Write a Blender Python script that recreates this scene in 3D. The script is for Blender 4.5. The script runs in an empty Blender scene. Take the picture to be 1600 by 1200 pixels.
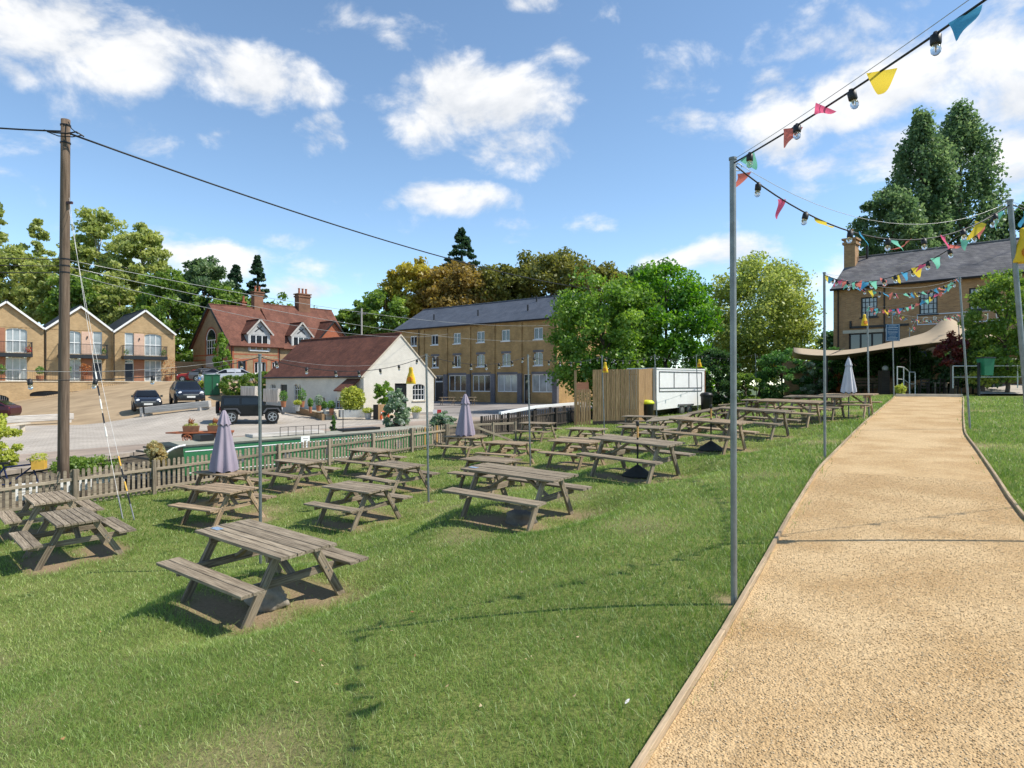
import bpy, bmesh, math, random
import numpy as np
from mathutils import Vector, Matrix, Euler, Quaternion
random.seed(7); RNG = np.random.default_rng(11)
PI = math.pi
scene = bpy.context.scene
col = scene.collection
F = 1040.0                      # focal length in photo pixels (1600 wide)
# ---------------------------------------------------------------- camera
cd = bpy.data.cameras.new('camera'); cam = bpy.data.objects.new('camera', cd); col.objects.link(cam)
cd.sensor_width = 36; cd.lens = 36 * F / 1600; cd.clip_start = .05; cd.clip_end = 4000
cam.location = (0, 0, 0); cam.rotation_euler = (PI / 2, 0, 0)
scene.camera = cam
# ---------------------------------------------------------------- light
SUN_EL, SUN_AZ = math.radians(51), math.radians(95)       # azimuth clockwise from +Y
tosun = Vector((math.cos(SUN_EL) * math.sin(SUN_AZ), math.cos(SUN_EL) * math.cos(SUN_AZ), math.sin(SUN_EL)))
sl = bpy.data.lights.new('sun', 'SUN'); sl.energy = 3.1; sl.angle = math.radians(.55); sl.color = (1, .94, .84)
sun = bpy.data.objects.new('sun', sl); col.objects.link(sun)
sun.rotation_euler = (-tosun).to_track_quat('-Z', 'Y').to_euler(); sun.location = (30, -10, 60)
w = bpy.data.worlds.new('World'); scene.world = w; w.use_nodes = True
scene.view_settings.view_transform = 'Standard'; scene.view_settings.look = 'None'
scene.view_settings.exposure = .92; scene.view_settings.gamma = 1
scene.cycles.use_denoising = True
scene.cycles.max_bounces = 6; scene.cycles.diffuse_bounces = 3; scene.cycles.transparent_max_bounces = 8
def sky_setup():
    nt = w.node_tree; N = nt.nodes; L = nt.links; N.clear()
    out = N.new('ShaderNodeOutputWorld'); sky = N.new('ShaderNodeTexSky'); sky.sky_type = 'NISHITA'
    sky.sun_disc = False; sky.sun_elevation = SUN_EL; sky.sun_rotation = SUN_AZ
    sky.air_density = 1.0; sky.dust_density = .15; sky.altitude = 2500; sky.ozone_density = 1.7
    b1 = N.new('ShaderNodeBackground'); b1.inputs[1].default_value = .132; tn = N.new('ShaderNodeMixRGB'); tn.blend_type = 'MULTIPLY'; tn.inputs[0].default_value = 1; tn.inputs[2].default_value = (.93, .965, .90, 1); L.new(sky.outputs[0], tn.inputs[1]); L.new(tn.outputs[0], b1.inputs[0])
    b2 = N.new('ShaderNodeBackground'); b2.inputs[1].default_value = .57
    tc = N.new('ShaderNodeTexCoord'); sp = N.new('ShaderNodeSeparateXYZ'); L.new(tc.outputs['Generated'], sp.inputs[0])
    def m(op, a, b=None, clamp=False):
        n = N.new('ShaderNodeMath'); n.operation = op; n.use_clamp = clamp
        for i, v in enumerate((a, b)):
            if v is None: continue
            if isinstance(v, (int, float)): n.inputs[i].default_value = v
            else: L.new(v, n.inputs[i])
        return n.outputs[0]
    az = m('ARCTAN2', sp.outputs[0], sp.outputs[1]); el = m('ARCSINE', sp.outputs[2])
    cb = N.new('ShaderNodeCombineXYZ'); L.new(az, cb.inputs[0]); L.new(el, cb.inputs[1])
    def noise(scale, detail, rough, vec, dist=0.):
        n = N.new('ShaderNodeTexNoise'); n.inputs['Scale'].default_value = scale; n.inputs['Detail'].default_value = detail
        n.inputs['Roughness'].default_value = rough; n.inputs['Distortion'].default_value = dist; L.new(vec, n.inputs['Vector']); return n
    mp = N.new('ShaderNodeMapping'); mp.inputs['Scale'].default_value = (1, 1.5, 1); mp.inputs['Location'].default_value = (3.1, 1.7, .4); L.new(cb.outputs[0], mp.inputs[0])
    nz = noise(7.5, 9, .58, mp.outputs[0], .25)
    nw = noise(3.2, 4, .5, mp.outputs[0])
    # cloud banks: direction in photo pixels, radii, weight
    clouds = [(90,45,210,85,1),(240,80,170,70,1),(380,115,150,55,.95),(10,110,55,35,.8),(745,160,165,72,1),(805,235,110,42,1),(680,185,90,60,.9),
      (505,215,52,38,.7),(705,308,95,30,.85),(445,372,62,18,.8),(560,35,90,40,.62),(610,60,45,30,.6),(235,222,80,36,.68),(345,215,60,22,.6),(865,85,55,40,.62),(820,0,50,25,.7),
      (310,400,120,36,.85),(240,370,60,30,.7),(460,455,60,20,.7),(610,320,22,14,.6),(1040,405,90,20,.62),(1180,392,150,30,.66),(1480,70,240,100,1),(1330,150,190,52,.95),(1590,190,110,95,.95),(1215,135,70,32,.8),
      (1440,235,160,48,.85),(1590,275,90,45,.9),(1225,218,60,40,.72),(1055,192,60,24,.66),(1290,262,80,25,.7),(1430,10,60,30,.8),(1290,395,60,60,.6),(1260,300,70,30,.5)]
    acc = m('SUBTRACT', m('MULTIPLY', nw.outputs[0], .9), .32)          # thin scattered cloud everywhere else
    for px, py, rx, ry, wt in clouds:
        dx, dz = (px - 800) / F, (600 - py) / F; h = math.hypot(1, dx)
        a, e = math.atan(dx), math.atan(dz / h); c = math.cos(a)
        ra = rx / F * c * c; re = ry / F * c * math.cos(e) ** 2
        s = N.new('ShaderNodeVectorMath'); s.operation = 'SUBTRACT'; L.new(cb.outputs[0], s.inputs[0]); s.inputs[1].default_value = (a, e, 0)
        q = N.new('ShaderNodeVectorMath'); q.operation = 'MULTIPLY'; L.new(s.outputs[0], q.inputs[0]); q.inputs[1].default_value = (1 / ra, 1 / re, 0)
        d = N.new('ShaderNodeVectorMath'); d.operation = 'DOT_PRODUCT'; L.new(q.outputs[0], d.inputs[0]); L.new(q.outputs[0], d.inputs[1])
        acc = m('MAXIMUM', acc, m('MULTIPLY', m('SUBTRACT', 1.0, m('MULTIPLY', d.outputs['Value'], .55)), wt))
    dens = m('ADD', acc, m('MULTIPLY', m('SUBTRACT', nz.outputs[0], .5), 3.0))
    mr = N.new('ShaderNodeMapRange'); mr.interpolation_type = 'SMOOTHSTEP'; mr.inputs[1].default_value = .34; mr.inputs[2].default_value = 1.0; L.new(dens, mr.inputs[0])
    # grey undersides where the cloud is thick
    mp2 = N.new('ShaderNodeMapping'); mp2.inputs['Location'].default_value = (.0, .045, 0); L.new(mp.outputs[0], mp2.inputs[0])
    nz2 = noise(7.5, 6, .55, mp2.outputs[0], .25)
    sh = m('ADD', m('MULTIPLY', m('SUBTRACT', nz2.outputs[0], nz.outputs[0]), 2.6), .30, True)
    cr = N.new('ShaderNodeMixRGB'); cr.inputs[1].default_value = (1, 1, 1, 1); cr.inputs[2].default_value = (.60, .645, .71, 1); L.new(sh, cr.inputs[0]); L.new(cr.outputs[0], b2.inputs[0])
    mx = N.new('ShaderNodeMixShader'); L.new(m('MULTIPLY', mr.outputs[0], .94), mx.inputs[0]); L.new(b1.outputs[0], mx.inputs[1]); L.new(b2.outputs[0], mx.inputs[2])
    L.new(mx.outputs[0], out.inputs[0])
sky_setup()
# ---------------------------------------------------------------- terrain functions
def sst(a, b, x):
    x = np.clip((x - a) / (b - a), 0, 1); return x * x * (3 - 2 * x)
def st(x, y): return .5 * x + .866 * y, -.866 * x + .5 * y
def vw(x, y): return (x + 14) * -.78 + (y - 26) * .625, (x + 14) * .625 + (y - 26) * .78
def from_vw(v, q): return -14 - .78 * v + .625 * q, 26 + .625 * v + .78 * q
def from_st(s, t): return .5 * s - .866 * t, .866 * s + .5 * t
def lawn_z(x, y):
    s, t = st(x, y)
    zl = -3.43 + .0385 * s - .008 * np.clip(t - 10, 0, 12)
    zp = -2.065 + .0405 * np.minimum(s, 36.5)
    k = sst(1.2, 11.3, t)
    zl = np.maximum(zl, -4.2)
    return zp + (zl - zp) * k + .025 * np.sin(x * .9 + 1) * np.sin(y * .7) * k
def edge_v(q): return np.where(q < 0, .46 * np.maximum(q, -12), 0.)
def court_z(x, y):
    v, q = vw(x, y)
    zlow = -2.62 + .018 * np.clip(q, -10, 45)
    zup = np.clip(-2.35 + .19 * (q - 6), -2.6, .25)
    zup = zup + (zlow - zup) * np.maximum(sst(20, 27, q), sst(11, 17, q) * (1 - sst(22, 31, v)))
    return zlow + (zup - zlow) * sst(9, 17, v)
FENCE_V = -7.8
def ground(x, y):
    v, q = vw(x, y)
    return float(court_z(x, y)) if v > edge_v(q) - 1.5 else float(lawn_z(x, y))
def ray(px, py): return Vector(((px - 800) / F, 1, (600 - py) / F))
def P(px, py, y): return ray(px, py) * y
def hit(px, py, h=0., fn=ground):
    r = ray(px, py); y = 2.
    while y < 150:
        if r.z * y < fn(r.x * y, y) + h: break
        y += .02 + y * .001
    return Vector((r.x * y, y, fn(r.x * y, y)))
# ---------------------------------------------------------------- mesh helpers
class MB:
    def __init__(s): s.v = []; s.f = []
    def add(s, vs, fs):
        o = len(s.v); s.v += [tuple(v) for v in vs]; s.f += [tuple(i + o for i in f) for f in fs]; return s
    def box(s, a, b):
        x0, y0, z0 = a; x1, y1, z1 = b
        return s.add([(x0,y0,z0),(x1,y0,z0),(x1,y1,z0),(x0,y1,z0),(x0,y0,z1),(x1,y0,z1),(x1,y1,z1),(x0,y1,z1)],
                     [(0,3,2,1),(4,5,6,7),(0,1,5,4),(1,2,6,5),(2,3,7,6),(3,0,4,7)])
    def bar(s, p0, p1, wd, ht, up=(0, 0, 1)):
        p0, p1, up = Vector(p0), Vector(p1), Vector(up); d = (p1 - p0).normalized()
        if abs(d.dot(up)) > .99: up = Vector((0, 1, 0))
        a = d.cross(up).normalized() * wd / 2; b = a.cross(d).normalized() * ht / 2
        return s.add([p0-a-b, p0+a-b, p0+a+b, p0-a+b, p1-a-b, p1+a-b, p1+a+b, p1-a+b],
                     [(0,3,2,1),(4,5,6,7),(0,1,5,4),(1,2,6,5),(2,3,7,6),(3,0,4,7)][0:0] + [(0,1,2,3),(7,6,5,4),(4,5,1,0),(5,6,2,1),(6,7,3,2),(7,4,0,3)])
    def tube(s, pts, r, n=8, cap=True):
        pts = [Vector(p) for p in pts]; rs = r if isinstance(r, (list, tuple)) else [r] * len(pts); o = len(s.v)
        for i, p in enumerate(pts):
            d = (pts[min(i+1, len(pts)-1)] - pts[max(i-1, 0)]).normalized()
            u = Vector((0, 0, 1)) if abs(d.z) < .9 else Vector((1, 0, 0))
            a = d.cross(u).normalized(); b = a.cross(d)
            for k in range(n): s.v.append(tuple(p + (a * math.cos(2*PI*k/n) + b * math.sin(2*PI*k/n)) * rs[i]))
        for i in range(len(pts) - 1):
            for k in range(n):
                k2 = (k + 1) % n; s.f.append((o+i*n+k, o+i*n+k2, o+(i+1)*n+k2, o+(i+1)*n+k))
        if cap: s.f.append(tuple(o + k for k in range(n))[::-1]); s.f.append(tuple(o + (len(pts)-1)*n + k for k in range(n)))
        return s
    def lathe(s, prof, n=12, c=(0, 0, 0)):
        o = len(s.v)
        for r, z in prof:
            for k in range(n): s.v.append((c[0] + r*math.cos(2*PI*k/n), c[1] + r*math.sin(2*PI*k/n), c[2] + z))
        for i in range(len(prof) - 1):
            for k in range(n):
                k2 = (k + 1) % n; s.f.append((o+i*n+k, o+i*n+k2, o+(i+1)*n+k2, o+(i+1)*n+k))
        s.f.append(tuple(o + k for k in range(n))[::-1]); s.f.append(tuple(o + (len(prof)-1)*n + k for k in range(n)))
        return s
    def prism(s, poly, a, b):     # poly in 2D -> function a(p) front, b(p) back
        n = len(poly); return s.add([a(p) for p in poly] + [b(p) for p in poly], [tuple(range(n)), tuple(range(2*n-1, n-1, -1))] + [(i, n+i, n+(i+1) % n, (i+1) % n) for i in range(n)])
    def slab(s, quad, th):
        q = [Vector(p) for p in quad]; n = (q[1]-q[0]).cross(q[3]-q[0]).normalized() * th
        if n.z < 0: n = -n
        lo = [p - n for p in q]; return s.add(q + lo, [(0,1,2,3),(7,6,5,4),(0,4,5,1),(1,5,6,2),(2,6,7,3),(3,7,4,0)])
    def mesh(s, name, mat=None, smooth=False):
        me = bpy.data.meshes.new(name); me.from_pydata(s.v, [], s.f)
        if mat: me.materials.append(mat)
        if smooth: me.polygons.foreach_set('use_smooth', [True] * len(me.polygons))
        me.update()
        bm = bmesh.new(); bm.from_mesh(me); bmesh.ops.recalc_face_normals(bm, faces=bm.faces); bm.to_mesh(me); bm.free()
        return me
    def build(s, name, mat, parent=None, loc=(0, 0, 0), rz=0, smooth=False):
        return link(name, s.mesh(name, mat, smooth), parent, loc, rz)
def link(name, me, parent=None, loc=(0, 0, 0), rz=0):
    o = bpy.data.objects.new(name, me); col.objects.link(o); o.location = loc; o.rotation_euler = (0, 0, rz)
    if parent: o.parent = parent
    return o
def tag(o, label, cat, group=None, kind=None):
    if label: o['label'] = label
    if cat: o['category'] = cat
    if group: o['group'] = group
    if kind: o['kind'] = kind
    return o
def thing(name, label, cat, loc=(0, 0, 0), rz=0, group=None):
    o = bpy.data.objects.new(name, None); col.objects.link(o); o.empty_display_size = .2
    o.location = loc; o.rotation_euler = (0, 0, rz); return tag(o, label, cat, group)
def struct(o): o['kind'] = 'structure'; return o
_barc = {}
def barobj(name, p0, p1, wd, ht, mat, parent=None, up=(0, 0, 1), bev=.004):
    """a plank: own mesh shared by size, length along its local X"""
    p0, p1, up = Vector(p0), Vector(p1), Vector(up); d = p1 - p0; ln = d.length; d.normalize()
    if abs(d.dot(up)) > .99: up = Vector((0, 1, 0))
    k = (round(ln, 3), wd, ht, mat.name)
    if k not in _barc:
        b = min(bev, wd * .2, ht * .2); h = ht / 2; q = wd / 2; m = MB()
        prof = [(-q+b,-h),(q-b,-h),(q,-h+b),(q,h-b),(q-b,h),(-q+b,h),(-q,h-b),(-q,-h+b)]
        m.prism(prof, lambda p: (-ln/2, p[0], p[1]), lambda p: (ln/2, p[0], p[1])); _barc[k] = m.mesh(name, mat)
    y = up.cross(d).normalized(); z = d.cross(y)
    o = bpy.data.objects.new(name, _barc[k]); col.objects.link(o)
    R = Matrix((d, y, z)).transposed().to_4x4(); o.matrix_local = Matrix.Translation((p0 + p1) / 2) @ R
    if parent: o.parent = parent
    return o
def copy_tree(o, parent=None):
    c = o.copy(); col.objects.link(c); c.parent = parent
    if parent: c.matrix_parent_inverse = o.matrix_parent_inverse.copy()
    for ch in list(o.children): copy_tree(ch, c)
    return c
# ---------------------------------------------------------------- materials
def nodes(name):
    m = bpy.data.materials.new(name); m.use_nodes = True; nt = m.node_tree
    return m, nt, nt.nodes, nt.links, nt.nodes['Principled BSDF']
def setin(b, **k):
    for a, v in k.items():
        if a in b.inputs: b.inputs[a].default_value = v
def c4(c, f=1): return (c[0]*f, c[1]*f, c[2]*f, 1)
def mat(name, c, rough=.75, var=.18, scale=6, metal=0, bump=.0, stretch=(1, 1, 1), c2=None, objrand=0., spec=.4, ocol=False):
    m, nt, N, L, b = nodes(name); setin(b, Roughness=rough, Metallic=metal); b.inputs['Specular IOR Level'].default_value = spec
    tc = N.new('ShaderNodeTexCoord'); mp = N.new('ShaderNodeMapping'); mp.inputs['Scale'].default_value = stretch; L.new(tc.outputs['Object'], mp.inputs[0])
    oi = N.new('ShaderNodeObjectInfo'); vm = N.new('ShaderNodeVectorMath'); vm.operation = 'ADD'; L.new(mp.outputs[0], vm.inputs[0])
    mu = N.new('ShaderNodeMath'); mu.operation = 'MULTIPLY'; mu.inputs[1].default_value = 37.; L.new(oi.outputs['Random'], mu.inputs[0]); L.new(mu.outputs[0], vm.inputs[1])
    n = N.new('ShaderNodeTexNoise'); n.inputs['Scale'].default_value = scale; n.inputs['Detail'].default_value = 6; n.inputs['Roughness'].default_value = .62; L.new(vm.outputs[0], n.inputs['Vector'])
    r = N.new('ShaderNodeMapRange'); r.inputs[1].default_value = .3; r.inputs[2].default_value = .7; L.new(n.outputs[0], r.inputs[0])
    mx = N.new('ShaderNodeMixRGB'); mx.inputs[1].default_value = c4(c, 1 - var); mx.inputs[2].default_value = c4(c2 or c, 1 + (0 if c2 else var)); L.new(r.outputs[0], mx.inputs[0])
    last = mx.outputs[0]
    if objrand:
        mr = N.new('ShaderNodeMapRange'); mr.inputs[3].default_value = 1 - objrand; mr.inputs[4].default_value = 1 + objrand; L.new(oi.outputs['Random'], mr.inputs[0])
        h = N.new('ShaderNodeHueSaturation'); L.new(mr.outputs[0], h.inputs['Value']); L.new(last, h.inputs['Color']); last = h.outputs[0]
    if ocol:
        oc = N.new('ShaderNodeMixRGB'); oc.blend_type = 'MULTIPLY'; oc.inputs[0].default_value = 1; L.new(last, oc.inputs[1]); L.new(oi.outputs['Color'], oc.inputs[2]); last = oc.outputs[0]
    L.new(last, b.inputs['Base Color'])
    if bump:
        bp = N.new('ShaderNodeBump'); bp.inputs['Strength'].default_value = bump; bp.inputs['Distance'].default_value = .02; L.new(n.outputs[0], bp.inputs['Height']); L.new(bp.outputs[0], b.inputs['Normal'])
    return m
def brickmat(name, c1, c2, mortar, bw=.225, bh=.075, var=.25, ms=.012, tiles=False, rough=.85):
    """coursed masonry or tiles: u = x + y, v = z of the object's own axes (walls follow its axes)"""
    m, nt, N, L, b = nodes(name); setin(b, Roughness=rough); b.inputs['Specular IOR Level'].default_value = .25
    tc = N.new('ShaderNodeTexCoord'); sp = N.new('ShaderNodeSeparateXYZ'); L.new(tc.outputs['Object'], sp.inputs[0])
    ad = N.new('ShaderNodeMath'); ad.operation = 'ADD'; L.new(sp.outputs[0], ad.inputs[0]); L.new(sp.outputs[1], ad.inputs[1])
    cb = N.new('ShaderNodeCombineXYZ'); L.new(ad.outputs[0], cb.inputs[0]); L.new(sp.outputs[2], cb.inputs[1])
    t = N.new('ShaderNodeTexBrick'); t.inputs['Scale'].default_value = 1; t.inputs['Brick Width'].default_value = bw; t.inputs['Row Height'].default_value = bh
    t.inputs['Mortar Size'].default_value = ms; t.inputs['Color1'].default_value = c4(c1); t.inputs['Color2'].default_value = c4(c2); t.inputs['Mortar'].default_value = c4(mortar); t.inputs['Bias'].default_value = 0
    L.new(cb.outputs[0], t.inputs['Vector'])
    n = N.new('ShaderNodeTexNoise'); n.inputs['Scale'].default_value = .9; n.inputs['Detail'].default_value = 7; n.inputs['Roughness'].default_value = .65; L.new(tc.outputs['Object'], n.inputs['Vector'])
    mr = N.new('ShaderNodeMapRange'); mr.inputs[1].default_value = .3; mr.inputs[2].default_value = .7; mr.inputs[3].default_value = 1 - var; mr.inputs[4].default_value = 1 + var; L.new(n.outputs[0], mr.inputs[0])
    h = N.new('ShaderNodeHueSaturation'); L.new(mr.outputs[0], h.inputs['Value']); L.new(t.outputs[0], h.inputs['Color']); L.new(h.outputs[0], b.inputs['Base Color'])
    bp = N.new('ShaderNodeBump'); bp.inputs['Strength'].default_value = .5; bp.inputs['Distance'].default_value = .012; bp.invert = True; L.new(t.outputs['Fac'], bp.inputs['Height']); L.new(bp.outputs[0], b.inputs['Normal'])
    return m
def leafmat(name, dark, mid, light, trans=.45, gain=1.95):
    dark, mid, light = [tuple(min(.6, c * gain) for c in k) for k in (dark, mid, light)]
    m, nt, N, L, b = nodes(name); N.remove(b); out = N['Material Output']
    at = N.new('ShaderNodeAttribute'); at.attribute_name = 'tint'
    cr = N.new('ShaderNodeValToRGB'); e = cr.color_ramp.elements; e[0].position = .05; e[0].color = c4(dark); e[1].position = .95; e[1].color = c4(light)
    k = e.new(.5); k.color = c4(mid); L.new(at.outputs['Fac'], cr.inputs[0])
    d = N.new('ShaderNodeBsdfDiffuse'); t = N.new('ShaderNodeBsdfTranslucent'); mx = N.new('ShaderNodeMixShader'); mx.inputs[0].default_value = trans
    hs = N.new('ShaderNodeHueSaturation'); hs.inputs['Value'].default_value = 1.35; hs.inputs['Saturation'].default_value = 1.1; L.new(cr.outputs[0], hs.inputs['Color'])
    L.new(cr.outputs[0], d.inputs[0]); L.new(hs.outputs[0], t.inputs[0]); L.new(d.outputs[0], mx.inputs[1]); L.new(t.outputs[0], mx.inputs[2])
    g = N.new('ShaderNodeBsdfGlossy'); g.inputs['Roughness'].default_value = .45; g.inputs[0].default_value = (.8, .85, .8, 1); m2 = N.new('ShaderNodeMixShader'); m2.inputs[0].default_value = .035
    L.new(mx.outputs[0], m2.inputs[1]); L.new(g.outputs[0], m2.inputs[2]); L.new(m2.outputs[0], out.inputs[0])
    return m
WOOD = mat('weathered_wood', (.235, .170, .108), .85, .5, 8, bump=.45, stretch=(.35, 6, 6), objrand=.2, c2=(.47, .37, .255), spec=.2, ocol=True)
WOODF = mat('fence_wood', (.24, .19, .135), .9, .35, 6, bump=.3, stretch=(.4, 5, 5), objrand=.25, c2=(.40, .33, .24), spec=.2)
WOODY = mat('new_wood', (.50, .28, .09), .8, .25, 6, stretch=(.4, 5, 5), objrand=.15)
CEDAR = mat('larch_board', (.30, .185, .09), .85, .35, 5, bump=.2, stretch=(.35, 5, 5), objrand=.16, c2=(.46, .30, .16), spec=.2)
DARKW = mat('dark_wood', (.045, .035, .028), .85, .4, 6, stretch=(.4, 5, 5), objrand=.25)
GREYW = mat('silvered_timber', (.46, .43, .39), .9, .35, 4, stretch=(.3, 4, 4), bump=.3, objrand=.1)
POLEW = mat('pole_wood', (.115, .075, .048), .9, .35, 4, stretch=(6, 6, .35), bump=.3, c2=(.21, .15, .105))
GALV = mat('galvanised_steel', (.25, .262, .258), .55, .2, 9, metal=.75, objrand=.06)
BLACK = mat('black_paint', (.012, .012, .013), .45, .2, 5)
CABLE = mat('cable_rubber', (.014, .014, .014), .55, .2, 5)
WIRE = mat('guy_wire', (.42, .42, .40), .45, .1, 5, metal=.6)
WHITE = mat('white_paint', (.78, .78, .76), .5, .06, 3)
NAVY = mat('navy_paint', (.022, .030, .045), .45, .1, 3)
SLATE = None
GLASS = mat('window_glass', (.018, .024, .03), .04, .5, .6, spec=.9)
BULB = mat('bulb_glass', (.85, .83, .78), .06, .05, 5, spec=.6); _b = BULB.node_tree.nodes['Principled BSDF']; _b.inputs['Transmission Weight'].default_value = .92; _b.inputs['IOR'].default_value = 1.25
# ---------------------------------------------------------------- numpy mesh helper
def npmesh(name, V, quads=None, tris=None, mat=None, tint=None, smooth=False):
    me = bpy.data.meshes.new(name); V = np.asarray(V, np.float32); me.vertices.add(len(V)); me.vertices.foreach_set('co', V.ravel())
    ls = []; st_ = []; tot = []; o = 0
    for fs, k in ((quads, 4), (tris, 3)):
        if fs is None or len(fs) == 0: continue
        fs = np.asarray(fs, np.int32); ls.append(fs.ravel()); st_.append(o + np.arange(len(fs)) * k); tot.append(np.full(len(fs), k)); o += len(fs) * k
    ls = np.concatenate(ls); me.loops.add(len(ls)); me.loops.foreach_set('vertex_index', ls)
    s = np.concatenate(st_).astype(np.int32); t = np.concatenate(tot).astype(np.int32)
    me.polygons.add(len(s)); me.polygons.foreach_set('loop_start', s); me.polygons.foreach_set('loop_total', t)
    if smooth: me.polygons.foreach_set('use_smooth', np.ones(len(s), bool))
    if tint is not None:
        a = me.attributes.new('tint', 'FLOAT', 'POINT'); a.data.foreach_set('value', np.asarray(tint, np.float32))
    if mat: me.materials.append(mat)
    me.update(); me.validate(); return me
_ph = RNG.uniform(0, 6.28, (3, 7)); _dr = RNG.uniform(0, 6.28, (3, 7))
def wob(x, y, k, i=0):
    a = 0
    for j in range(7):
        f = k * (.55 + .38 * j); a = a + np.sin(f * (x * np.cos(_dr[i, j]) + y * np.sin(_dr[i, j])) + _ph[i, j]) / (1 + .35 * j)
    return a / 2.6
# ---------------------------------------------------------------- picnic table spots: top centre in the photo, yaw, length
TABLES = [
 (413,839,143,1.82,'large weathered picnic table nearest the camera, concrete lump under its bench'),
 (115,807,134,1.60,'weathered picnic table at the left edge, in front of another table by the fence'),
 (80,777.5,133,1.55,'picnic table right against the picket fence at the far left'),
 (350,763,149,1.55,'picnic table directly in front of the left lilac parasol table'),
 (350,738,147,1.50,'picnic table carrying the left closed lilac parasol'),
 (470,720,143,1.50,'picnic table by the fence, next right of the left lilac parasol'),
 (580,703,142,1.50,'picnic table by the fence in front of the middle of the green narrowboat'),
 (622,726,136,1.50,'picnic table just left of the steel pole in the middle of the lower lawn'),
 (562,761,143,1.55,'picnic table in the second row with dry bare soil behind its right leg'),
 (809,737,145,1.85,'long picnic table on the bank in the centre, grey stone under its bench'),
 (768,718,142,1.55,'picnic table mostly hidden behind the long central table'),
 (727,682,146,1.50,'picnic table carrying the right closed lilac parasol'),
 (795,692,143,1.50,'picnic table between the right lilac parasol and a steel pole'),
 (840,661,146,1.50,'picnic table near the dark picket fence below the white tipped rail'),
 (900,689,138,1.55,'picnic table directly left of the table with a bare umbrella stand'),
 (993,688,139,1.85,'long picnic table with an umbrella pole and rubber base, left of the tall near pole'),
 (917,670,140,1.50,'picnic table in front of the timber enclosure gate'),
 (1005,667,140,1.50,'picnic table behind the long table with the umbrella pole'),
 (1000,650.5,144,1.50,'picnic table beside the yellow lidded bin'),
 (1108,657,138,1.85,'long picnic table behind the tall near pole, umbrella pole on a rubber cone'),
 (1050,652.5,142,1.50,'picnic table in front of the catering trailer wheels'),
 (1181,640,138,1.85,'long picnic table just right of the tall near pole'),
 (1108,641,142,1.50,'picnic table beside the black bin at the trailer end'),
 (1160,630.5,165,1.60,'tilted picnic table in front of the dark hedge'),
 (1237,626.5,138,1.85,'long picnic table left of the second path pole, near the hedge'),
 (1195,625,146,1.50,'picnic table right under the clipped hedge'),
 (1276,619.5,138,1.80,'picnic table behind the second path pole at the foot of the hedge'),
 (1326,616.3,140,1.70,'picnic table carrying the closed pale grey parasol by the pub'),
]
TPOS = []
for px, py, yaw, ln, lab in TABLES:
    p = hit(px, py, .74); TPOS.append((p, math.radians(yaw), ln))
# the soil is worn nearly level under each table on the bank
_base_lawn = lawn_z; TERR = []
for (p, a, ln) in TPOS:
    gt = .03 if len(TERR) in (0, 9, 15, 19, 21, 24) else -.01; TERR.append((p.x, p.y, p.z, .04 * .5 - gt * .866, .04 * .866 + gt * .5))
TILT = 1.
def lawn_z(x, y):
    x = np.asarray(x, float); y = np.asarray(y, float); z = _base_lawn(x, y) + 0.; s, t = st(x, y); g = sst(1.2, 2.4, t)
    for (px, py, pz, gx, gy) in TERR:
        if z.ndim == 0:
            dx, dy = float(x) - px, float(y) - py
            if dx * dx + dy * dy < 4.41: z = z + (1 - sst(.85, 2.1, math.hypot(dx, dy))) * g * (pz + TILT * (gx * dx + gy * dy) - z)
            continue
        i = np.nonzero((np.abs(x - px) < 2.1) & (np.abs(y - py) < 2.1))
        if len(i[0]):
            dx, dy = x[i] - px, y[i] - py; z[i] += (1 - sst(.85, 2.1, np.sqrt(dx * dx + dy * dy))) * g[i] * (pz + TILT * (gx * dx + gy * dy) - z[i])
    return z
# ---------------------------------------------------------------- path edges in (s, t)
LE = [(1012,1200),(1058,1121),(1100,1062),(1150,971),(1192,896),(1225,829),(1258,775),(1279,737),(1305,711),(1327,687),(1352,662),(1375,642),(1400,620)]
RE = [(1600,817),(1582,795),(1560,757),(1525,705),(1506,680),(1504,650),(1505,619)]
le = [(-12, 1.16)] + [st(*hit(*q, fn=lawn_z)[:2]) for q in LE]; re_ = [(-12, -1.35), (3, -1.4), (6.6, -1.5)] + [st(*hit(*q, fn=lawn_z)[:2]) for q in RE]
le = sorted((float(a), float(b)) for a, b in le); re_ = sorted((float(a), float(b)) for a, b in re_)
S_END = min(le[-1][0], re_[-1][0])
_sg = np.linspace(-12, S_END, 300)
def _smooth(k):
    t = np.interp(_sg, [a for a, b in k], [b for a, b in k]); ker = np.hanning(23); ker /= ker.sum(); return np.convolve(np.pad(t, 11, mode='edge'), ker, 'valid')
_tl, _tr = _smooth(le), _smooth(re_)
def tl(s): return np.interp(s, _sg, _tl)
def tr(s): return np.interp(s, _sg, _tr)
def bare(x, y):
    """worn soil under tables and seats, 0..1"""
    b = np.zeros_like(x)
    for (p, a, ln) in TPOS:
        i = np.nonzero((np.abs(x - p.x) < 1.9) & (np.abs(y - p.y) < 1.9))
        dx, dy = x[i] - p.x, y[i] - p.y; u = dx * math.cos(a) + dy * math.sin(a); q = -dx * math.sin(a) + dy * math.cos(a)
        d = np.sqrt((u / (ln * .46)) ** 2 + (np.minimum(np.abs(q - .45), np.abs(q + .45)) / .34) ** 2)
        b[i] = np.maximum(b[i], np.clip(1.5 - d + .5 * wob(x[i], y[i], 3.1, 1), 0, 1))
    for (px, py) in POLE_FEET:
        b = np.maximum(b, np.clip(1.6 - np.hypot(x - px, y - py) / .16 + .5 * wob(x, y, 9., 1), 0, 1))
    return b
POLE_FEET = [tuple(hit(*q)[:2]) for q in ((1147, 945), (1289, 716), (1358, 651), (1517, 672), (670, 785), (829, 729))]
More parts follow.
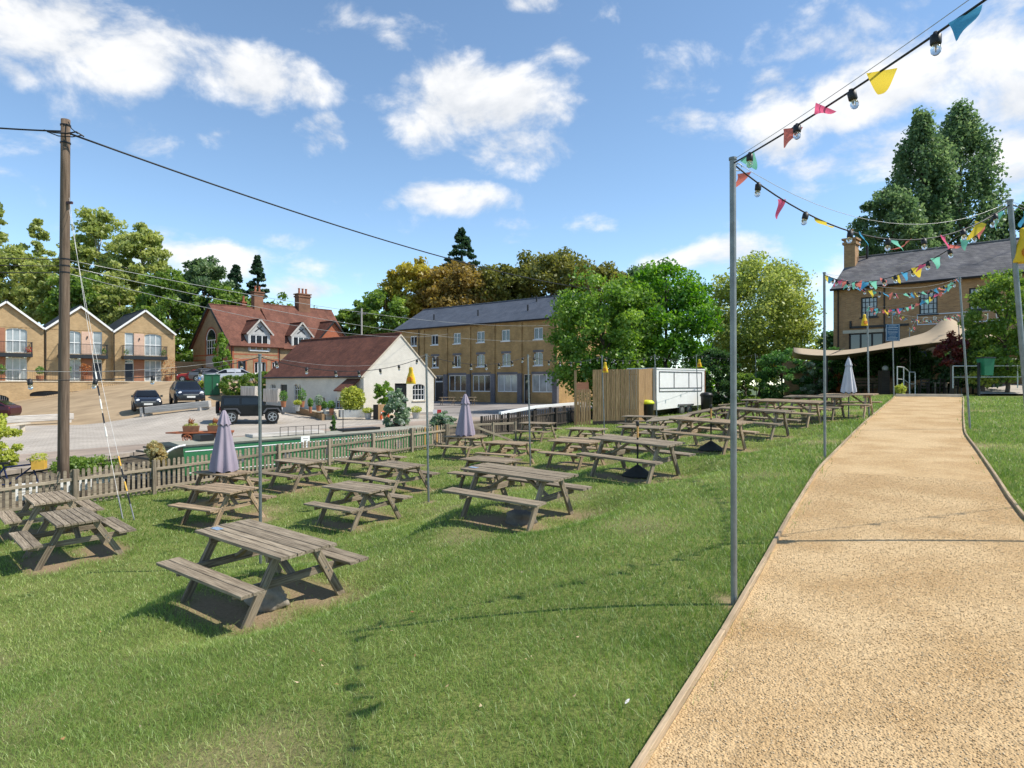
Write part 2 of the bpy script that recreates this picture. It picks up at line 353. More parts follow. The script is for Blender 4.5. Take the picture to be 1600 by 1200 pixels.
def blank(x, y):   # dry thin spots on the lawn
    return np.clip(wob(x, y, 1.35, 2) * 1.4 - .56, 0, 1)
# ---------------------------------------------------------------- ground materials
def lawn_material():
    m, nt, N, L, b = nodes('lawn'); setin(b, Roughness=.95); b.inputs['Specular IOR Level'].default_value = .1
    tc = N.new('ShaderNodeTexCoord'); at = N.new('ShaderNodeAttribute'); at.attribute_name = 'tint'
    def nz(sc, d=6):
        n = N.new('ShaderNodeTexNoise'); n.inputs['Scale'].default_value = sc; n.inputs['Detail'].default_value = d; n.inputs['Roughness'].default_value = .65; L.new(tc.outputs['Object'], n.inputs['Vector']); return n
    n1 = nz(1.3); n2 = nz(28, 5)
    r1 = N.new('ShaderNodeValToRGB'); e = r1.color_ramp.elements; e[0].position = .3; e[0].color = (.10, .14, .032, 1); e[1].position = .72; e[1].color = (.25, .265, .085, 1); L.new(n1.outputs[0], r1.inputs[0])
    r2 = N.new('ShaderNodeValToRGB'); e = r2.color_ramp.elements; e[0].position = .3; e[0].color = (.5, .5, .5, 1); e[1].position = .7; e[1].color = (1.3, 1.3, 1.3, 1); L.new(n2.outputs[0], r2.inputs[0])
    mu = N.new('ShaderNodeMixRGB'); mu.blend_type = 'MULTIPLY'; mu.inputs[0].default_value = 1; L.new(r1.outputs[0], mu.inputs[1]); L.new(r2.outputs[0], mu.inputs[2])
    soil = N.new('ShaderNodeMixRGB'); soil.inputs[1].default_value = (.17, .115, .065, 1); soil.inputs[2].default_value = (.40, .30, .19, 1); L.new(n2.outputs[0], soil.inputs[0])
    mx = N.new('ShaderNodeMixRGB'); L.new(at.outputs['Fac'], mx.inputs[0]); L.new(mu.outputs[0], mx.inputs[1]); L.new(soil.outputs[0], mx.inputs[2]); L.new(mx.outputs[0], b.inputs['Base Color'])
    bp = N.new('ShaderNodeBump'); bp.inputs['Strength'].default_value = .8; bp.inputs['Distance'].default_value = .03; L.new(n2.outputs[0], bp.inputs['Height']); L.new(bp.outputs[0], b.inputs['Normal'])
    return m
def gravel_material(name='gravel'):
    m, nt, N, L, b = nodes(name); setin(b, Roughness=.9); b.inputs['Specular IOR Level'].default_value = .2
    tc = N.new('ShaderNodeTexCoord')
    v = N.new('ShaderNodeTexVoronoi'); v.inputs['Scale'].default_value = 62; L.new(tc.outputs['Object'], v.inputs['Vector'])
    n = N.new('ShaderNodeTexNoise'); n.inputs['Scale'].default_value = 1.1; n.inputs['Detail'].default_value = 6; L.new(tc.outputs['Object'], n.inputs['Vector'])
    n3 = N.new('ShaderNodeTexNoise'); n3.inputs['Scale'].default_value = 24; n3.inputs['Detail'].default_value = 5; L.new(tc.outputs['Object'], n3.inputs['Vector'])
    cr = N.new('ShaderNodeValToRGB'); e = cr.color_ramp.elements; e[0].position = 0; e[0].color = (.40, .255, .12, 1); e[1].position = 1; e[1].color = (.62, .46, .27, 1); k = e.new(.45); k.color = (.49, .325, .155, 1); k = e.new(.75); k.color = (.44, .285, .135, 1)
    L.new(v.outputs['Color'], cr.inputs[0])
    mx = N.new('ShaderNodeMixRGB'); mx.inputs[2].default_value = (.60, .43, .235, 1); r = N.new('ShaderNodeMapRange'); r.inputs[1].default_value = .36; r.inputs[2].default_value = .62; r.inputs[4].default_value = .88; L.new(n.outputs[0], r.inputs[0]); L.new(r.outputs[0], mx.inputs[0]); L.new(cr.outputs[0], mx.inputs[1])
    hs = N.new('ShaderNodeHueSaturation'); mr = N.new('ShaderNodeMapRange'); mr.inputs[1].default_value = .3; mr.inputs[2].default_value = .7; mr.inputs[3].default_value = .78; mr.inputs[4].default_value = 1.14; L.new(n3.outputs[0], mr.inputs[0]); L.new(mr.outputs[0], hs.inputs['Value']); L.new(mx.outputs[0], hs.inputs['Color'])
    L.new(hs.outputs[0], b.inputs['Base Color'])
    bp = N.new('ShaderNodeBump'); bp.inputs['Strength'].default_value = .85; bp.inputs['Distance'].default_value = .012; bp.invert = True; L.new(v.outputs['Distance'], bp.inputs['Height']); L.new(bp.outputs[0], b.inputs['Normal'])
    return m
def court_material():
    """pale block paving by the canal, brown brick drive above, grey tarmac by the mill; boundaries follow the ground's own axes"""
    m, nt, N, L, b = nodes('court_paving'); setin(b, Roughness=.9); b.inputs['Specular IOR Level'].default_value = .2
    tc = N.new('ShaderNodeTexCoord'); mp = N.new('ShaderNodeMapping'); mp.vector_type = 'POINT'
    ang = math.atan2(.78, .625); mp.inputs['Rotation'].default_value = (0, 0, -ang); L.new(tc.outputs['Object'], mp.inputs[0])   # x -> along canal, y -> away from it
    sp = N.new('ShaderNodeSeparateXYZ'); L.new(mp.outputs[0], sp.inputs[0])
    o = Vector((-14, 26, 0)); o.rotate(Euler((0, 0, -ang)))
    def mm(op, a, c):
        n = N.new('ShaderNodeMath'); n.operation = op
        for i, v in enumerate((a, c)):
            if isinstance(v, (int, float)): n.inputs[i].default_value = v
            else: L.new(v, n.inputs[i])
        return n.outputs[0]
    q = mm('SUBTRACT', sp.outputs[0], o.x); v = mm('SUBTRACT', sp.outputs[1], o.y)
    n = N.new('ShaderNodeTexNoise'); n.inputs['Scale'].default_value = .35; n.inputs['Detail'].default_value = 8; n.inputs['Roughness'].default_value = .65; L.new(tc.outputs['Object'], n.inputs['Vector'])
    br = N.new('ShaderNodeTexBrick'); br.inputs['Scale'].default_value = 1; br.inputs['Brick Width'].default_value = .5; br.inputs['Row Height'].default_value = .25; br.inputs['Mortar Size'].default_value = .02
    br.inputs['Color1'].default_value = (.48, .425, .36, 1); br.inputs['Color2'].default_value = (.415, .365, .305, 1); br.inputs['Mortar'].default_value = (.30, .265, .22, 1); L.new(mp.outputs[0], br.inputs['Vector'])
    def ramp(x, a, c):
        r = N.new('ShaderNodeMapRange'); r.interpolation_type = 'SMOOTHSTEP'; r.inputs[1].default_value = a; r.inputs[2].default_value = c; L.new(x, r.inputs[0]); return r.outputs[0]
    def mix(f, a, c):
        x = N.new('ShaderNodeMixRGB'); L.new(f, x.inputs[0])
        for i, k in ((1, a), (2, c)):
            if isinstance(k, tuple): x.inputs[i].default_value = (*k, 1)
            else: L.new(k, x.inputs[i])
        return x.outputs[0]
    bound = mm('SUBTRACT', v, mm('MULTIPLY', mm('SUBTRACT', 14., q), .75))
    brown = mix(n.outputs[0], (.33, .235, .135), (.45, .335, .21))
    c = mix(ramp(bound, 13.2, 13.8), br.outputs[0], brown)
    c = mix(ramp(v, 3.4, 3.3), c, (.36, .285, .225))                       # towpath strip
    c = mix(ramp(v, .75, .7), c, (.30, .25, .20))
    c = mix(ramp(q, 21., 23.), c, mix(n.outputs[0], (.20, .18, .165), (.34, .31, .285)))
    hs = N.new('ShaderNodeHueSaturation'); r = N.new('ShaderNodeMapRange'); r.inputs[1].default_value = .25; r.inputs[2].default_value = .75; r.inputs[3].default_value = .68; r.inputs[4].default_value = 1.2; L.new(n.outputs[0], r.inputs[0]); L.new(r.outputs[0], hs.inputs['Value']); L.new(c, hs.inputs['Color']); L.new(hs.outputs[0], b.inputs['Base Color'])
    return m
# ---------------------------------------------------------------- lawn, path, court, canal
def grid(name, A, B, fn, mat, tintfn=None):
    V = []
    a, b = np.meshgrid(A, B, indexing='ij'); X, Y, Z = fn(a, b); V = np.stack([X.ravel(), Y.ravel(), Z.ravel()], 1)
    na, nb = len(A), len(B); i = np.arange(na * nb).reshape(na, nb)
    q = np.stack([i[:-1, :-1].ravel(), i[1:, :-1].ravel(), i[1:, 1:].ravel(), i[:-1, 1:].ravel()], 1)
    return link(name, npmesh(name, V, quads=q, mat=mat, tint=tintfn(X.ravel(), Y.ravel()) if tintfn else None, smooth=True))
SA = np.concatenate([np.arange(-14, 34, .22), np.arange(34, 90, 1.)])
LT = np.linspace(0, 1, 210)
def lawn_xy(s, k):
    tmax = (-6.6 + 27.17 - .151 * s) / .988; t = -32 + (tmax + 32) * (k ** .55)
    x, y = from_st(s, t); return x, y, lawn_z(x, y)
struct(grid('lawn', SA, LT, lawn_xy, lawn_material(), lambda x, y: np.clip(bare(x, y) * 1.1 + blank(x, y) * .75, 0, 1)))
PS = np.concatenate([np.arange(-12, S_END, .25), [S_END]])
path = struct(grid('gravel_path', PS, np.linspace(0, 1, 9), lambda s, k: (lambda t: (*from_st(s, t), lawn_z(*from_st(s, t)) + .022 + .012 * np.sin(np.pi * k)))(tl(s) + (tr(s) - tl(s)) * k), gravel_material()))
EDGE = mat('edging_wood', (.36, .265, .165), .9, .35, 6, stretch=(.4, 5, 5), objrand=.2)
for fn_, off in ((tl, .02), (tr, -.02)):
    s = -3.
    while s < S_END - .1:
        s2 = min(s + (1.2 if 8 < s < 24 else 2.0), S_END); pts = []
        for q in (s, s2): x, y = from_st(q, float(fn_(q)) + off); pts.append(Vector((x, y, float(lawn_z(x, y)) + .012)))
        barobj('edging_board', pts[0], pts[1] - (pts[1] - pts[0]).normalized() * .006, .038, .11, EDGE, path); s = s2
# loose stones
n = 40000; s = 2.2 + (RNG.random(n) ** 1.5) * 10.5; k = RNG.random(n); t = tl(s) + (tr(s) - tl(s)) * (k * .97 + .015); X, Y = from_st(s, t)
keep = (X < .86 * Y + 1.2) & (X > -.85 * Y - 1); X, Y, s, k = X[keep], Y[keep], s[keep], k[keep]; n = len(X)
Z = lawn_z(X, Y) + .022 + .012 * np.sin(np.pi * k)
O = np.array([(1,0,0),(-1,0,0),(0,1,0),(0,-1,0),(0,0,1),(0,0,-1)], float); OT = np.array([(0,2,4),(2,1,4),(1,3,4),(3,0,4),(2,0,5),(1,2,5),(3,1,5),(0,3,5)])
R = RNG.uniform(.003, .0085, (n, 1)) * RNG.uniform(.6, 1.2, (n, 3)); R[:, 2] *= .75; an = RNG.uniform(0, 6.28, n)
V = O[None] * R[:, None]; V = V + RNG.normal(0, .0009, V.shape); c_, s_ = np.cos(an)[:, None], np.sin(an)[:, None]
V = np.stack([V[..., 0] * c_ - V[..., 1] * s_ + X[:, None], V[..., 0] * s_ + V[..., 1] * c_ + Y[:, None], V[..., 2] + Z[:, None] + .002], -1).reshape(-1, 3)
def tintmat(name, cols, rough=.8):
    m, nt, N, L, b = nodes(name); setin(b, Roughness=rough); at = N.new('ShaderNodeAttribute'); at.attribute_name = 'tint'; cr = N.new('ShaderNodeValToRGB')
    e = cr.color_ramp.elements; e[0].color = c4(cols[0]); e[1].color = c4(cols[-1])
    for i in range(1, len(cols) - 1): k = e.new(i / (len(cols) - 1)); k.color = c4(cols[i])
    L.new(at.outputs['Fac'], cr.inputs[0]); L.new(cr.outputs[0], b.inputs['Base Color']); return m
me = npmesh('loose_gravel', V, tris=(OT[None] + 6 * np.arange(n)[:, None, None]).reshape(-1, 3), tint=np.repeat(RNG.random(n), 6), mat=tintmat('pebbles', [(.42,.27,.125),(.52,.355,.175),(.57,.41,.215),(.66,.52,.33),(.47,.32,.155)]))
tag(link('loose_gravel', me), 'loose golden gravel scattered over the path', 'gravel', kind='stuff')
# far ground, court, canal
GR = mat('meadow', (.07, .10, .03), .95, .3, .05)
struct(MB().add([(-900, -900, -4.6), (900, -900, -4.6), (900, 1500, -4.6), (-900, 1500, -4.6)], [(0, 1, 2, 3)]).build('ground', GR))
def court_xy(q, k):
    v = edge_v(q) + (95 - edge_v(q)) * k ** 1.6; x, y = from_vw(v, q); return x, y, court_z(x, y)
struct(grid('courtyard', np.arange(-26, 95, .8), np.linspace(0, 1, 90), court_xy, court_material()))
STONE = brickmat('canal_wall_stone', (.17, .14, .10), (.11, .095, .075), (.07, .06, .05), .55, .22, .35)
for nm, ve, zt, s_ in (('canal_wall_far', edge_v, court_z, 1), ('canal_wall_near', lambda q: np.full_like(np.asarray(q, float), -6.6), lawn_z, -1)):
    V = []; qs = np.arange(-26, 90, 1.)
    for q in qs:
        x, y = from_vw(float(ve(np.array(q))), q); z = float(zt(x, y)); V += [(x, y, z), (x, y, -5.)]
    struct(MB().add(V, [(2*i, 2*i+1, 2*i+3, 2*i+2) for i in range(len(qs) - 1)]).build(nm, STONE))
def water():
    m, nt, N, L, b = nodes('canal_water'); setin(b, Roughness=.06); b.inputs['Base Color'].default_value = (.03, .035, .02, 1); b.inputs['Specular IOR Level'].default_value = .6
    n = N.new('ShaderNodeTexNoise'); n.inputs['Scale'].default_value = 2.5; n.inputs['Detail'].default_value = 4; bp = N.new('ShaderNodeBump'); bp.inputs['Strength'].default_value = .15; L.new(n.outputs[0], bp.inputs['Height']); L.new(bp.outputs[0], b.inputs['Normal']); return m
a0 = from_vw(1, -60); a1 = from_vw(1, 110); a2 = from_vw(-8, 110); a3 = from_vw(-8, -60)
struct(MB().add([(*p, -3.85) for p in (a0, a1, a2, a3)], [(0, 1, 2, 3)]).build('canal_water', water()))
# coping stones of the far bank (each its own piece)
COPE = mat('coping_stone', (.30, .25, .20), .9, .3, 3, objrand=.15)
cw = bpy.data.objects['canal_wall_far']
q = -8.
while q < 2.0:
    p0 = from_vw(float(edge_v(np.array(q))) + .22, q); p1 = from_vw(float(edge_v(np.array(q + .96))) + .22, q + .96)
    barobj('coping_stone', (*p0, ground(*p0) + .01), (*p1, ground(*p1) + .01), .5, .14, COPE, cw); q += 1.
# ---------------------------------------------------------------- grass
def grass():
    n = 520000; u = RNG.random(n); y0, y1 = 1.9, 52.
    # depth distribution: constant density on screen past 5 m
    d = np.where(u < .17, np.sqrt(y0**2 + (u / .17) * (25 - y0**2)), 5 * (y1 / 5) ** ((u - .17) / .83))
    x = (RNG.random(n) * 2 - 1) * (.80 * d + 1.0); y = d
    s, t = st(x, y); v, q = vw(x, y)
    ok = (v < -6.7) & ((t > tl(s) + .035) | (t < tr(s) - .035) | (s > S_END + 1) | ((RNG.random(n) < .10 * np.clip(.3 + wob(x, y, 2.6, 0), 0, 1)) & (np.minimum(tl(s) - t, t - tr(s)) < .14))) & (s > -6) & ~((t < 4.2) & (s > S_END))
    b = np.clip(bare(x, y) * 1.35, 0, 1); dry = blank(x, y)
    ok &= RNG.random(n) > b * .97; ok &= RNG.random(n) > dry * .7
    x, y, s, t, d, dry, b = [a[ok] for a in (x, y, s, t, d, dry, b)]; n = len(x); z = lawn_z(x, y)
    lush = np.clip(1 - np.minimum(np.abs(t - tl(s)), np.abs(t - tr(s))) / .9, 0, 1) ** 1.5        # long grass along the edging
    for (p, a, ln) in TPOS[:10]:
        dx, dy = x - p.x, y - p.y; uu = dx * math.cos(a) + dy * math.sin(a); qq = -dx * math.sin(a) + dy * math.cos(a)
        r = np.sqrt((uu / (ln * .62)) ** 2 + (qq / .95) ** 2); lush = np.maximum(lush, np.clip(1 - np.abs(r - 1.02) / .22, 0, 1) * np.clip(.55 + wob(x, y, 2.2, 0), 0, 1))
    lush = np.maximum(lush, np.clip(wob(x, y, 1.1, 0) - .75, 0, .45))
    sc = np.clip(d / 5, 1, None)
    h = (.024 + .030 * RNG.random(n)) * (1 + .85 * lush) * (1 + .25 * (sc - 1) ** .8) * (1 - .35 * dry)
    w_ = (.0030 + .0018 * RNG.random(n)) * sc ** 1.0
    h = np.minimum(h, .16); w_ = np.minimum(w_, .03)
    a = RNG.uniform(0, 6.28, n); sx, sy = np.cos(a) * w_ / 2, np.sin(a) * w_ / 2
    le_ = RNG.uniform(.2, 1.5, n) * h; la = RNG.uniform(0, 6.28, n); lx, ly = np.cos(la) * le_, np.sin(la) * le_
    z = z - .004
    V = np.stack([np.stack([x - sx, y - sy, z], 1), np.stack([x + sx, y + sy, z], 1),
                  np.stack([x + sx * .75 + lx * .35, y + sy * .75 + ly * .35, z + h * .6], 1), np.stack([x - sx * .75 + lx * .35, y - sy * .75 + ly * .35, z + h * .6], 1),
                  np.stack([x + lx, y + ly, z + h], 1)], 1).reshape(-1, 3)
    i = 5 * np.arange(n)[:, None]
    tint = np.clip(.47 + .20 * wob(x, y, .9, 1) + .13 * wob(x, y, 4.0, 2) - .10 * lush + RNG.normal(0, .11, n) + .30 * dry + .15 * b, 0, .93)
    tint = np.where(RNG.random(n) < .022 + .12 * dry, RNG.uniform(.86, .98, n), tint)
    gm = leafmat('grass_blade', (.060, .108, .018), (.140, .202, .045), (.250, .285, .090), .40, 1.68)
    e = [m for m in gm.node_tree.nodes if m.bl_idname == 'ShaderNodeValToRGB'][0].color_ramp.elements
    e[-1].position = .84; k = e.new(1.0); k.color = (.52, .46, .27, 1)
    me = npmesh('grass', V, quads=np.concatenate([i, i+1, i+2, i+3], 1), tris=np.concatenate([i+3, i+2, i+4], 1), mat=gm, tint=np.repeat(tint, 5))
    tag(link('grass', me), 'mown green lawn grass with dry straw patches and longer tufts by the edging', 'grass', kind='stuff')
grass()

n = 170; d = 4 * (30 / 4) ** RNG.random(n); X = (RNG.random(n) * 2 - 1) * .8 * d; s_, t_ = st(X, d); v_, _ = vw(X, d); k = (v_ < -8.2) & ((t_ > tl(s_) + .1) | (t_ < tr(s_) - .1)); X, Y = X[k], d[k]; n = len(X); Z = lawn_z(X, Y) + .03
a = RNG.uniform(0, 6.28, n)[:, None]; q = RNG.uniform(.008, .02, n)[:, None]; base = np.array([[-1, 0], [0, .45], [1, 0], [0, -.45]]); VX = X[:, None] + (base[:, 0] * np.cos(a) - base[:, 1] * np.sin(a)) * q; VY = Y[:, None] + (base[:, 0] * np.sin(a) + base[:, 1] * np.cos(a)) * q; VZ = Z[:, None] + RNG.uniform(-.008, .012, (n, 4))
tag(link('fallen_leaves', npmesh('fallen_leaves', np.stack([VX, VY, VZ], -1).reshape(-1, 3), quads=np.arange(4 * n).reshape(-1, 4), tint=np.repeat(RNG.random(n), 4), mat=tintmat('dead_leaf', [(.20, .09, .03), (.36, .20, .08), (.5, .4, .25)]))), 'scattered small dead leaves on the lawn', 'leaves', kind='stuff')
# ---------------------------------------------------------------- picnic tables
def make_table(ln, name):
    t = thing(name, None, None); X = ln / 2; xa = X * .66
    nb = 7; wd = .098
    for i in range(nb): y = (i - 3) * (wd + .010); barobj('tabletop_board', (-X, y, .735), (X, y, .735), wd, .036, WOOD, t)
    for sg in (-1, 1):
        for j in range(2): y = sg * (.645 + j * .145); barobj('seat_board', (-X, y, .447), (X, y, .447), .135, .036, WOOD, t)
        x = sg * xa
        barobj('top_batten', (x, -.35, .675), (x, .35, .675), .045, .085, WOOD, t)
        barobj('seat_beam', (x, -.76, .38), (x, .76, .38), .045, .095, WOOD, t)
        for k in (-1, 1):
            xo = x + sg * .046
            barobj('leg', (xo, k * .235, .715), (xo, k * .66, -.03), .045, .10, WOOD, t, up=(0, 1, .57 * k))
        barobj('brace', (x - sg * .02, 0, .40), (sg * .12, 0, .70), .085, .042, WOOD, t, up=(0, 0, 1))
    bm = MB()
    for sg in (-1, 1):
        for k in (-1, 1):
            for dz in (-.025, .025):
                z = .38 + dz; y = k * (.235 + (.715 - z) / .745 * .425) + dz * .2; x = sg * (xa + .0705)
                bm.tube([(x - sg * .01, y, z), (x + sg * .004, y, z)], .011, 8)
    bm.build('bolt_heads', GALV, t)['kind'] = 'stuff'
    return t
_proto = {}
for i, ((px, py, yaw, ln, lab), (p, a, L_)) in enumerate(zip(TABLES, TPOS)):
    key = min((1.52, 1.62, 1.84), key=lambda k: abs(k - ln))
    if key in _proto: t = copy_tree(_proto[key])
    else: t = _proto[key] = make_table(key, 'picnic_table')
    tag(t, lab, 'picnic table', 'picnic tables set out on the pub lawn')
    e = .6; gx = (ground(p.x + e, p.y) - ground(p.x - e, p.y)) / (2 * e); gy = (ground(p.x, p.y + e) - ground(p.x, p.y - e)) / (2 * e)
    up = Vector((-gx, -gy, 1)).normalized()
    t.rotation_mode = 'QUATERNION'; t.rotation_quaternion = Vector((0, 0, 1)).rotation_difference(up) @ Quaternion((0, 0, 1), a)
    t.location = (p.x, p.y, p.z + .005)
    tone = random.uniform(.80, 1.12); warm = random.uniform(-.06, .06)
    for ch in t.children:
        ch.color = (tone * (1 + warm), tone, tone * (1 - warm), 1)
        if ch.name.startswith(('tabletop', 'seat_board')): ch.location = ch.location + Vector((random.uniform(-.008, .008), 0, random.uniform(-.0025, .0025)))
CONC = mat('rough_concrete', (.30, .26, .21), .95, .35, 9, bump=.6)
def rock(name, lab, cat, c, r, m, seed):
    bm = bmesh.new(); bmesh.ops.create_icosphere(bm, subdivisions=3, radius=1); rr = random.Random(seed); ph = [rr.uniform(0, 6) for _ in range(6)]
    for v in bm.verts:
        k = 1 + .10 * math.sin(7 * v.co.y + 5 * v.co.z + ph[4]) + .06 * math.sin(17 * v.co.z + 13 * v.co.x + ph[5]) + .13 * math.sin(3 * v.co.x + ph[0]) + .12 * math.sin(4 * v.co.y + ph[1]) + .10 * math.sin(5 * v.co.z + ph[2]) + .04 * math.sin(11 * v.co.x + 9 * v.co.y + ph[3])
        v.co = Vector((v.co.x * r[0], v.co.y * r[1], v.co.z * r[2])) * k
    me = bpy.data.meshes.new(name); bm.to_mesh(me); bm.free(); me.materials.append(m); me.polygons.foreach_set('use_smooth', [True] * len(me.polygons))
    return tag(link(name, me, None, c), lab, cat)
def on_table(i, u, q, z=0):
    p, a, L_ = TPOS[i]; x = p.x + u * math.cos(a) - q * math.sin(a); y = p.y + u * math.sin(a) + q * math.cos(a); return Vector((x, y, ground(x, y) + z))
rock('concrete_block', 'rough concrete lump on bare soil under the nearest picnic table', 'concrete', on_table(0, -.28, .12, .08), (.24, .19, .17), CONC, 3)
rock('stone', 'dark rounded stone under the long central picnic table', 'stone', on_table(9, -.28, .3, .06), (.25, .19, .15), mat('dark_stone', (.16, .14, .12), .9, .3, 8, bump=.5), 5)
# blue stickers left on two table tops
STK = mat('blue_sticker', (.22, .30, .40), .6, .4, 40)
for i, u, q, lab in ((0, .78, .16, 'small worn blue sticker on the corner of the nearest table top'), (9, .80, .18, 'small worn blue sticker on the long central table top')):
    p, a, L_ = TPOS[i]; t = [o for o in col.objects if o.get('label') == TABLES[i][4]][0]
    m = MB().box((u - .09, q - .04, .7545), (u + .07, q + .05, .7565)); o = m.build('sticker', STK, None); o.matrix_world = t.matrix_basis @ Matrix(); tag(o, lab, 'sticker')
# parasols
def parasol(i, lab, c, ht, rb, zt, colm, u=0., top=.74):
    p, a, L_ = TPOS[i]; o = thing('closed_parasol', lab, 'parasol', (p.x, p.y, p.z), 0, None)
    n = 48; m = MB(); rows = []
    prof = [(0, rb), (.08, rb * .99), (.3, rb * .80), (.55, rb * .58), (.76, rb * .38), (.80, rb * .36)]
    def ring(k, r, z, am):
        return [(math.cos(2*PI*j/n) * r * (1 + am * math.cos(8 * 2*PI*j/n + .4)), math.sin(2*PI*j/n) * r * (1 + am * math.cos(8 * 2*PI*j/n + .4)), z + (.03 * math.cos(8*2*PI*j/n + .4) if k == 0 else 0)) for j in range(n)]
    V = []
    for k, (f, r) in enumerate(prof): V += ring(k, r, zt + f * ht, .16 - .05 * f)
    m.add(V, [(k*n+j, k*n+(j+1) % n, (k+1)*n+(j+1) % n, (k+1)*n+j) for k in range(len(prof)-1) for j in range(n)])
    m.build('canopy', colm, o, smooth=True)
    m = MB(); V = []; pr2 = [(.76, rb * .50), (.80, rb * .44), (.9, rb * .30), (.985, rb * .13), (1., .02)]
    for k, (f, r) in enumerate(pr2): V += ring(k, r, zt + f * ht, .14)
    m.add(V, [(k*n+j, k*n+(j+1) % n, (k+1)*n+(j+1) % n, (k+1)*n+j) for k in range(len(pr2)-1) for j in range(n)])
    m.build('top_flap', colm, o, smooth=True)
    MB().tube([(0, 0, 0), (0, 0, zt + ht * .99)], .02, 10).build('pole', GALV, o)
    MB().lathe([(.0, 0), (.022, .01), (.018, .05), (.004, .07)], 10, (0, 0, zt + ht * .985)).build('finial', BLACK, o)
    for j in range(6):
        b = 2*PI*j/6 + .2; MB().tube([(math.cos(b) * rb * .8, math.sin(b) * rb * .8, zt + .04), (math.cos(b) * rb * .82, math.sin(b) * rb * .82, zt - .05)], .008, 6).build('rib_tip', BLACK, o)
    return o
LILAC = mat('lilac_canvas', (.31, .262, .315), .85, .12, 3, stretch=(3, 3, .4)); GREYC = mat('grey_canvas', (.52, .52, .55), .85, .1, 3)
parasol(4, 'closed lilac parasol on the left, in front of the narrowboat stern', 0, 1.58, .33, .78, LILAC)
parasol(11, 'closed lilac parasol in the middle, beside the light timber gate', 0, 1.52, .32, .78, LILAC)
parasol(27, 'closed pale grey parasol at the pub end of the lawn', 0, 1.14, .22, .80, GREYC)
RUB = mat('black_rubber', (.03, .03, .03), .8, .2, 6)
for i, u, lab in ((15, .0, 'wooden umbrella pole in a black cone base, left one'), (19, .0, 'wooden umbrella pole in a black cone base, behind the tall near pole')):
    q = on_table(i, u - .05, 0); o = thing('umbrella_pole', lab, 'umbrella pole', q)
    MB().lathe([(.33, 0), (.32, .04), (.08, .20), (.035, .23)], 20).build('base', RUB, o, smooth=True)
    MB().tube([(0, 0, .1), (0, 0, .80)], .019, 10).build('lower_tube', BLACK, o); MB().tube([(0, 0, .8), (0, 0, 1.05)], .021, 10).build('shaft', WOODY, o)
    MB().lathe([(.03, 0), (.034, .03), (.034, .08), (.02, .1)], 10, (0, 0, 1.04)).build('clamp', BLACK, o)
# ---------------------------------------------------------------- steel poles
POLES = {}
def pole(key, pb, pt, lab, r=.026, base=None, group='steel festoon poles'):
    b = base or hit(*pb); top = P(pt[0], pt[1], b.y); m = Vector((top.x - b.x, 0, top.z - b.z))
    o = thing('festoon_pole', lab, 'pole', b, 0, group)
    MB().tube([(0, 0, -.3), m], r, 14, True).build('shaft', GALV, o, smooth=False)
    MB().tube([m + Vector((0, 0, .0)), m + Vector((0, 0, .02))], r * 1.25, 14).build('cap', GALV, o)
    h = MB(); h.tube([m + Vector((math.cos(a) * .03 + r + .02, 0, math.sin(a) * .03 - .06)) for a in np.linspace(0, 5.6, 10)], .004, 6); h.build('hook_eye', GALV, o)
    POLES[key] = top; return o
def depth_pole(key, px, ptop, y, lab):
    x = (px - 800) / F * y; return pole(key, None, ptop, lab, base=Vector((x, y, ground(x, y))))
pole('p1', (1147, 945), (1145, 250), 'tall steel festoon pole nearest the camera, left edge of the gravel path')
pole('p2', (1289, 716), (1288, 427), 'second steel pole along the left edge of the gravel path')
pole('p3', (1358, 651), (1355, 478), 'third steel pole up the left path edge, yellow bag on it')
pole('p4', (1397, 621), (1394, 487), 'steel pole carrying the larger blue notice at the path end')
pole('p5', (1423, 615), (1421, 512), 'steel pole beside the white handrail past the path end')
pole('p6', (1441, 614), (1438, 541), 'short steel pole carrying the smaller blue notice')
depth_pole('r1', 1626, (1578, 315), 7.1, 'leaning steel pole at the right picture edge with a yellow bag')
pole('r2', (1517, 672), (1499, 434), 'leaning steel pole on the right side of the path')
pole('r3', (1503, 616), (1497, 490), 'thin steel pole behind the leaning right hand pole')
x, y = 2.62, .80; pole('r0', None, (800 + F * 2.62 / .80, 600 - F * 2.02 / .80), 'steel pole just behind the camera on the right of the path', base=Vector((x, y, ground(x, y))))
pole('B', (670, 785), (666, 554), 'steel pole in the middle of the lower lawn, left of the long central table')
pole('C', (829, 729), (825, 555), 'steel pole behind the long central picnic table')
pole('D', (945, 683), (940.5, 555.5), 'steel pole in front of the timber enclosure, yellow bag on it')
pole('E', (1027, 668), (1023, 554), 'steel pole at the corner of timber enclosure and trailer')
pole('Fp', (1091, 650), (1088, 554), 'steel pole in front of the trailer end, yellow bag on it')
pole('G', (1183, 630), (1180, 553), 'thin far steel pole in front of the dark hedge')
pole('H', (1215, 625), (1214, 555), 'farthest thin steel pole before the hedge, yellow bag beside it')
bs = hit(670, 785); bc = hit(829, 729); dr = (bc - bs).normalized()
kk = None
for k in np.arange(1, 12, .01):
    q = bs - dr * k
    if (q.x / q.y) * F + 800 < 407.5: kk = k; break
qa = Vector((q.x, q.y, ground(q.x, q.y))); pole('A', None, (406, 555), 'steel pole rising behind the nearest picnic table', base=qa)
qz = qa - dr * 5.6; qz.z = ground(qz.x, qz.y); pole('Z', None, (800 + F * qz.x / qz.y - 3, 549), 'steel pole out on the left of the lower lawn', base=qz)
SOCK = mat('lamp_socket', (.02, .02, .022), .5, .2, 8)
sock_me = MB().lathe([(.012, .012), (.016, .0), (.028, -.008), (.028, -.055), (.023, -.062)], 12).mesh('lamp_socket', SOCK, True)
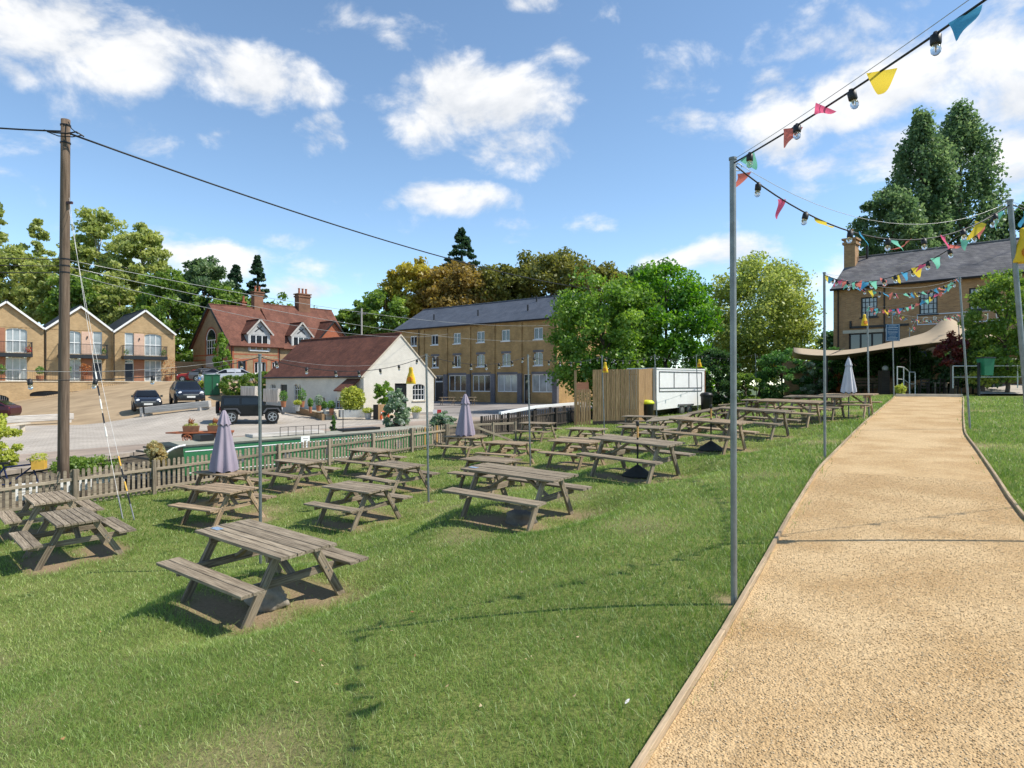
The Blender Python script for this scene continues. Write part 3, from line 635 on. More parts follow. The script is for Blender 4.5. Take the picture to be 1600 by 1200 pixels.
bulb_me = MB().lathe([(.012, -.058), (.022, -.068), (.027, -.086), (.024, -.104), (.013, -.116), (.003, -.119)], 14).mesh('bulb', BULB, True)
fil = MB().tube([(-.01, 0, -.075), (0, 0, -.10), (.01, 0, -.075)], .0022, 5).mesh('filament', mat('filament', (.45, .30, .12), .4, .1, 5, metal=.5))
FLAGC = [('coral', (.80, .24, .20)), ('pink', (.82, .15, .28)), ('yellow', (.80, .62, .08)), ('teal', (.22, .60, .46)), ('blue', (.09, .36, .60))]
def flagmat(nm, c):
    m, nt, N, L, b = nodes('pennant_' + nm); N.remove(b); d = N.new('ShaderNodeBsdfDiffuse'); d.inputs[0].default_value = c4(c); t = N.new('ShaderNodeBsdfTranslucent'); t.inputs[0].default_value = c4(c); x = N.new('ShaderNodeMixShader'); x.inputs[0].default_value = .45
    L.new(d.outputs[0], x.inputs[1]); L.new(t.outputs[0], x.inputs[2]); L.new(x.outputs[0], N['Material Output'].inputs[0]); return m
FLAGM = [flagmat(*k) for k in FLAGC]
def flag_mesh(seed, m):
    rr = random.Random(seed); nx, nz = 6, 8; V = []; Fs = []; bend = rr.uniform(.5, 1.6); tw = rr.uniform(-.8, .8)
    for j in range(nz + 1):
        f = j / nz; wdt = .085 * (1 - f * .93)
        for i in range(nx + 1):
            u = (i / nx * 2 - 1) * wdt; zz = -f * .21; yy = .045 * math.sin(f * 3.2 + u * 18 * tw) * f * 1.5 + .10 * bend * f * f
            V.append((u + .05 * tw * f * f, yy, zz * math.cos(bend * f * .55)))
    for j in range(nz):
        for i in range(nx): a = j * (nx + 1) + i; Fs.append((a, a + 1, a + nx + 2, a + nx + 1))
    return MB().add(V, Fs).mesh('pennant', m, True)
FLAGS = [[flag_mesh(k * 10 + j, FLAGM[k]) for j in range(3)] for k in range(5)]
_fi = [0]
def span(A, B, sag, lab, bulbs=8, flags=0, r=.0065, wire=True, bscale=1., cat='string lights', seed=0, fscale=1., cols=None):
    A, B = Vector(A), Vector(B); o = thing('festoon_string', lab, cat, A, 0, 'strings of festoon lights' + (' with bunting' if flags else '')); d = B - A; rr = random.Random(seed)
    f = lambda t: d * t + Vector((0, 0, -sag * 4 * t * (1 - t)))
    MB().tube([f(t) for t in np.linspace(0, 1, 25)], r, 6).build('cable', CABLE, o, smooth=True)
    if wire: MB().tube([f(t) * 1 + Vector((0, 0, .03 + sag * .25 * 4 * t * (1 - t))) for t in np.linspace(0, 1, 17)], .0022, 5).build('support_wire', WIRE, o, smooth=True)
    for k in range(bulbs):
        t = (k + .5) / bulbs + rr.uniform(-.01, .01); s = link('lamp_socket', sock_me, o, f(t)); s.scale = (bscale,) * 3
        s.rotation_euler = (rr.uniform(-.25, .25), rr.uniform(-.25, .25), rr.uniform(0, 6)); b = link('bulb', bulb_me, s); link('filament', fil, s)
    az = math.atan2(d.y, d.x)
    for k in range(flags):
        t = (k + .5) / flags + rr.uniform(-.35, .35) / flags; ci = cols[k % len(cols)] if cols else _fi[0] % 5; _fi[0] += rr.choice((1, 1, 2, 3)); g = link('pennant', FLAGS[ci][rr.randrange(3)], o, f(t))
        g.rotation_euler = (rr.uniform(-.35, .45), rr.uniform(-.6, .6), (az if abs(math.cos(az)) > .45 else az + .7) + rr.choice((0, PI)) + rr.uniform(-.3, .3)); g.scale = (rr.uniform(.8, 1.1) * fscale,) * 3
    return o
Q = POLES; dn = Vector((0, 0, -.03))
span(Q['p1'] + dn, Q['r0'] + dn, .10, 'festoon and bunting string rising from the near pole out of the top right', 8, 9, .0065, seed=3, fscale=.85, bscale=.95, cols=[3, 0, 1, 2, 4, 2, 0, 1, 3])
span(Q['p1'] + dn, Q['r1'] + dn, .50, 'festoon and bunting string sagging from the near pole to the right edge pole', 7, 9, .0065, seed=5, fscale=.95, bscale=.95, cols=[0, 1, 2, 4, 3, 0, 1, 2, 3])
r1x = Q['r1'] + Vector((7, 2.4, .1)); span(Q['r1'] + dn, r1x, .3, 'festoon string running off to the right of the edge pole', 6, 5, seed=8)
span(Q['r1'] + dn, Q['p2'] + dn, .42, 'bunting string from the right edge pole back to the second left pole', 12, 18, seed=6, fscale=.75)
span(Q['p2'] + dn, Q['r2'] + dn, .38, 'bunting string across the path from second left pole to leaning pole', 10, 20, seed=7, fscale=.8)
span(Q['r2'] + dn, Q['p3'] + dn, .36, 'bunting string from leaning pole to the third left pole', 10, 22, seed=9, fscale=.8)
span(Q['p3'] + dn, Q['r3'] + dn, .40, 'bunting string across the path from third left pole to thin right pole', 10, 22, seed=10, fscale=.8)
span(Q['r3'] + dn, Q['p4'] + dn, .36, 'bunting string from thin right pole to the notice pole', 8, 18, seed=12)
span(Q['p5'] + dn, Q['r3'] + Vector((1.2, 6, .3)), .35, 'far bunting string in front of the canopy peak', 8, 16, seed=14)
for a, b, lab in (('Z', 'A', 'light string at the far left in front of the gabled houses'), ('A', 'B', 'light string in front of the white cottage roof'), ('B', 'C', 'light string in front of the brick mill'), ('C', 'D', 'light string left of the timber enclosure'),
               ('D', 'E', 'light string above the timber enclosure'), ('E', 'Fp', 'light string above the white trailer'), ('Fp', 'G', 'light string crossing behind the tall near pole'), ('G', 'H', 'short far light string before the hedge')):
    span(Q[a] + dn, Q[b] + dn, .30 if a in 'ZA' else .24, lab, 7, 0, .007, bscale=1.0 if a in 'ZA' else 1.3, wire=(a in 'ZA'), seed=ord(a[0]))
# yellow trap bags
YEL = mat('yellow_bag', (.78, .50, .015), .5, .12, 5); ORG = mat('orange_print', (.62, .20, .01), .6, .2, 8)
bag_me = MB().lathe([(.03, .22), (.06, .20), (.065, .13), (.06, .09), (.085, .03), (.115, -.06), (.135, -.16), (.145, -.235), (.14, -.245), (.0, -.23)], 12)
bag_me.v = [(x, y * .55, z) for x, y, z in bag_me.v]; bag_me = bag_me.mesh('bag', YEL, True)
def bag(at, lab, s=1.):
    o = thing('trap_bag', lab, 'yellow bag', at, random.uniform(-.4, .4), 'yellow trap bags hung on the festoon poles'); b = link('pouch', bag_me, o); b.scale = (s,) * 3
    MB().prism([(math.cos(a) * .075, math.sin(a) * .075) for a in np.linspace(0, 2*PI, 10)[:-1]], lambda p: (p[0] * s, (-.105 - .02 * (p[1] < 0)) * s, (p[1] - .12) * s), lambda p: (p[0] * s, -.04 * s, (p[1] - .12) * s)).build('printed_flower', ORG, o)
    MB().tube([(0, 0, .2 * s), (0, 0, .34 * s)], .004, 5).build('string', WIRE, o)
for k, dx, dz, lab, s in (('D', .14, -.52, 'yellow bag on the pole in front of the timber enclosure', 1), ('Fp', .17, -.50, 'yellow bag on the pole by the trailer end', 1), ('H', -.17, -.60, 'yellow bag on the farthest lawn pole', .95), ('p3', -.10, -.45, 'yellow bag on the third path pole', .8), ('r1', .14, -.46, 'large yellow bag on the pole at the right picture edge', .8)):
    bag(Q[k] + Vector((dx, -.02, dz)), lab, s)
bag(P(642, 586, 15.6), 'yellow bag hanging in front of the white cottage gable', .85)
# blue notices
BLUE = mat('blue_sign', (.018, .085, .19), .45, .1, 3); LET = mat('sign_letters', (.60, .66, .72), .6, .05, 3)
def textobj(s, size, m, parent, loc, rot, ext=.003, align='CENTER', name='lettering'):
    cu = bpy.data.curves.new(name, 'FONT'); cu.body = s; cu.size = size; cu.extrude = ext; cu.align_x = align; cu.resolution_u = 2
    o = bpy.data.objects.new(name, cu); col.objects.link(o); me = bpy.data.meshes.new_from_object(o.evaluated_get(bpy.context.evaluated_depsgraph_get())); bpy.data.objects.remove(o)
    me.materials.append(m); o = bpy.data.objects.new(name, me); col.objects.link(o); o.parent = parent; o.location = loc; o.rotation_euler = rot; return o
def notice(k, z0, z1, wd, lab):
    b = Q[k]; o = thing('notice_board', lab, 'sign', (b.x, b.y - .04, 0), math.radians(-20))
    MB().box((-wd/2, -.02, z0), (wd/2, 0, z1)).build('panel', BLUE, o); h = z1 - z0; fr = MB(); e = .03
    for a, c in (((-wd/2+e, z1-e), (wd/2-e, z1-e)), ((-wd/2+e, z0+e), (wd/2-e, z0+e)), ((-wd/2+e, z0+e), (-wd/2+e, z1-e)), ((wd/2-e, z0+e), (wd/2-e, z1-e))): fr.bar((a[0], -.022, a[1]), (c[0], -.022, c[1]), .012, .006, (0, 1, 0))
    fr.build('border', LET, o); l = MB(); rr = random.Random(4)
    for f, hh, ww in ((.10, .055, .55), (.20, .075, .72), (.31, .05, .66), (.42, .04, .7), (.50, .045, .7), (.58, .04, .5), (.70, .05, .45), (.79, .05, .7), (.87, .05, .62)):
        x = -wd * ww / 2; z = z1 - h * f
        while x < wd * ww / 2: q = rr.uniform(.5, 1.2) * hh * h * .5; l.box((x, -.0235, z - hh * h * .5), (min(x + q, wd * ww / 2), -.0205, z)); x += q + hh * h * .22
    l.build('print', LET, o)['kind'] = 'stuff'
d4 = Q['p4'].y; notice('p4', (600 - 533) / F * d4, (600 - 506.5) / F * d4, 19.5 / F * d4, 'larger dark blue notice board on the pole at the path end')
d6 = Q['p6'].y; notice('p6', (600 - 570) / F * d6, (600 - 549) / F * d6, 15.5 / F * d6, 'smaller blue notice board beyond the path end')
# ---------------------------------------------------------------- picket fences
def q_at(px, v):
    lo, hi = -20., 90.
    for _ in range(60):
        m = (lo + hi) / 2; x, y = from_vw(v, m)
        if y < .5 or x / y * F + 800 < px: lo = m
        else: hi = m
    return lo
def picket_mesh(h, wd, m, rnd=True):
    poly = [(-wd/2, 0), (wd/2, 0), (wd/2, h - wd/2)] + ([(math.cos(a) * wd/2, h - wd/2 + math.sin(a) * wd/2) for a in np.linspace(.3, PI - .3, 5)] if rnd else [(wd/2, h), (-wd/2, h)]) + [(-wd/2, h - wd/2)]
    return MB().prism(poly, lambda p: (p[0], -.009, p[1]), lambda p: (p[0], .009, p[1])).mesh('picket', m)
def fence(name, lab, q0, q1, v, h, m, step, posts, zf=lawn_z, special=None, gap=.07, wd=.072, behind=1):
    ang = math.atan2(.78, .625); x0, y0 = from_vw(v, q0); o = thing(name, lab, 'fence', (x0, y0, 0), ang)
    pm = picket_mesh(h, wd, m); n = int((q1 - q0) / step); rr = random.Random(2); zz = lambda s: float(zf(*from_vw(v, q0 + s)))
    for k in range(n):
        s = (k + .5) * step; me = special[k] if special and k in special else pm; p = link('picket', me, o, (s, .028 * behind, zz(s) + .05 + rr.uniform(-.012, .012))); p.rotation_euler = (rr.uniform(-.02, .02), rr.uniform(-.02, .02), 0)
    L_ = q1 - q0; np_ = int(L_ / posts); ps = [L_ * i / np_ for i in range(np_ + 1)]
    for i, s in enumerate(ps):
        barobj('post', (s, -.03, zz(s) - .1), (s, -.03, zz(s) + h + .06), .095, .095, m, o, up=(0, 1, 0))
        if i < np_:
            s2 = ps[i + 1]
            for hh in (h * .78, h * .2): barobj('rail', (s + .05, -.008, zz(s) + hh), (s2 - .05, -.008, zz(s2) + hh), .035, .075, m, o)
    return o
qE = q_at(697, FENCE_V); yp = picket_mesh(.9, .072, WOODY)
fence('picket_fence', 'long weathered picket fence along the canal side of the lawn', -11.05, qE, FENCE_V, .9, WOODF, .135, 1.92, special={k: yp for k in (71, 134, 139, 178)})
# light timber gate standing open beside the fence end
ge = hit(700, 701); o = thing('timber_gate', 'pale timber field gate with diagonal brace beside the right lilac parasol', 'gate', ge, math.radians(31))
for z, hgt in ((.12, .09), (.50, .07), (.92, .09)): barobj('bar', (0, 0, z), (3.2, 0, z + .02), .04, hgt, WOODF, o)
for x in (0, 1.05, 2.1, 3.2): barobj('upright', (x, -.042, 0), (x, -.042, 1.02), .08, .04, WOODF, o, up=(0, 1, 0))
barobj('diagonal_brace', (1.1, -.05, .9), (3.1, -.05, .16), .04, .09, WOODF, o)
qF0, qF1 = q_at(752, -7.3), q_at(900, -7.3)
fence('dark_picket_fence', 'dark stained picket fence below the white tipped lock rail', qF0, qF1, -7.3, 1.0, DARKW, .15, 1.9)
ang = math.atan2(.78, .625)
qa_, qb_ = q_at(781, -5.9), q_at(905, -5.9); x0, y0 = from_vw(-5.9, qa_); dz0 = -(646 - 600) / F * y0; x1, y1 = from_vw(-5.9, qb_); dz1 = -(630 - 600) / F * y1
o = thing('lock_rail', 'white topped handrail on black posts beside the canal lock', 'handrail', (x0, y0, 0), ang); Lr = qb_ - qa_
pts = [(0, 0, dz0), (Lr * .42, 0, dz0 + (dz1 - dz0) * .72), (Lr, 0, dz1)]
for i in range(2): barobj('rail', pts[i], pts[i + 1], .16, .14, WHITE, o)
for f in np.linspace(.02, .98, 6):
    z = np.interp(f * Lr, [p[0] for p in pts], [p[2] for p in pts]); barobj('post', (f * Lr, 0, z - 1.15), (f * Lr, 0, z - .07), .12, .12, BLACK, o, up=(0, 1, 0))
# ---------------------------------------------------------------- building helpers (all in the building's own axes)
UP = Vector((0, 0, 1))
class Wall:
    def __init__(s, o, right): s.o = Vector(o); s.r = Vector(right).normalized(); s.n = s.r.cross(UP)
    def p(s, u, z, d=0): return s.o + s.r * u + UP * z + s.n * d     # d > 0 is outward
def facade(mb, wf, W, H, ops=(), depth=.16, z0=0, gable=0, gmid=None):
    """openings: (u, z, w, h, arch_rise)"""
    us = sorted({0, W, *[round(o[0], 4) for o in ops], *[round(o[0] + o[2], 4) for o in ops]}); zs = sorted({z0, H, *[round(o[1], 4) for o in ops], *[round(o[1] + o[3], 4) for o in ops]})
    for i in range(len(us) - 1):
        for j in range(len(zs) - 1):
            cu, cz = (us[i] + us[i+1]) / 2, (zs[j] + zs[j+1]) / 2
            if any(o[0] < cu < o[0] + o[2] and o[1] < cz < o[1] + o[3] for o in ops): continue
            mb.add([wf.p(us[i], zs[j]), wf.p(us[i+1], zs[j]), wf.p(us[i+1], zs[j+1]), wf.p(us[i], zs[j+1])], [(0, 1, 2, 3)])
    for o in ops:
        u, z, w_, h = o[:4]; c = [(u, z), (u + w_, z), (u + w_, z + h), (u, z + h)]
        for k in range(4):
            a, b = c[k], c[(k + 1) % 4]; mb.add([wf.p(*a), wf.p(*b), wf.p(*b, -depth), wf.p(*a, -depth)], [(0, 1, 2, 3)])
        if len(o) > 4 and o[4]:
            rise = o[4]; n = 8; xs = np.linspace(0, w_, 2 * n + 1); zz = [z + h - rise + rise * math.sqrt(max(0, 1 - (2 * x / w_ - 1) ** 2)) for x in xs]
            for sgn in (0, 1):
                ids = range(0, n + 1) if sgn == 0 else range(n, 2 * n + 1)
                poly = [(u + xs[i], zz[i]) for i in ids]; poly = poly + ([(u, z + h)] if sgn == 0 else [(u + w_, z + h)])
                if sgn == 0: poly = [(u, z + h - rise)] + poly[1:]
                k = len(poly); mb.add([wf.p(*q) for q in poly] + [wf.p(*q, -depth * .6) for q in poly], [tuple(range(k))] + [(i, k + i, k + (i + 1) % k, (i + 1) % k) for i in range(k)])
    if gable:
        gm = W / 2 if gmid is None else gmid; mb.add([wf.p(0, H), wf.p(W, H), wf.p(gm, H + gable)], [(0, 1, 2)])
def wpart(mb, wf, u0, z0, u1, z1, d0, d1):
    c = [wf.p(u, z, d) for d in (d0, d1) for u, z in ((u0, z0), (u1, z0), (u1, z1), (u0, z1))]; mb.add(c, [(0, 1, 2, 3), (7, 6, 5, 4), (0, 4, 5, 1), (1, 5, 6, 2), (2, 6, 7, 3), (3, 7, 4, 0)]); return mb
def window(par, wf, u, z, w_, h, cols=2, rows=1, fm=None, inset=.09, sill=True, fw=.06, bar=.03, arch=0, glass=None, name='window', sm=None, vb=None):
    fm = fm or WHITE; m = MB(); d0, d1 = -inset - .06, -inset
    for a in ((u, z, u + fw, z + h), (u + w_ - fw, z, u + w_, z + h), (u + fw, z, u + w_ - fw, z + fw), (u + fw, z + h - fw, u + w_ - fw, z + h)): wpart(m, wf, *a, d0, d1)
    for k in range(1, cols): x = u + w_ * k / cols; wpart(m, wf, x - bar/2, z + fw, x + bar/2, z + h - fw, d0 + .01, d1 - .005)
    for k in range(1, rows): y = z + h * k / rows; wpart(m, wf, u + fw, y - bar/2, u + w_ - fw, y + bar/2, d0 + .012, d1 - .008)
    o = m.build(name, fm, par)
    MB().add([wf.p(u + fw * .5, z + fw * .5, d0 + .02), wf.p(u + w_ - fw * .5, z + fw * .5, d0 + .02), wf.p(u + w_ - fw * .5, z + h - fw * .5, d0 + .02), wf.p(u + fw * .5, z + h - fw * .5, d0 + .02)], [(0, 1, 2, 3)]).build('pane', glass or GLASS, o)
    if sill: wpart(MB(), wf, u - .08, z - .09, u + w_ + .08, z - .002, -.1, .08).build('sill', sm or WHITE, o)
    return o
def door(par, wf, u, z, w_, h, m, fm=None, glazed=False, inset=.1):
    d = wpart(MB(), wf, u + .05, z, u + w_ - .05, z + h - .05, -inset - .05, -inset).build('door', m, par)
    f = MB(); 
    for a in ((u, z, u + .05, z + h), (u + w_ - .05, z, u + w_, z + h), (u + .05, z + h - .05, u + w_ - .05, z + h)): wpart(f, wf, *a, -inset - .07, -inset + .02)
    f.build('door_frame', fm or WHITE, d)
    if glazed: wpart(MB(), wf, u + .2, z + .35, u + w_ - .2, z + h - .25, -inset - .045, -inset + .006).build('pane', GLASS, d)
    wpart(MB(), wf, u + w_ - .17, z + .98, u + w_ - .13, z + 1.1, -inset, -inset + .05).build('handle', GALV, d); return d
def pipe(par, wf, u, z0, z1, m=None): return MB().tube([wf.p(u, z0, .07), wf.p(u, z1 - .25, .07), wf.p(u, z1, .22)], .045, 8).build('downpipe', m or BLACK, par)
def roof_pair(par, x0, x1, y0, y1, ze, zr, axis, m, over=.3, vo=.25, th=.14, name='roof'):
    """two slopes; ridge along axis ('x' or 'y')"""
    if axis == 'x':
        ym = (y0 + y1) / 2; k = (zr - ze) / (ym - y0); a, b = x0 - vo, x1 + vo
        A = [(a, y0 - over, ze - over * k), (b, y0 - over, ze - over * k), (b, ym, zr), (a, ym, zr)]; B = [(b, y1 + over, ze - over * k), (a, y1 + over, ze - over * k), (a, ym, zr), (b, ym, zr)]
    else:
        xm = (x0 + x1) / 2; k = (zr - ze) / (xm - x0); a, b = y0 - vo, y1 + vo
        A = [(x0 - over, b, ze - over * k), (x0 - over, a, ze - over * k), (xm, a, zr), (xm, b, zr)]; B = [(x1 + over, a, ze - over * k), (x1 + over, b, ze - over * k), (xm, b, zr), (xm, a, zr)]
    lift = Vector((0, 0, th)); m_ = MB(); m_.slab([Vector(p) + lift for p in A], th * .8); m_.slab([Vector(p) + lift for p in B], th * .8)
    o = m_.build(name, m, par); ends = (Vector(A[3]) + lift, Vector(A[2]) + lift); MB().tube([ends[0] + Vector((0, 0, .01)), ends[1] + Vector((0, 0, .01))], .09, 8).build('ridge_tiles', m, o); return o
SLATE = brickmat('slate', (.070, .080, .100), (.095, .104, .125), (.05, .055, .07), .30, .16, .22, .006, rough=.55)
SLATE2 = brickmat('old_slate', (.105, .10, .105), (.17, .16, .155), (.07, .065, .065), .32, .17, .35, .007, rough=.7)
DSLATE = brickmat('charcoal_slate', (.028, .031, .038), (.042, .045, .053), (.02, .022, .027), .30, .17, .2, .006, rough=.6)
TILE = brickmat('red_clay_tile', (.19, .08, .052), (.135, .058, .042), (.08, .036, .028), .17, .10, .35, .008)
TILE2 = brickmat('brown_clay_tile', (.165, .065, .040), (.115, .045, .032), (.06, .028, .02), .17, .10, .35, .008)
BUFF = brickmat('buff_brick', (.50, .335, .165), (.40, .255, .12), (.45, .35, .22), .225, .075, .2)
BROWN = brickmat('brown_stock_brick', (.47, .285, .105), (.36, .21, .078), (.38, .27, .145), .225, .075, .26)
PUBB = brickmat('pub_brick', (.45, .25, .115), (.31, .165, .08), (.37, .26, .155), .225, .075, .2)
YSTOCK = brickmat('yellow_stock_brick', (.36, .25, .13), (.27, .175, .09), (.30, .23, .15), .225, .075, .2)
REDB = brickmat('red_brick', (.42, .105, .045), (.33, .08, .035), (.30, .16, .10), .225, .075, .12)
BLUEB = brickmat('blue_brick', (.10, .10, .12), (.15, .145, .16), (.24, .22, .21), .225, .075, .2)
WBRICK = brickmat('white_painted_brick', (.68, .645, .57), (.64, .605, .53), (.58, .55, .48), .225, .075, .11)
CLAD = mat('larch_cladding', (.36, .165, .095), .8, .25, 4, stretch=(.4, .4, 9)); CLADP = mat('pale_cladding', (.62, .42, .31), .8, .2, 4, stretch=(.4, .4, 9))
RAILM = mat('dark_railing', (.02, .024, .028), .45, .1, 4); CURT = mat('pale_curtain_glass', (.30, .33, .34), .12, .4, .8, spec=.8); STN = mat('cast_stone', (.52, .46, .36), .85, .15, 4)  # CURT is a paler pane colour for curtained windows
# ---------------------------------------------------------------- gabled houses
PLANTG = leafmat('pot_plant', (.03, .07, .015), (.07, .14, .03), (.16, .24, .06)); PLANTR = leafmat('red_flowers', (.30, .02, .02), (.55, .04, .03), (.10, .18, .04)); PLANTY = leafmat('yellow_green', (.12, .14, .02), (.26, .28, .05), (.42, .40, .10)); PLANTB = leafmat('bronze_leaf', (.10, .03, .015), (.22, .08, .03), (.30, .16, .06)); PLANTW = leafmat('silver_leaf', (.05, .09, .04), (.13, .18, .10), (.40, .42, .34))
TERRA = mat('terracotta', (.36, .15, .075), .85, .2, 6); ZINC = mat('zinc_planter', (.42, .42, .40), .5, .15, 4, metal=.3)
def leaves(n, c, r, size, rng, tint=(.0, 1.), spiky=False, shell=.35):
    """n leaf quads in an ellipsoid; returns verts, quads, tint"""
    u = rng.normal(size=(n, 3)); u /= np.linalg.norm(u, axis=1)[:, None]; rad = (shell + (1 - shell) * rng.random(n)) ** .6
    p = u * rad[:, None] * np.asarray(r) + np.asarray(c); d = rng.normal(size=(n, 3)); d[:, 2] = d[:, 2] * .6 + (1.1 if spiky else .0)
    if spiky: d[:, :2] = d[:, :2] * .5 + u[:, :2] * .7
    d /= np.linalg.norm(d, axis=1)[:, None]; e = np.cross(d, rng.normal(size=(n, 3))); e /= np.linalg.norm(e, axis=1)[:, None] + 1e-9
    s = size * rng.uniform(.6, 1.3, n)[:, None]; a = d * s; b = e * s * (.12 if spiky else .36)
    V = np.stack([p - a * .5, p + b * .5 - a * .05, p + a * .5, p - b * .5 - a * .05], 1).reshape(-1, 3)
    q = np.arange(n * 4).reshape(-1, 4); t = np.repeat(np.clip(rng.uniform(tint[0], tint[1], n) * .6 + .4 * (tint[0] + (tint[1] - tint[0]) * (u[:, 2] * .5 + .5) * rng.random(n) * 1.3), 0, 1), 4)
    return V, q, t
def plant_part(name, par, n, c, r, size, m, seed, **k):
    V, q, t = leaves(n, c, r, size, np.random.default_rng(seed), **k); return link(name, npmesh(name, V, quads=q, tint=t, mat=m), par)
HA = math.atan2(.68, .73)
def house(apx, kind, lab, seed):
    x, y = apx; o = thing('gabled_house', lab, 'house', (x, y, .28), HA, 'row of gabled houses'); hw, He, gb, D = 3.22, 5.55, 2.62, 9.5
    wf = Wall((-hw, 0, 0), (1, 0, 0)); s = 1 if kind == 1 else -1; C = hw
    nu = C - s * 1.62 - .45; bu = C + s * .85 - .9; pu = C - s * .62 - .52
    ops = [(nu, 0, .9, 2.5), (bu, .0, 1.8, 2.5), (nu, 2.98, .9, 2.65), (bu, 2.98, 1.8, 2.55, .28)]
    m = MB(); facade(m, wf, 2 * hw, He, ops, .18, -.6, gb); facade(m, Wall((hw, 0, 0), (0, 1, 0)), D, He, (), 0, -.6); facade(m, Wall((-hw, D, 0), (0, -1, 0)), D, He, (), 0, -.6); m.build('wall', BUFF, o)
    door(o, wf, nu, .0, .9, 2.1, NAVY, inset=.12); window(o, wf, nu, 2.12, .9, .36, 1, 1, inset=.1, sill=False, glass=GLASS)
    window(o, wf, bu, .02, 1.8, 2.45, 3, 2, inset=.1, sill=False, fw=.09, bar=.08, glass=CURT); window(o, wf, nu, 3., .9, 2.6, 1, 2, inset=.1, sill=False, fw=.09, bar=.07, glass=CURT); window(o, wf, bu, 3., 1.8, 2.5, 3, 2, inset=.1, sill=False, fw=.09, bar=.08, glass=CURT)
    wpart(MB(), wf, pu, .0, pu + 1.04, 2.5, -.02, .03).build('cladding', CLAD, o); wpart(MB(), wf, pu, 2.98, pu + 1.04, 5.5, -.02, .03).build('cladding', CLADP if kind == 2 or seed == 3 else CLAD, o)
    b0, b1 = min(nu, bu) - .35, max(nu + .9, bu + 1.8) + .35
    bal = wpart(MB(), wf, b0, 2.52, b1, 2.9, 0, 1.15).build('balcony', RAILM, o); rl = MB(); z0, z1 = 2.9, 4.05
    for d in (1.1,):
        rl.bar(wf.p(b0, z1, d), wf.p(b1, z1, d), .05, .05); rl.bar(wf.p(b0, z0 + .1, d), wf.p(b1, z0 + .1, d), .03, .03)
        for u in np.arange(b0, b1 + .01, .13): rl.bar(wf.p(u, z0, d), wf.p(u, z1, d), .016, .016)
    for u in (b0 + .02, b1 - .02):
        rl.bar(wf.p(u, z1, .02), wf.p(u, z1, 1.1), .05, .05)
        for d in np.arange(.1, 1.1, .13): rl.bar(wf.p(u, z0, d), wf.p(u, z1, d), .016, .016)
    rl.build('railing', RAILM, bal)
    roof_pair(o, -hw, hw, 0, D, He, He + gb, 'y', DSLATE, .02, .28, .16)
    for sg in (-1, 1):
        k = gb / hw; barobj('bargeboard', (sg * (hw + .05), -.30, He - .05 * k + .02), (0, -.30, He + gb + .02), .05, .2, WHITE, o, up=(0, 0, 1))
    pipe(o, wf, .08, -.4, He); lamp = wpart(MB(), wf, pu + .5, 4.75, pu + .58, 5.0, .03, .15).build('wall_lamp', BLACK, o)
    for i, (u, mm) in enumerate(((b0 + .35, PLANTG), (b1 - .3, PLANTR if seed == 1 else PLANTG))): plant_part('balcony_plant', o, 90, wf.p(u, 3.35, .75), (.28, .28, .36), .2, mm, seed * 9 + i)
    return o
house((-52.2, 68.7), 1, 'leftmost buff brick gabled house cut by the picture edge, red flowers on balcony', 1)
house((-47.4, 73.1), 2, 'middle buff brick gabled house behind the telegraph pole', 2)
house((-42.4, 76.9), 1, 'right hand buff brick gabled house with its dark front door on the left', 3)
# podium wall and railing in front of the houses
o = thing('podium_wall', 'long buff brick retaining wall with railings below the gabled houses', 'wall', (-52.2, 68.7, 0), HA)
wf = Wall((-9, -3.1, 0), (1, 0, 0)); m = MB(); LW = 25.2
facade(m, wf, LW, .22, [(4.3, -1.95, 4.6, 1.0, .45), (10.6, -1.25, 3.2, .55, .3)], .3, -4.5); m.add([wf.p(0, .22), wf.p(LW, .22), wf.p(LW, .22, -3.1), wf.p(0, .22, -3.1)], [(0, 1, 2, 3)]); facade(m, Wall((-9 + LW, -3.1, 0), (0, 1, 0)), 3, .22, (), 0, -3); m.build('brickwork', BUFF, o)
wpart(MB(), wf, -.1, .22, LW + .1, .32, -.3, .06).build('coping', STN, o)
g = MB(); g.add([wf.p(4.2, -2, -.28), wf.p(9, -2, -.28), wf.p(9, -.9, -.28), wf.p(4.2, -.9, -.28)], [(0, 1, 2, 3)]); g.add([wf.p(10.5, -1.3, -.28), wf.p(14, -1.3, -.28), wf.p(14, -.6, -.28), wf.p(10.5, -.6, -.28)], [(0, 1, 2, 3)]); g.build('vent_shade_sheet', BLACK, o)  # black sheets stand in for the shade inside the vent openings
g = MB()
for u in np.arange(4.4, 8.9, .16): g.bar(wf.p(u, -1.95, -.08), wf.p(u, -.95, -.08), .03, .03)
g.build('vent_bars', GALV, o)
g = MB(); g.bar(wf.p(.2, 1.35, -.1), wf.p(LW - 1, 1.35, -.1), .05, .05)
for u in np.arange(.2, LW - 1, .14): g.bar(wf.p(u, .3, -.1), wf.p(u, 1.35, -.1), .016, .016)
g.build('railing', RAILM, o)
wpart(MB(), wf, LW - .3, -1., LW + .3, 1.25, -.35, .25).build('end_pier', BUFF, o)
w2 = Wall((-2, -4.6, 0), (1, 0, 0)); m = MB(); m.add([w2.p(0, -4), w2.p(16, -4), w2.p(16, -.75), w2.p(8.4, -1.05), w2.p(8.4, -1.75), w2.p(4.6, -1.9), w2.p(4.6, -2.75), w2.p(0, -2.75)], [tuple(range(8))]); m.build('lower_wall', BUFF, o)
for a, b in (((0, -2.75), (4.6, -2.75)), ((4.6, -1.9), (8.4, -1.75)), ((8.4, -1.05), (16, -.75))): barobj('coping', w2.p(*a, -.1), w2.p(*b, -.1), .35, .1, STN, o)
g = MB()
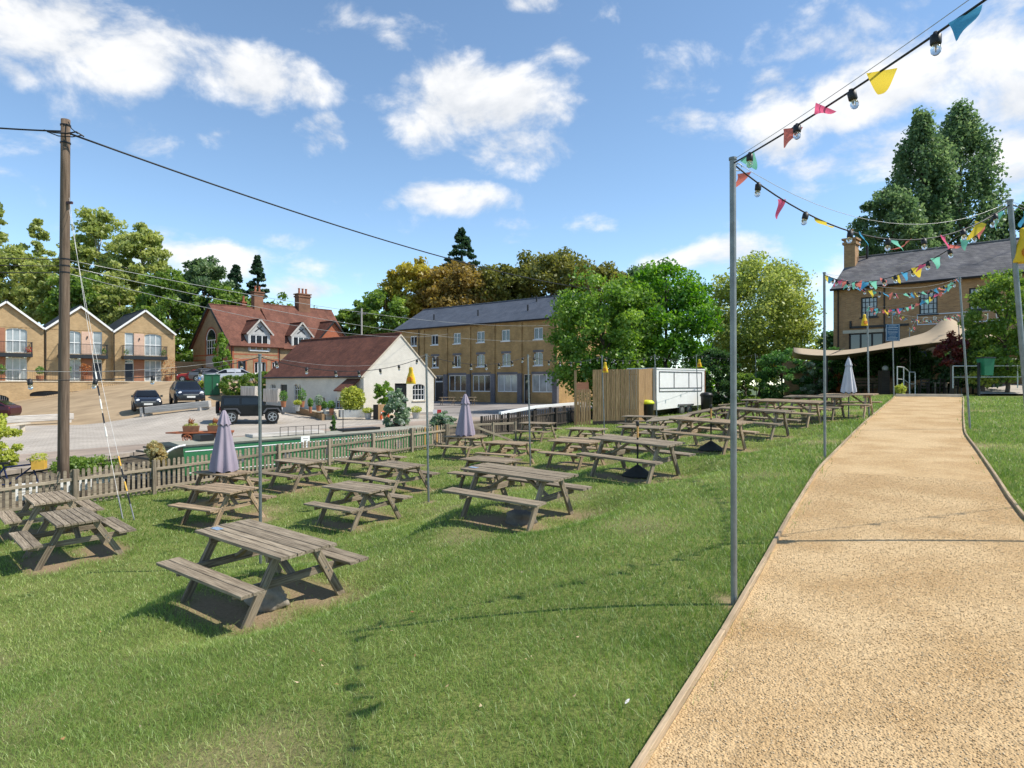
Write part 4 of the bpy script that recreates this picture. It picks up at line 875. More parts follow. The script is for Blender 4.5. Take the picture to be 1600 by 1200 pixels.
for a, b in (((4.6, -1.9), (8.4, -1.75)), ((8.4, -1.05), (16, -.75))):
    n = int((b[0] - a[0]) / .2); g.bar(w2.p(a[0], a[1] + 1, -.1), w2.p(b[0], b[1] + 1, -.1), .04, .04)
    for k in range(n + 1): f = k / n; u = a[0] + (b[0] - a[0]) * f; z = a[1] + (b[1] - a[1]) * f; g.bar(w2.p(u, z, -.1), w2.p(u, z + 1, -.1), .018, .018)
g.build('lower_railing', RAILM, o)
# pots on the podium
for i, (u, r, mm) in enumerate(((3.2, .5, PLANTG), (8.4, .45, PLANTG), (11.6, .4, PLANTG), (13.9, .55, PLANTG), (15.6, .6, PLANTB), (24.2, .9, PLANTB))):
    labs = ['clipped ball bush in a pot below the leftmost gabled house', 'low planter just left of the middle house pot row', 'green pot plant by the middle house door', 'bushy pot plant between the middle and right houses', 'pot plant by the right house front door', 'tall bronze shrub in a pot at the right end of the podium']
    p = wf.p(u, .32, -1.2 if i < 5 else -2.2); q = o.matrix_basis @ p; t = thing('potted_plant', labs[i], 'plant', q, 0, 'pots along the house podium')
    MB().lathe([(.26, 0), (.36, .5), (.38, .55), (.3, .55)], 10).build('pot', TERRA, t); plant_part('foliage', t, 260, (0, 0, .7 + r), (r, r, r * (1.7 if i == 5 else 1.1)), .22, mm, 70 + i)
# ---------------------------------------------------------------- red roofed cottage
RA = math.radians(48.7); o = thing('tiled_cottage', 'yellow and red brick cottage with steep red tiled roofs, dormers and tall chimneys', 'house', (-33.8, 80, .2), RA)
He, Hr, D, L1, L2 = 4.65, 9.6, 10.4, 6.4, 17.4
m = MB(); wg = Wall((0, D, 0), (0, -1, 0)); wl = Wall((0, 0, 0), (1, 0, 0)); wl2 = Wall((L1, .5, 0), (1, 0, 0))
gop = [(D/2 - 1.35, 3.3, 2.7, 3.0, .95), (D/2 - 1.0, .4, 1.9, 1.5), (2.2, .2, .8, 1.9)]
facade(m, wg, D, He, [gop[1], gop[2], (D/2 - 1.35, 3.3, 2.7, He - 3.3)], .15, -1.5); 
# upper gable in two quads around the arched window
gw = [(0, He), (D/2 - 1.35, He), (D/2 - 1.35, He + (Hr - He) * (D/2 - 1.35) / (D/2))]; m.add([wg.p(*q) for q in gw], [(0, 1, 2)]); m.add([wg.p(D - u, z) for u, z in gw], [(0, 1, 2)])
ar_ = [(D/2 + 1.35 * math.cos(t), 5.35 + 1.35 * math.sin(t)) for t in np.linspace(0, PI, 13)]; zs_ = He + (Hr - He) * (D/2 - 1.35) / (D/2)
for sg in (1, -1):
    ff = ar_[:7] if sg == 1 else ar_[6:][::-1]; top_ = [(D/2, Hr), (D/2 + sg * 1.35, zs_)]; m.add([wg.p(*q) for q in ff + top_], [tuple(range(9))])
lops = [(.9, .5, .95, 2.1), (3.0, 1.1, 1.5, 1.45, .25), (5.35, 1.1, .75, 1.45)]
facade(m, wl, L1, He, lops, .15, -1.5); facade(m, wl2, L2 - L1, He, [(1.6, 1.1, 1.4, 1.4)], .15, -1.5); facade(m, Wall((L2, .5, 0), (0, 1, 0)), D - .5, He, (), 0, -1.5, 5.6); m.build('wall', YSTOCK, o)
m = MB()
for wf_, W in ((wl, L1), (wg, D)):
    for z in (3.35, 2.75): wpart(m, wf_, 0, z, W, z + .16, -.01, .012)
for z0 in (-.5,): wpart(m, wl, -.02, z0, .4, He, -.01, .02); wpart(m, wl, L1 - .3, z0, L1, He, -.01, .02); wpart(m, wg, D - .4, z0, D + .0, He, -.01, .022)
for (u, z, w_, h, *_) in lops: wpart(m, wl, u - .18, z + h, u + w_ + .18, z + h + .3, -.01, .03); wpart(m, wl, u - .16, z, u - .01, z + h, -.01, .026); wpart(m, wl, u + w_ + .01, z, u + w_ + .16, z + h, -.01, .026)
a_ = [(math.cos(t) * 1.62 + D/2, math.sin(t) * 1.62 + 5.35) for t in np.linspace(0, PI, 13)]; b_ = [(math.cos(t) * 1.37 + D/2, math.sin(t) * 1.37 + 5.35) for t in np.linspace(0, PI, 13)]
for i in range(12): m.add([wg.p(*a_[i], .03), wg.p(*a_[i+1], .03), wg.p(*b_[i+1], .03), wg.p(*b_[i], .03)], [(0, 1, 2, 3)])
wpart(m, wg, D/2 - 1.6, 3.3, D/2 - 1.36, 5.35, -.01, .03); wpart(m, wg, D/2 + 1.36, 3.3, D/2 + 1.6, 5.35, -.01, .03); m.build('red_brick_dressings', REDB, o)
aw = window(o, wg, D/2 - 1.35, 3.3, 2.7, 2.05, 4, 2, inset=.05, sill=False, fw=.1, bar=.07, name='arched_window'); 
MB().add([wg.p(D/2, 5.35, -.06)] + [wg.p(math.cos(t) * 1.36 + D/2, math.sin(t) * 1.36 + 5.35, -.06) for t in np.linspace(0, PI, 13)], [(0, i, i + 1) for i in range(1, 13)]).build('arched_pane', GLASS, aw)
fr = MB(); fr.tube([wg.p(math.cos(t) * 1.33 + D/2, math.sin(t) * 1.33 + 5.35, -.03) for t in np.linspace(0, PI, 13)], .06, 6); fr.build('arched_frame', WHITE, aw)
wpart(MB(), wg, D/2 - 1.35, 1.95, D/2 + 1.35, 3.28, -.02, .06).build('grey_panel', mat('grey_panel', (.36, .36, .37), .7, .1, 3), o)
window(o, wg, D/2 - 1.0, .4, 1.9, 1.5, 3, 2); window(o, wg, 2.2, .2, .8, 1.9, 1, 2, sill=False)
door(o, wl, .9, .5, .95, 2.1, NAVY, NAVY, True); window(o, wl, 3.0, 1.1, 1.5, 1.45, 3, 1, fw=.09, bar=.09); window(o, wl, 5.35, 1.1, .75, 1.45, 2, 1, fw=.08, bar=.07); window(o, wl2, 1.6, 1.1, 1.4, 1.4, 3, 1)
roof_pair(o, 0, L1, 0, D, He, Hr, 'x', TILE, .45, .35, .2); roof_pair(o, L1 + .3, L2, .5, D, He, Hr + .7, 'x', TILE, .45, .25, .2)
for sg in (0, 1):
    y0 = -.45 if sg == 0 else D + .45; barobj('bargeboard', (-.38, y0, He - .25), (-.38, D/2, Hr + .12), .06, .3, BLACK, o)
def dormer(x, w_, zb, zt, dep, wm, nm='dormer'):
    y = .0 if x < L1 else .5; wd = Wall((x - w_/2, y - .05, 0), (1, 0, 0)); q = MB(); facade(q, wd, w_, zt, [(.25, zb + .05, w_ - .5, zt - zb - .35)], .1, zb, (w_/2) * 1.05)
    facade(q, Wall((x - w_/2, y + dep, 0), (0, -1, 0)), dep, zt, (), 0, zb); facade(q, Wall((x + w_/2, y - .05, 0), (0, 1, 0)), dep, zt, (), 0, zb)
    d = q.build(nm, wm, o); window(d, wd, .25, zb + .05, w_ - .5, zt - zb - .35, 3, 1, fw=.09, bar=.1, inset=.04)
    r = roof_pair(d, x - w_/2, x + w_/2, y - .05, y + dep, zt, zt + (w_/2) * 1.05, 'y', TILE2, .3, .3, .12)
    for sg in (-1, 1): barobj('bargeboard', (x + sg * (w_/2 + .3), y - .38, zt - .30), (x, y - .38, zt + w_/2 * 1.05 + .08), .05, .2, BLACK if nm != 'dormer' else GREYW, d)
    if nm == 'dormer':
        for sg in (-1, 1): barobj('gable_timber', (x - sg * .55, y - .09, zt + .1), (x + sg * .3, y - .09, zt + .75), .04, .1, BLACK, d)
WHITEB = mat('grey_render', (.42, .42, .41), .8, .12, 3)
dormer(3.6, 2.9, 3.9, 6.2, 3.6, WHITEB); dormer(9.7, 2.8, 3.9, 6.3, 3.6, WHITEB); dormer(14.6, 4.6, 3.6, 5.9, 4.6, REDB, 'cross_gable')
def chimney(par, c, w_, d_, z0, z1, m, pots, pm=None):
    q = MB(); q.box((c[0] - w_/2, c[1] - d_/2, z0), (c[0] + w_/2, c[1] + d_/2, z1)); q.box((c[0] - w_/2 - .1, c[1] - d_/2 - .1, z1 - .5), (c[0] + w_/2 + .1, c[1] + d_/2 + .1, z1 - .3)); q.box((c[0] - w_/2 - .14, c[1] - d_/2 - .14, z1 - .14), (c[0] + w_/2 + .14, c[1] + d_/2 + .14, z1 + .002)); ch = q.build('chimney', m, par)
    for i in range(pots): x = c[0] + (i - (pots - 1) / 2) * w_ / max(pots, 1) * .9; MB().lathe([(.17, 0), (.14, .08), (.12, .6), (.16, .66), (.16, .75), (.1, .75)], 10, (x, c[1], z1)).build('chimney_pot', pm or REDB, ch)
    return ch
CHB = brickmat('chimney_brick', (.28, .13, .075), (.22, .10, .06), (.2, .13, .09), .225, .075, .25)
chimney(o, (L1 - .2, D/2 + .2), 1.25, .9, 7.5, 12.0, CHB, 2); chimney(o, (12.9, D/2 + .2), 1.8, 1.1, 8, 12.4, CHB, 3); chimney(o, (4.6, D/2 + .8), .4, .4, 9, 10.6, REDB, 1)
pipe(o, wl, .1, -.5, He); pipe(o, wl, L1 - .1, -.5, He)
e = MB(); e.box((-3.6, D - 2.5, -1), (-.02, D + 2, 2.6)); e.build('side_annex', YSTOCK, o)
# ---------------------------------------------------------------- white cottage
WA = math.atan2(.769, .64); o = thing('white_cottage', 'low white painted brick cottage with brown tiled roof beside the canal', 'house', (-10.5, 47.1, -2.10), WA); CW = o
Wd, Ln, He, Hr = 6.8, 13., 2.73, 5.74; wg = Wall((0, 0, 0), (1, 0, 0)); wl = Wall((0, Ln, 0), (0, -1, 0))
g_ops = [(2.85, .0, 1.15, 2.15), (4.6, .85, 1.25, 1.25, .22)]; l_ops = [(.75, 1.0, .75, 1.1, .15), (2.2, 1.1, 1.0, .95), (4.2, .35, .95, 1.75, .18), (7.3, -.05, 1.05, 1.2, .15), (9.7, -.05, 1.0, 1.2, .15)]
m = MB(); facade(m, wg, Wd, He, g_ops, .16, -.9, Hr - He); facade(m, wl, Ln, He, l_ops, .16, -.9); facade(m, Wall((Wd, 0, 0), (0, 1, 0)), Ln, He, (), 0, -.9); facade(m, Wall((Wd, Ln, 0), (-1, 0, 0)), Wd, He, (), 0, -.9, Hr - He); m.build('wall', WBRICK, o)
door(o, wg, 2.85, 0, 1.15, 2.15, BLACK, BLACK, True); window(o, wg, 4.6, .85, 1.25, 1.25, 4, 3, sm=STN, inset=.06)
for i, a in enumerate(l_ops):
    if i == 1: wpart(MB(), wl, a[0], a[1], a[0] + a[2], a[1] + a[3], -.2, -.1).build('hatch', BLACK, o)
    else: window(o, wl, *a[:4], 3, 4 if i == 2 else 3, inset=.06, fw=.05, bar=.03)
roof_pair(o, 0, Wd, 0, Ln, He, Hr, 'y', TILE2, .22, .03, .14)
for sg in (-1, 1): k = (Hr - He) / (Wd / 2); barobj('verge', (Wd/2 + sg * (Wd/2 + .22), -.05, He - .22 * k + .03), (Wd/2, -.05, Hr + .03), .05, .10, STN, o)
gut = MB(); gut.tube([(-.28, -.02, He - .12), (-.28, Ln, He - .12)], .06, 8); gut.build('gutter', BLACK, o)
p = MB(); p.box((-1.0, .55, .9), (-.02, 1.75, 1.7)); por = p.build('porch', WBRICK, o); MB().slab([(-1.2, .4, 1.65), (-1.2, 1.9, 1.65), (.0, 1.9, 2.5), (.0, .4, 2.5)], .09).build('porch_roof', TILE2, por)
MB().tube([wl.p(Ln - .55, 1.7, .0), wl.p(Ln - .55, 1.7, .06)], .16, 12).build('wall_vent', BLACK, o)
# ---------------------------------------------------------------- brick mill
o = thing('brick_mill', 'long three storey brown brick mill with slate roof and white windows', 'building', (4.24, 63., -1.95), WA); Ln, Dp, He, Hr = 23.2, 9., 8.25, 10.85
wl = Wall((0, Ln, 0), (0, -1, 0)); wg = Wall((0, 0, 0), (1, 0, 0))
def ku(px): r = (px - 800) / F; return Ln - (4.24 - 63 * r) / (.769 + .64 * r)
ops = []; wins = []
for px, z in ((646, 6.28), (679, 6.28), (714, 6.28), (751, 6.28), (790, 6.28), (841, 6.28)): ops.append((ku(px) - .55, z, 1.1, 1.15)); wins.append((ops[-1], 2, 1, 0))
for px, z in ((680, 3.75), (714, 3.75), (751, 3.75), (791, 3.75), (841, 3.75)): ops.append((ku(px) - .55, z, 1.1, 1.3, .22)); wins.append((ops[-1], 2, 1, 1))
for px0, px1, c in ((701, 728, 3), (738, 766, 3), (777, 808, 3), (831, 865, 3)): a, b = ku(px0), ku(px1); ops.append((a, 1.15, b - a, 1.75)); wins.append((ops[-1], c, 1, 2))
dd = [(ku(679), 0, ku(692) - ku(679), 2.9), (ku(818), 0, ku(829) - ku(818), 2.9)]
m = MB(); facade(m, wl, Ln, He, ops + dd, .2, -1.); facade(m, wg, Dp, He, (), 0, -1., Hr - He); facade(m, Wall((0 + Dp, Ln, 0), (-1, 0, 0)), Dp, He, (), 0, -1, Hr - He); facade(m, Wall((Dp, 0, 0), (0, 1, 0)), Ln, He, (), 0, -1); m.build('wall', BROWN, o)
DKG = mat('dark_glass', (.014, .016, .018), .08, .4, .7, spec=.7)
for (a, c, r, kd) in wins: window(o, wl, *a[:4], c, r, inset=.08, sill=kd < 2, fw=.09, bar=.08, glass=DKG if kd == 2 and a[0] < ku(770) else (CURT if kd == 2 else GLASS))
door(o, wl, dd[0][0], 0, dd[0][2], 2.2, BLACK, WHITE); window(o, wl, dd[0][0], 2.22, dd[0][2], .66, 1, 1, sill=False); door(o, wl, dd[1][0], 0, dd[1][2], 2.9, BLACK, WHITE, True)
for px in (697, 733, 771, 813, 868): u = ku(px); wpart(MB(), wl, u - .28, -.5, u + .28, 3.0, -.01, .17).build('blue_brick_pier', BLUEB, o)
for (a, c, r, kd) in wins:
    if kd == 2: wpart(MB(), wl, a[0] - .05, a[1] + a[3], a[0] + a[2] + .05, a[1] + a[3] + .24, -.01, .025).build('lintel', BLUEB, o)
    if kd == 1: wpart(MB(), wl, a[0] - .1, a[1] + a[3] - .02, a[0] + a[2] + .1, a[1] + a[3] + .2, -.01, .025).build('lintel', BLUEB, o)
wpart(MB(), wg, 0, -.5, .3, 3.0, -.01, .03).build('corner_quoin', BLUEB, o)
for px in (661, 697, 733, 771, 813): u = ku(px); wpart(MB(), wl, u - .25, 3.0, u + .25, He - .25, -.01, .12).build('pilaster', BROWN, o)
wpart(MB(), wl, 0, He - .25, Ln, He, -.01, .125).build('eaves_band', BROWN, o)
roof_pair(o, 0, Dp, 0, Ln, He, Hr, 'y', SLATE, .35, .2, .14)
gut = MB(); gut.tube([(-.42, -.1, He - .08), (-.42, Ln + .1, He - .08)], .07, 8); gut.build('gutter', BLACK, o); pipe(o, wl, Ln - .15, -.3, He); pipe(o, wl, ku(655), -.3, He)
for px, f in ((662, .35), (731, .35), (808, .38), (803, .82), (830, .85)):
    y = Ln - ku(px); x = Dp/2 * f; z = He + (Hr - He) * f; MB().tube([(x, y, z), (x, y, z + .75)], .08, 8).build('vent_pipe', BLACK, o)
# ---------------------------------------------------------------- pub
PA = math.atan2(-.678, .735); o = thing('brick_pub', 'brown brick pub with old slate roof, dark sash windows and painted name board', 'building', (24., 49.7, -1.6), PA); PB = o
He, Hr, Ln, Dp = 8.7, 11.45, 24., 9.; wf = Wall((0, 0, 0), (1, 0, 0)); 
def kp(px): r = (px - 800) / F; return (49.7 * r - 24) / (.735 + .678 * r)
def zp_(px, py): u = kp(px); y = 49.7 - .678 * u; return (600 - py) / F * y + 1.6
uw = [(kp(a), zp_((a + b) / 2, t), kp(b) - kp(a), zp_((a + b) / 2, t2) - zp_((a + b) / 2, t)) for a, b, t, t2 in ((1345, 1371, 495.5, 464), (1436, 1465, 491, 457), (1514, 1544, 484, 449))]
gwn = (kp(1326), zp_(1352, 560), kp(1380) - kp(1326), zp_(1352, 520) - zp_(1352, 560))
m = MB(); facade(m, wf, Ln, He, uw + [gwn], .18, -1); facade(m, Wall((0, Dp, 0), (0, -1, 0)), Dp, He, (), 0, -1, Hr - He); facade(m, Wall((Ln, 0, 0), (0, 1, 0)), Dp, He, (), 0, -1, Hr - He); m.build('wall', PUBB, o)
for a in uw: window(o, wf, *a, 4, 4, RAILM, inset=.1, sill=True, sm=RAILM, glass=CURT, bar=.045, fw=.09)
window(o, wf, *gwn, 3, 1, BLACK, inset=.14, sill=False, fw=.1, bar=.12); u0 = kp(1317); wpart(MB(), wf, u0, gwn[1] + gwn[3], kp(1384), gwn[1] + gwn[3] + .24, -.01, .04).build('lintel', STN, o)
roof_pair(o, 0, Ln, 0, Dp, He, Hr, 'x', SLATE2, .4, .12, .14); gut = MB(); gut.tube([(-.1, -.46, He - .12), (Ln, -.46, He - .12)], .075, 8); gut.build('gutter', BLACK, o)
pipe(o, wf, kp(1382), -.5, He); pipe(o, wf, .35, -.5, He); chimney(o, (.25, Dp/2 - 1.0), .8, .95, He, Hr + 1.5, PUBB, 1, PUBB); chimney(o, (kp(1588) + 2.8, Dp/2), 1.2, .9, He, Hr + 2.4, PUBB, 2, PUBB)
MB().tube([(1.2, Dp/2 - .3, Hr - .2), (1.2, Dp/2 - .3, Hr + .9)], .09, 8).build('vent_pipe', BLACK, o)
ae = MB(); ax = kp(1560) + 2.6; ae.tube([(ax, Dp/2, Hr), (ax, Dp/2, Hr + 4.6)], .025, 6); ae.tube([(ax - .9, Dp/2, Hr + 4.5), (ax + .7, Dp/2, Hr + 4.75)], .015, 5)
for k in range(8): x = ax - .8 + k * .2; ae.tube([(x, Dp/2 - .25, Hr + 4.52 + k * .03), (x, Dp/2 + .25, Hr + 4.52 + k * .03)], .01, 5)
ae.build('roof_aerial', GALV, o)
# band of cables / bracket under the windows and the name board
br = MB(); z = zp_(1400, 510); wpart(br, wf, kp(1328), z, kp(1420), z + .16, .0, .12); wpart(br, wf, kp(1328), z, kp(1331), z + .55, .0, .12); br.build('sign_bracket', BLACK, o)
s0, s1 = kp(1433), kp(1433) + 8.6; zb, zt = zp_(1475, 506), zp_(1475, 489); bd = MB(); wpart(bd, wf, s0, zb, s1, zt, .0, .03); bd = bd.build('name_board', PUBB, o); fr = MB()
for a in ((s0, zb, s1, zb + .06), (s0, zt - .06, s1, zt), (s0, zb + .06, s0 + .06, zt - .06), (s1 - .06, zb + .06, s1, zt - .06)): wpart(fr, wf, *a, .02, .045)
fr.build('board_border', LET, bd); CREAM = mat('cream_letters', (.74, .70, .62), .6, .05, 3)
for i_, ch_ in enumerate('GRAND JUNCTION'):
    if ch_ != ' ': textobj(ch_, .54, CREAM, bd, wf.p(s0 + .5 + i_ * (s1 - s0 - 1.) / 13, zb + .17, .035), (PI/2, 0, 0), .01, 'CENTER', 'letter')
# ---------------------------------------------------------------- timber enclosure and trailer
c0, c1, c2, cg = hit(926, 664), hit(998, 662), hit(1024, 650), hit(899, 665)
o = thing('board_enclosure', 'tall enclosure of vertical larch boards hiding the trailer end', 'fence', c1)
def boards(par, a, b, h, step=.125, off=Vector((0, 0, 0)), ref=None):
    d = b - a; n = int(d.length / step); rr = random.Random(5)
    for i in range(n):
        p = a + d * ((i + .5) / n) - ref; p.z = -.05 if False else (a + d * ((i + .5) / n)).z - ref.z
        barobj('board', p + Vector((0, 0, -.02)), p + Vector((0, 0, h + rr.uniform(-.01, .01))), step - .012, .022 if i % 2 else .034, CEDAR, par, up=Vector((d.y, -d.x, 0)).normalized())
HE = (664 - 578) / F * c0.y
boards(o, c0, c1, HE, ref=c1); boards(o, c1, c2, HE * .99, ref=c1)
for a, b in ((c0, c1), (c1, c2)):
    nrm = Vector((b.y - a.y, a.x - b.x, 0)).normalized()
    for z in (.35, HE - .3): barobj('rail', a - c1 - nrm * .07 + Vector((0, 0, z)), b - c1 - nrm * .07 + Vector((0, 0, z)), .05, .08, CEDAR, o)
barobj('gravel_board', c0 - c1 + Vector((0, -.05, .1)), c1 - c1 + Vector((0, -.05, .1)), .04, .2, DARKW, o)
g = thing('board_gate', 'lower boarded gate at the left end of the timber enclosure', 'gate', c0); h2 = (665 - 609) / F * cg.y
boards(g, cg, c0 + (cg - c0).normalized() * .1, h2, ref=c0)
barobj('post', cg - c0, cg - c0 + Vector((0, 0, HE)), .12, .12, CEDAR, g, up=(0, 1, 0)); barobj('top_panel', cg - c0 + Vector((.1, .5, h2 + .1)), Vector((-.15, .5, h2 + .1)), .04, .55, CLAD, g)
ta, tb = hit(1026, 652), hit(1101, 642); d = (tb - ta); L_ = d.length; TA = math.atan2(d.y, d.x)
o = thing('catering_trailer', 'white catering trailer with a closed serving hatch on two axles', 'trailer', ta, TA); TH = (652 - 576) / F * ta.y; zb = .42; slope = (tb.z - ta.z) / L_
TW = mat('trailer_white', (.80, .80, .79), .45, .05, 2)
m = MB(); m.add([(0, 0, zb), (L_, 0, zb + slope * L_), (L_, 0, TH + slope * L_ * .3), (0, 0, TH), (0, 2.1, zb), (L_, 2.1, zb), (L_, 2.1, TH), (0, 2.1, TH)], [(0, 1, 2, 3), (4, 7, 6, 5), (0, 4, 5, 1), (1, 5, 6, 2), (2, 6, 7, 3), (3, 7, 4, 0)]); m.build('body', TW, o)
FEA = mat('feather', (.62, .60, .57), .8, .2, 60); GREYL = mat('hatch_trim', (.13, .13, .135), .5, .1, 3); m = MB(); x0, x1, z0, z1 = L_ * .05, L_ * .93, TH * .53, TH * .94
for a, b in (((x0, z0), (x1, z0)), ((x0, z1), (x1, z1)), ((x0, z0), (x0, z1)), ((x1, z0), (x1, z1)), ((x0, z0 + .2), (x1, z0 + .2)), ((x0 + (x1-x0) * .33, z0 + .2), (x0 + (x1-x0) * .33, z1)), ((x0 + (x1-x0) * .68, z0 + .2), (x0 + (x1-x0) * .68, z1))): m.bar((a[0], -.012, a[1]), (b[0], -.012, b[1]), .05, .03, (0, 1, 0))
m.build('hatch_frame', GREYL, o); m = MB().box((-.03, -.03, TH - .03), (L_ + .03, 2.13, TH + .05)); m.build('roof_trim', WHITE, o); MB().box((L_ - .02, -.025, zb), (L_ + .03, .06, TH)).build('corner_trim', TERRA, o)
for x in (L_ * .50, L_ * .66):
    wv = MB().lathe([(.30, 0), (.34, .05), (.34, .17), (.28, .2)], 18).build('wheel', RUB, o, (x, .16, .34), 0); wv.rotation_euler = (PI/2, 0, 0); hb = MB().lathe([(.19, 0), (.19, .025), (.05, .05)], 14).build('rim', GALV, wv, (0, 0, .18))
MB().box((L_ * .42, -.06, .62), (L_ * .74, .1, .72)).build('mudguard', GREYL, o); MB().box((.1, .5, .2), (L_, 1.6, zb)).build('chassis', BLACK, o)
# bins
def bin_(lab, p, m, lid, s=1.):
    o = thing('litter_bin', lab, 'bin', p); MB().lathe([(.22 * s, 0), (.27 * s, .1), (.29 * s, .75 * s), (.30 * s, .8 * s)], 16).build('drum', m, o, smooth=True); MB().lathe([(.32 * s, 0), (.33 * s, .06 * s), (.26 * s, .16 * s), (.1 * s, .2 * s)], 16, (0, 0, .8 * s)).build('lid', lid, o, smooth=True)
bin_('black bin with a bright yellow lid at the enclosure corner', hit(1012, 657), BLACK, mat('yellow_lid', (.62, .66, .03), .5, .1, 4), 1.15); bin_('black bin standing at the right end of the trailer', hit(1104, 644), BLACK, BLACK, 1.25)
# ---------------------------------------------------------------- narrowboat
bp_ = P(281, 697, 22.5); BZ = bp_.z; ang = math.atan2(.78, .625)
GREEN = mat('boat_green', (.018, .125, .026), .28, .12, 2, spec=.6); o = thing('narrowboat', 'long green narrowboat with white coach lines moored behind the fence', 'boat', (bp_.x, bp_.y, -3.85), ang); H = BZ + 3.85
LB, WB = 15., 2.05; hull = MB(); hp = [(-1.4, 1.0), (-1.25, .35), (-.6, .06), (0, 0), (LB - 2.5, 0), (LB - .6, .5), (LB, WB / 2), (LB - .6, WB - .5), (LB - 2.5, WB), (0, WB), (-.6, WB - .06), (-1.25, WB - .35)]
hull.prism(hp, lambda p: (p[0], p[1], -.3), lambda p: (p[0], p[1], .72)); hull.build('hull', BLACK, o)
cb_ = MB(); cb_.prism([(0.02, .72), (WB - .02, .72), (WB - .2, H - .05), (WB / 2, H + .04), (.2, H - .05)], lambda p: (.2, p[0], p[1]), lambda p: (LB - 3, p[0], p[1])); cb_.build('cabin', GREEN, o)
ROOFB = mat('boat_roof', (.30, .29, .23), .7, .15, 2); rf = MB().prism([(.15, H - .06), (.12, H + .005), (WB / 2, H + .085), (WB - .12, H + .005), (WB - .15, H - .06)], lambda p: (.1, p[0], p[1]), lambda p: (LB - 2.9, p[0], p[1])).build('cabin_roof', ROOFB, o)
for z in (H - .22, .80): f = (z - .72) / (H - .77); y = .02 + .18 * f - .012; barobj('coach_line', (.25, y, z), (LB - 3.05, y, z), .02, .035, WHITE, o)
for x in np.arange(2.2, LB - 3.5, 1.9): MB().tube([(x, .10 + .0, H - .62), (x, .05, H - .62)], .17, 16).build('porthole', GALV, o)
for x0, x1, z, nm in ((3.0, 6.2, .12, 'gang_plank'), (7.2, 9.2, .1, 'roof_box'), (1.0, 1.5, .22, 'roof_box')): MB().box((x0, .6, H + .06), (x1, 1.15, H + .06 + z)).build(nm, GREYW if nm == 'gang_plank' else BLACK, rf)
cw_ = MB()
for k in range(7): a = k / 6 * PI * .55; cw_.bar((-.1 - math.sin(a) * .9, .1, .72 + math.cos(a) * (H - .8)), (-.1 - math.sin(a) * .9, WB - .1, .72 + math.cos(a) * (H - .8)), .06, .06)
cw_.build('stern_hood_frame', BLACK, o); hd = MB(); V = []
for k in range(9): a = k / 8 * PI * .5; V += [(.2 - math.sin(a) * 1.0, .06, .75 + math.cos(a) * (H - .78)), (.2 - math.sin(a) * 1.0, .35, .75 + math.cos(a) * (H - .78))]
hd.add(V, [(2*i, 2*i+1, 2*i+3, 2*i+2) for i in range(8)]); hd.build('stern_side_panel', GREEN, o); MB().tube([(.2 - math.sin(a) * 1.03, .04, .77 + math.cos(a) * (H - .76)) for a in np.linspace(0, PI/2, 9)], .035, 6).build('stern_trim', WHITE, o)
fr_ = MB()
for x in np.arange(4.0, 6.2, .35): fr_.tube([(x, .35, H + .05), (x, .35, H + .42)], .012, 5)
fr_.tube([(4., .35, H + .42), (6.1, .35, H + .42)], .012, 5); fr_.build('roof_rail', BLACK, rf); MB().tube([(7.0, .4, H + .05), (7.0, .4, H + 1.0)], .018, 6).build('aerial', BLACK, rf)
# notices fixed to the fence
def panel(lab, px, py, wd, ht, v, m, cat='sign', lines=4):
    q = q_at(px, v); x, y = from_vw(v, q); z = (600 - py) / F * y; o = thing('notice_sheet', lab, cat, (x, y, z), ang); MB().box((-wd/2, -.012, -ht/2), (wd/2, 0, ht/2)).build('sheet', m, o); l = MB()
    for k in range(lines): w_ = wd * random.uniform(.3, .7); z_ = ht/2 - ht * (k + 1.2) / (lines + 1.5); l.box((-w_/2, -.0145, z_), (w_/2, -.0115, z_ + ht * .05))
    if lines: l.build('print', mat('print_grey', (.25, .25, .25), .7, .1, 4), o)
panel('white notice sheet above the fence in front of the green narrowboat', 477, 691, .34, .42, FENCE_V + .06, WHITE); panel('small white notice low on the fence behind the guy wires', 162, 748, .34, .22, FENCE_V + .12, WHITE)
panel('white board behind the fence at the far left', 40, 768, .5, .42, FENCE_V + .4, WHITE); panel('white board behind the fence by the telegraph pole foot', 118, 757, .75, .35, FENCE_V + .35, WHITE, lines=0)
# ---------------------------------------------------------------- telegraph pole, wires
tp = P(98.5, 748, 19.6); tp.z = -3.7; tt = P(102.5, 187, 19.6); o = thing('telegraph_pole', 'tall brown wooden telegraph pole behind the fence on the left', 'telegraph pole', tp); v = tt - tp
MB().tube([v * t for t in np.linspace(0, 1, 9)], [.155 - .035 * t for t in np.linspace(0, 1, 9)], 18).build('shaft', POLEW, o, smooth=True)
for f, nm in ((.985, 'strap'), (.94, 'strap'), (.642, 'band'), (.625, 'band'), (.608, 'band')): q = v * f; MB().lathe([(.135, -.02), (.142, -.018), (.142, .018), (.135, .02)], 16, q).build(nm, BLACK, o)
k = MB(); q = v * .965; k.tube([q + Vector((-.55, -.12, .05)), q + Vector((-.25, -.14, -.03)), q + Vector((.15, -.15, -.06)), q + Vector((.4, -.12, .0)), q + Vector((.55, 0, -.1))], .022, 6); k.tube([q + Vector((-.45, -.13, .0)), q + Vector((-.1, -.17, -.14)), q + Vector((.3, -.15, -.16)), q + Vector((.5, -.05, -.08))], .016, 6); k.tube([q + Vector((.15, -.1, .3)), q + Vector((.25, -.12, .1)), q + Vector((.42, -.1, -.05))], .014, 6); k.build('cable_joints', CABLE, o)
MB().box(tuple(v * .785 + Vector((.1, -.1, -.03))), tuple(v * .785 + Vector((.26, -.03, .04)))).build('insulators', mat('brown_ceramic', (.06, .02, .02), .3, .2, 5), o)
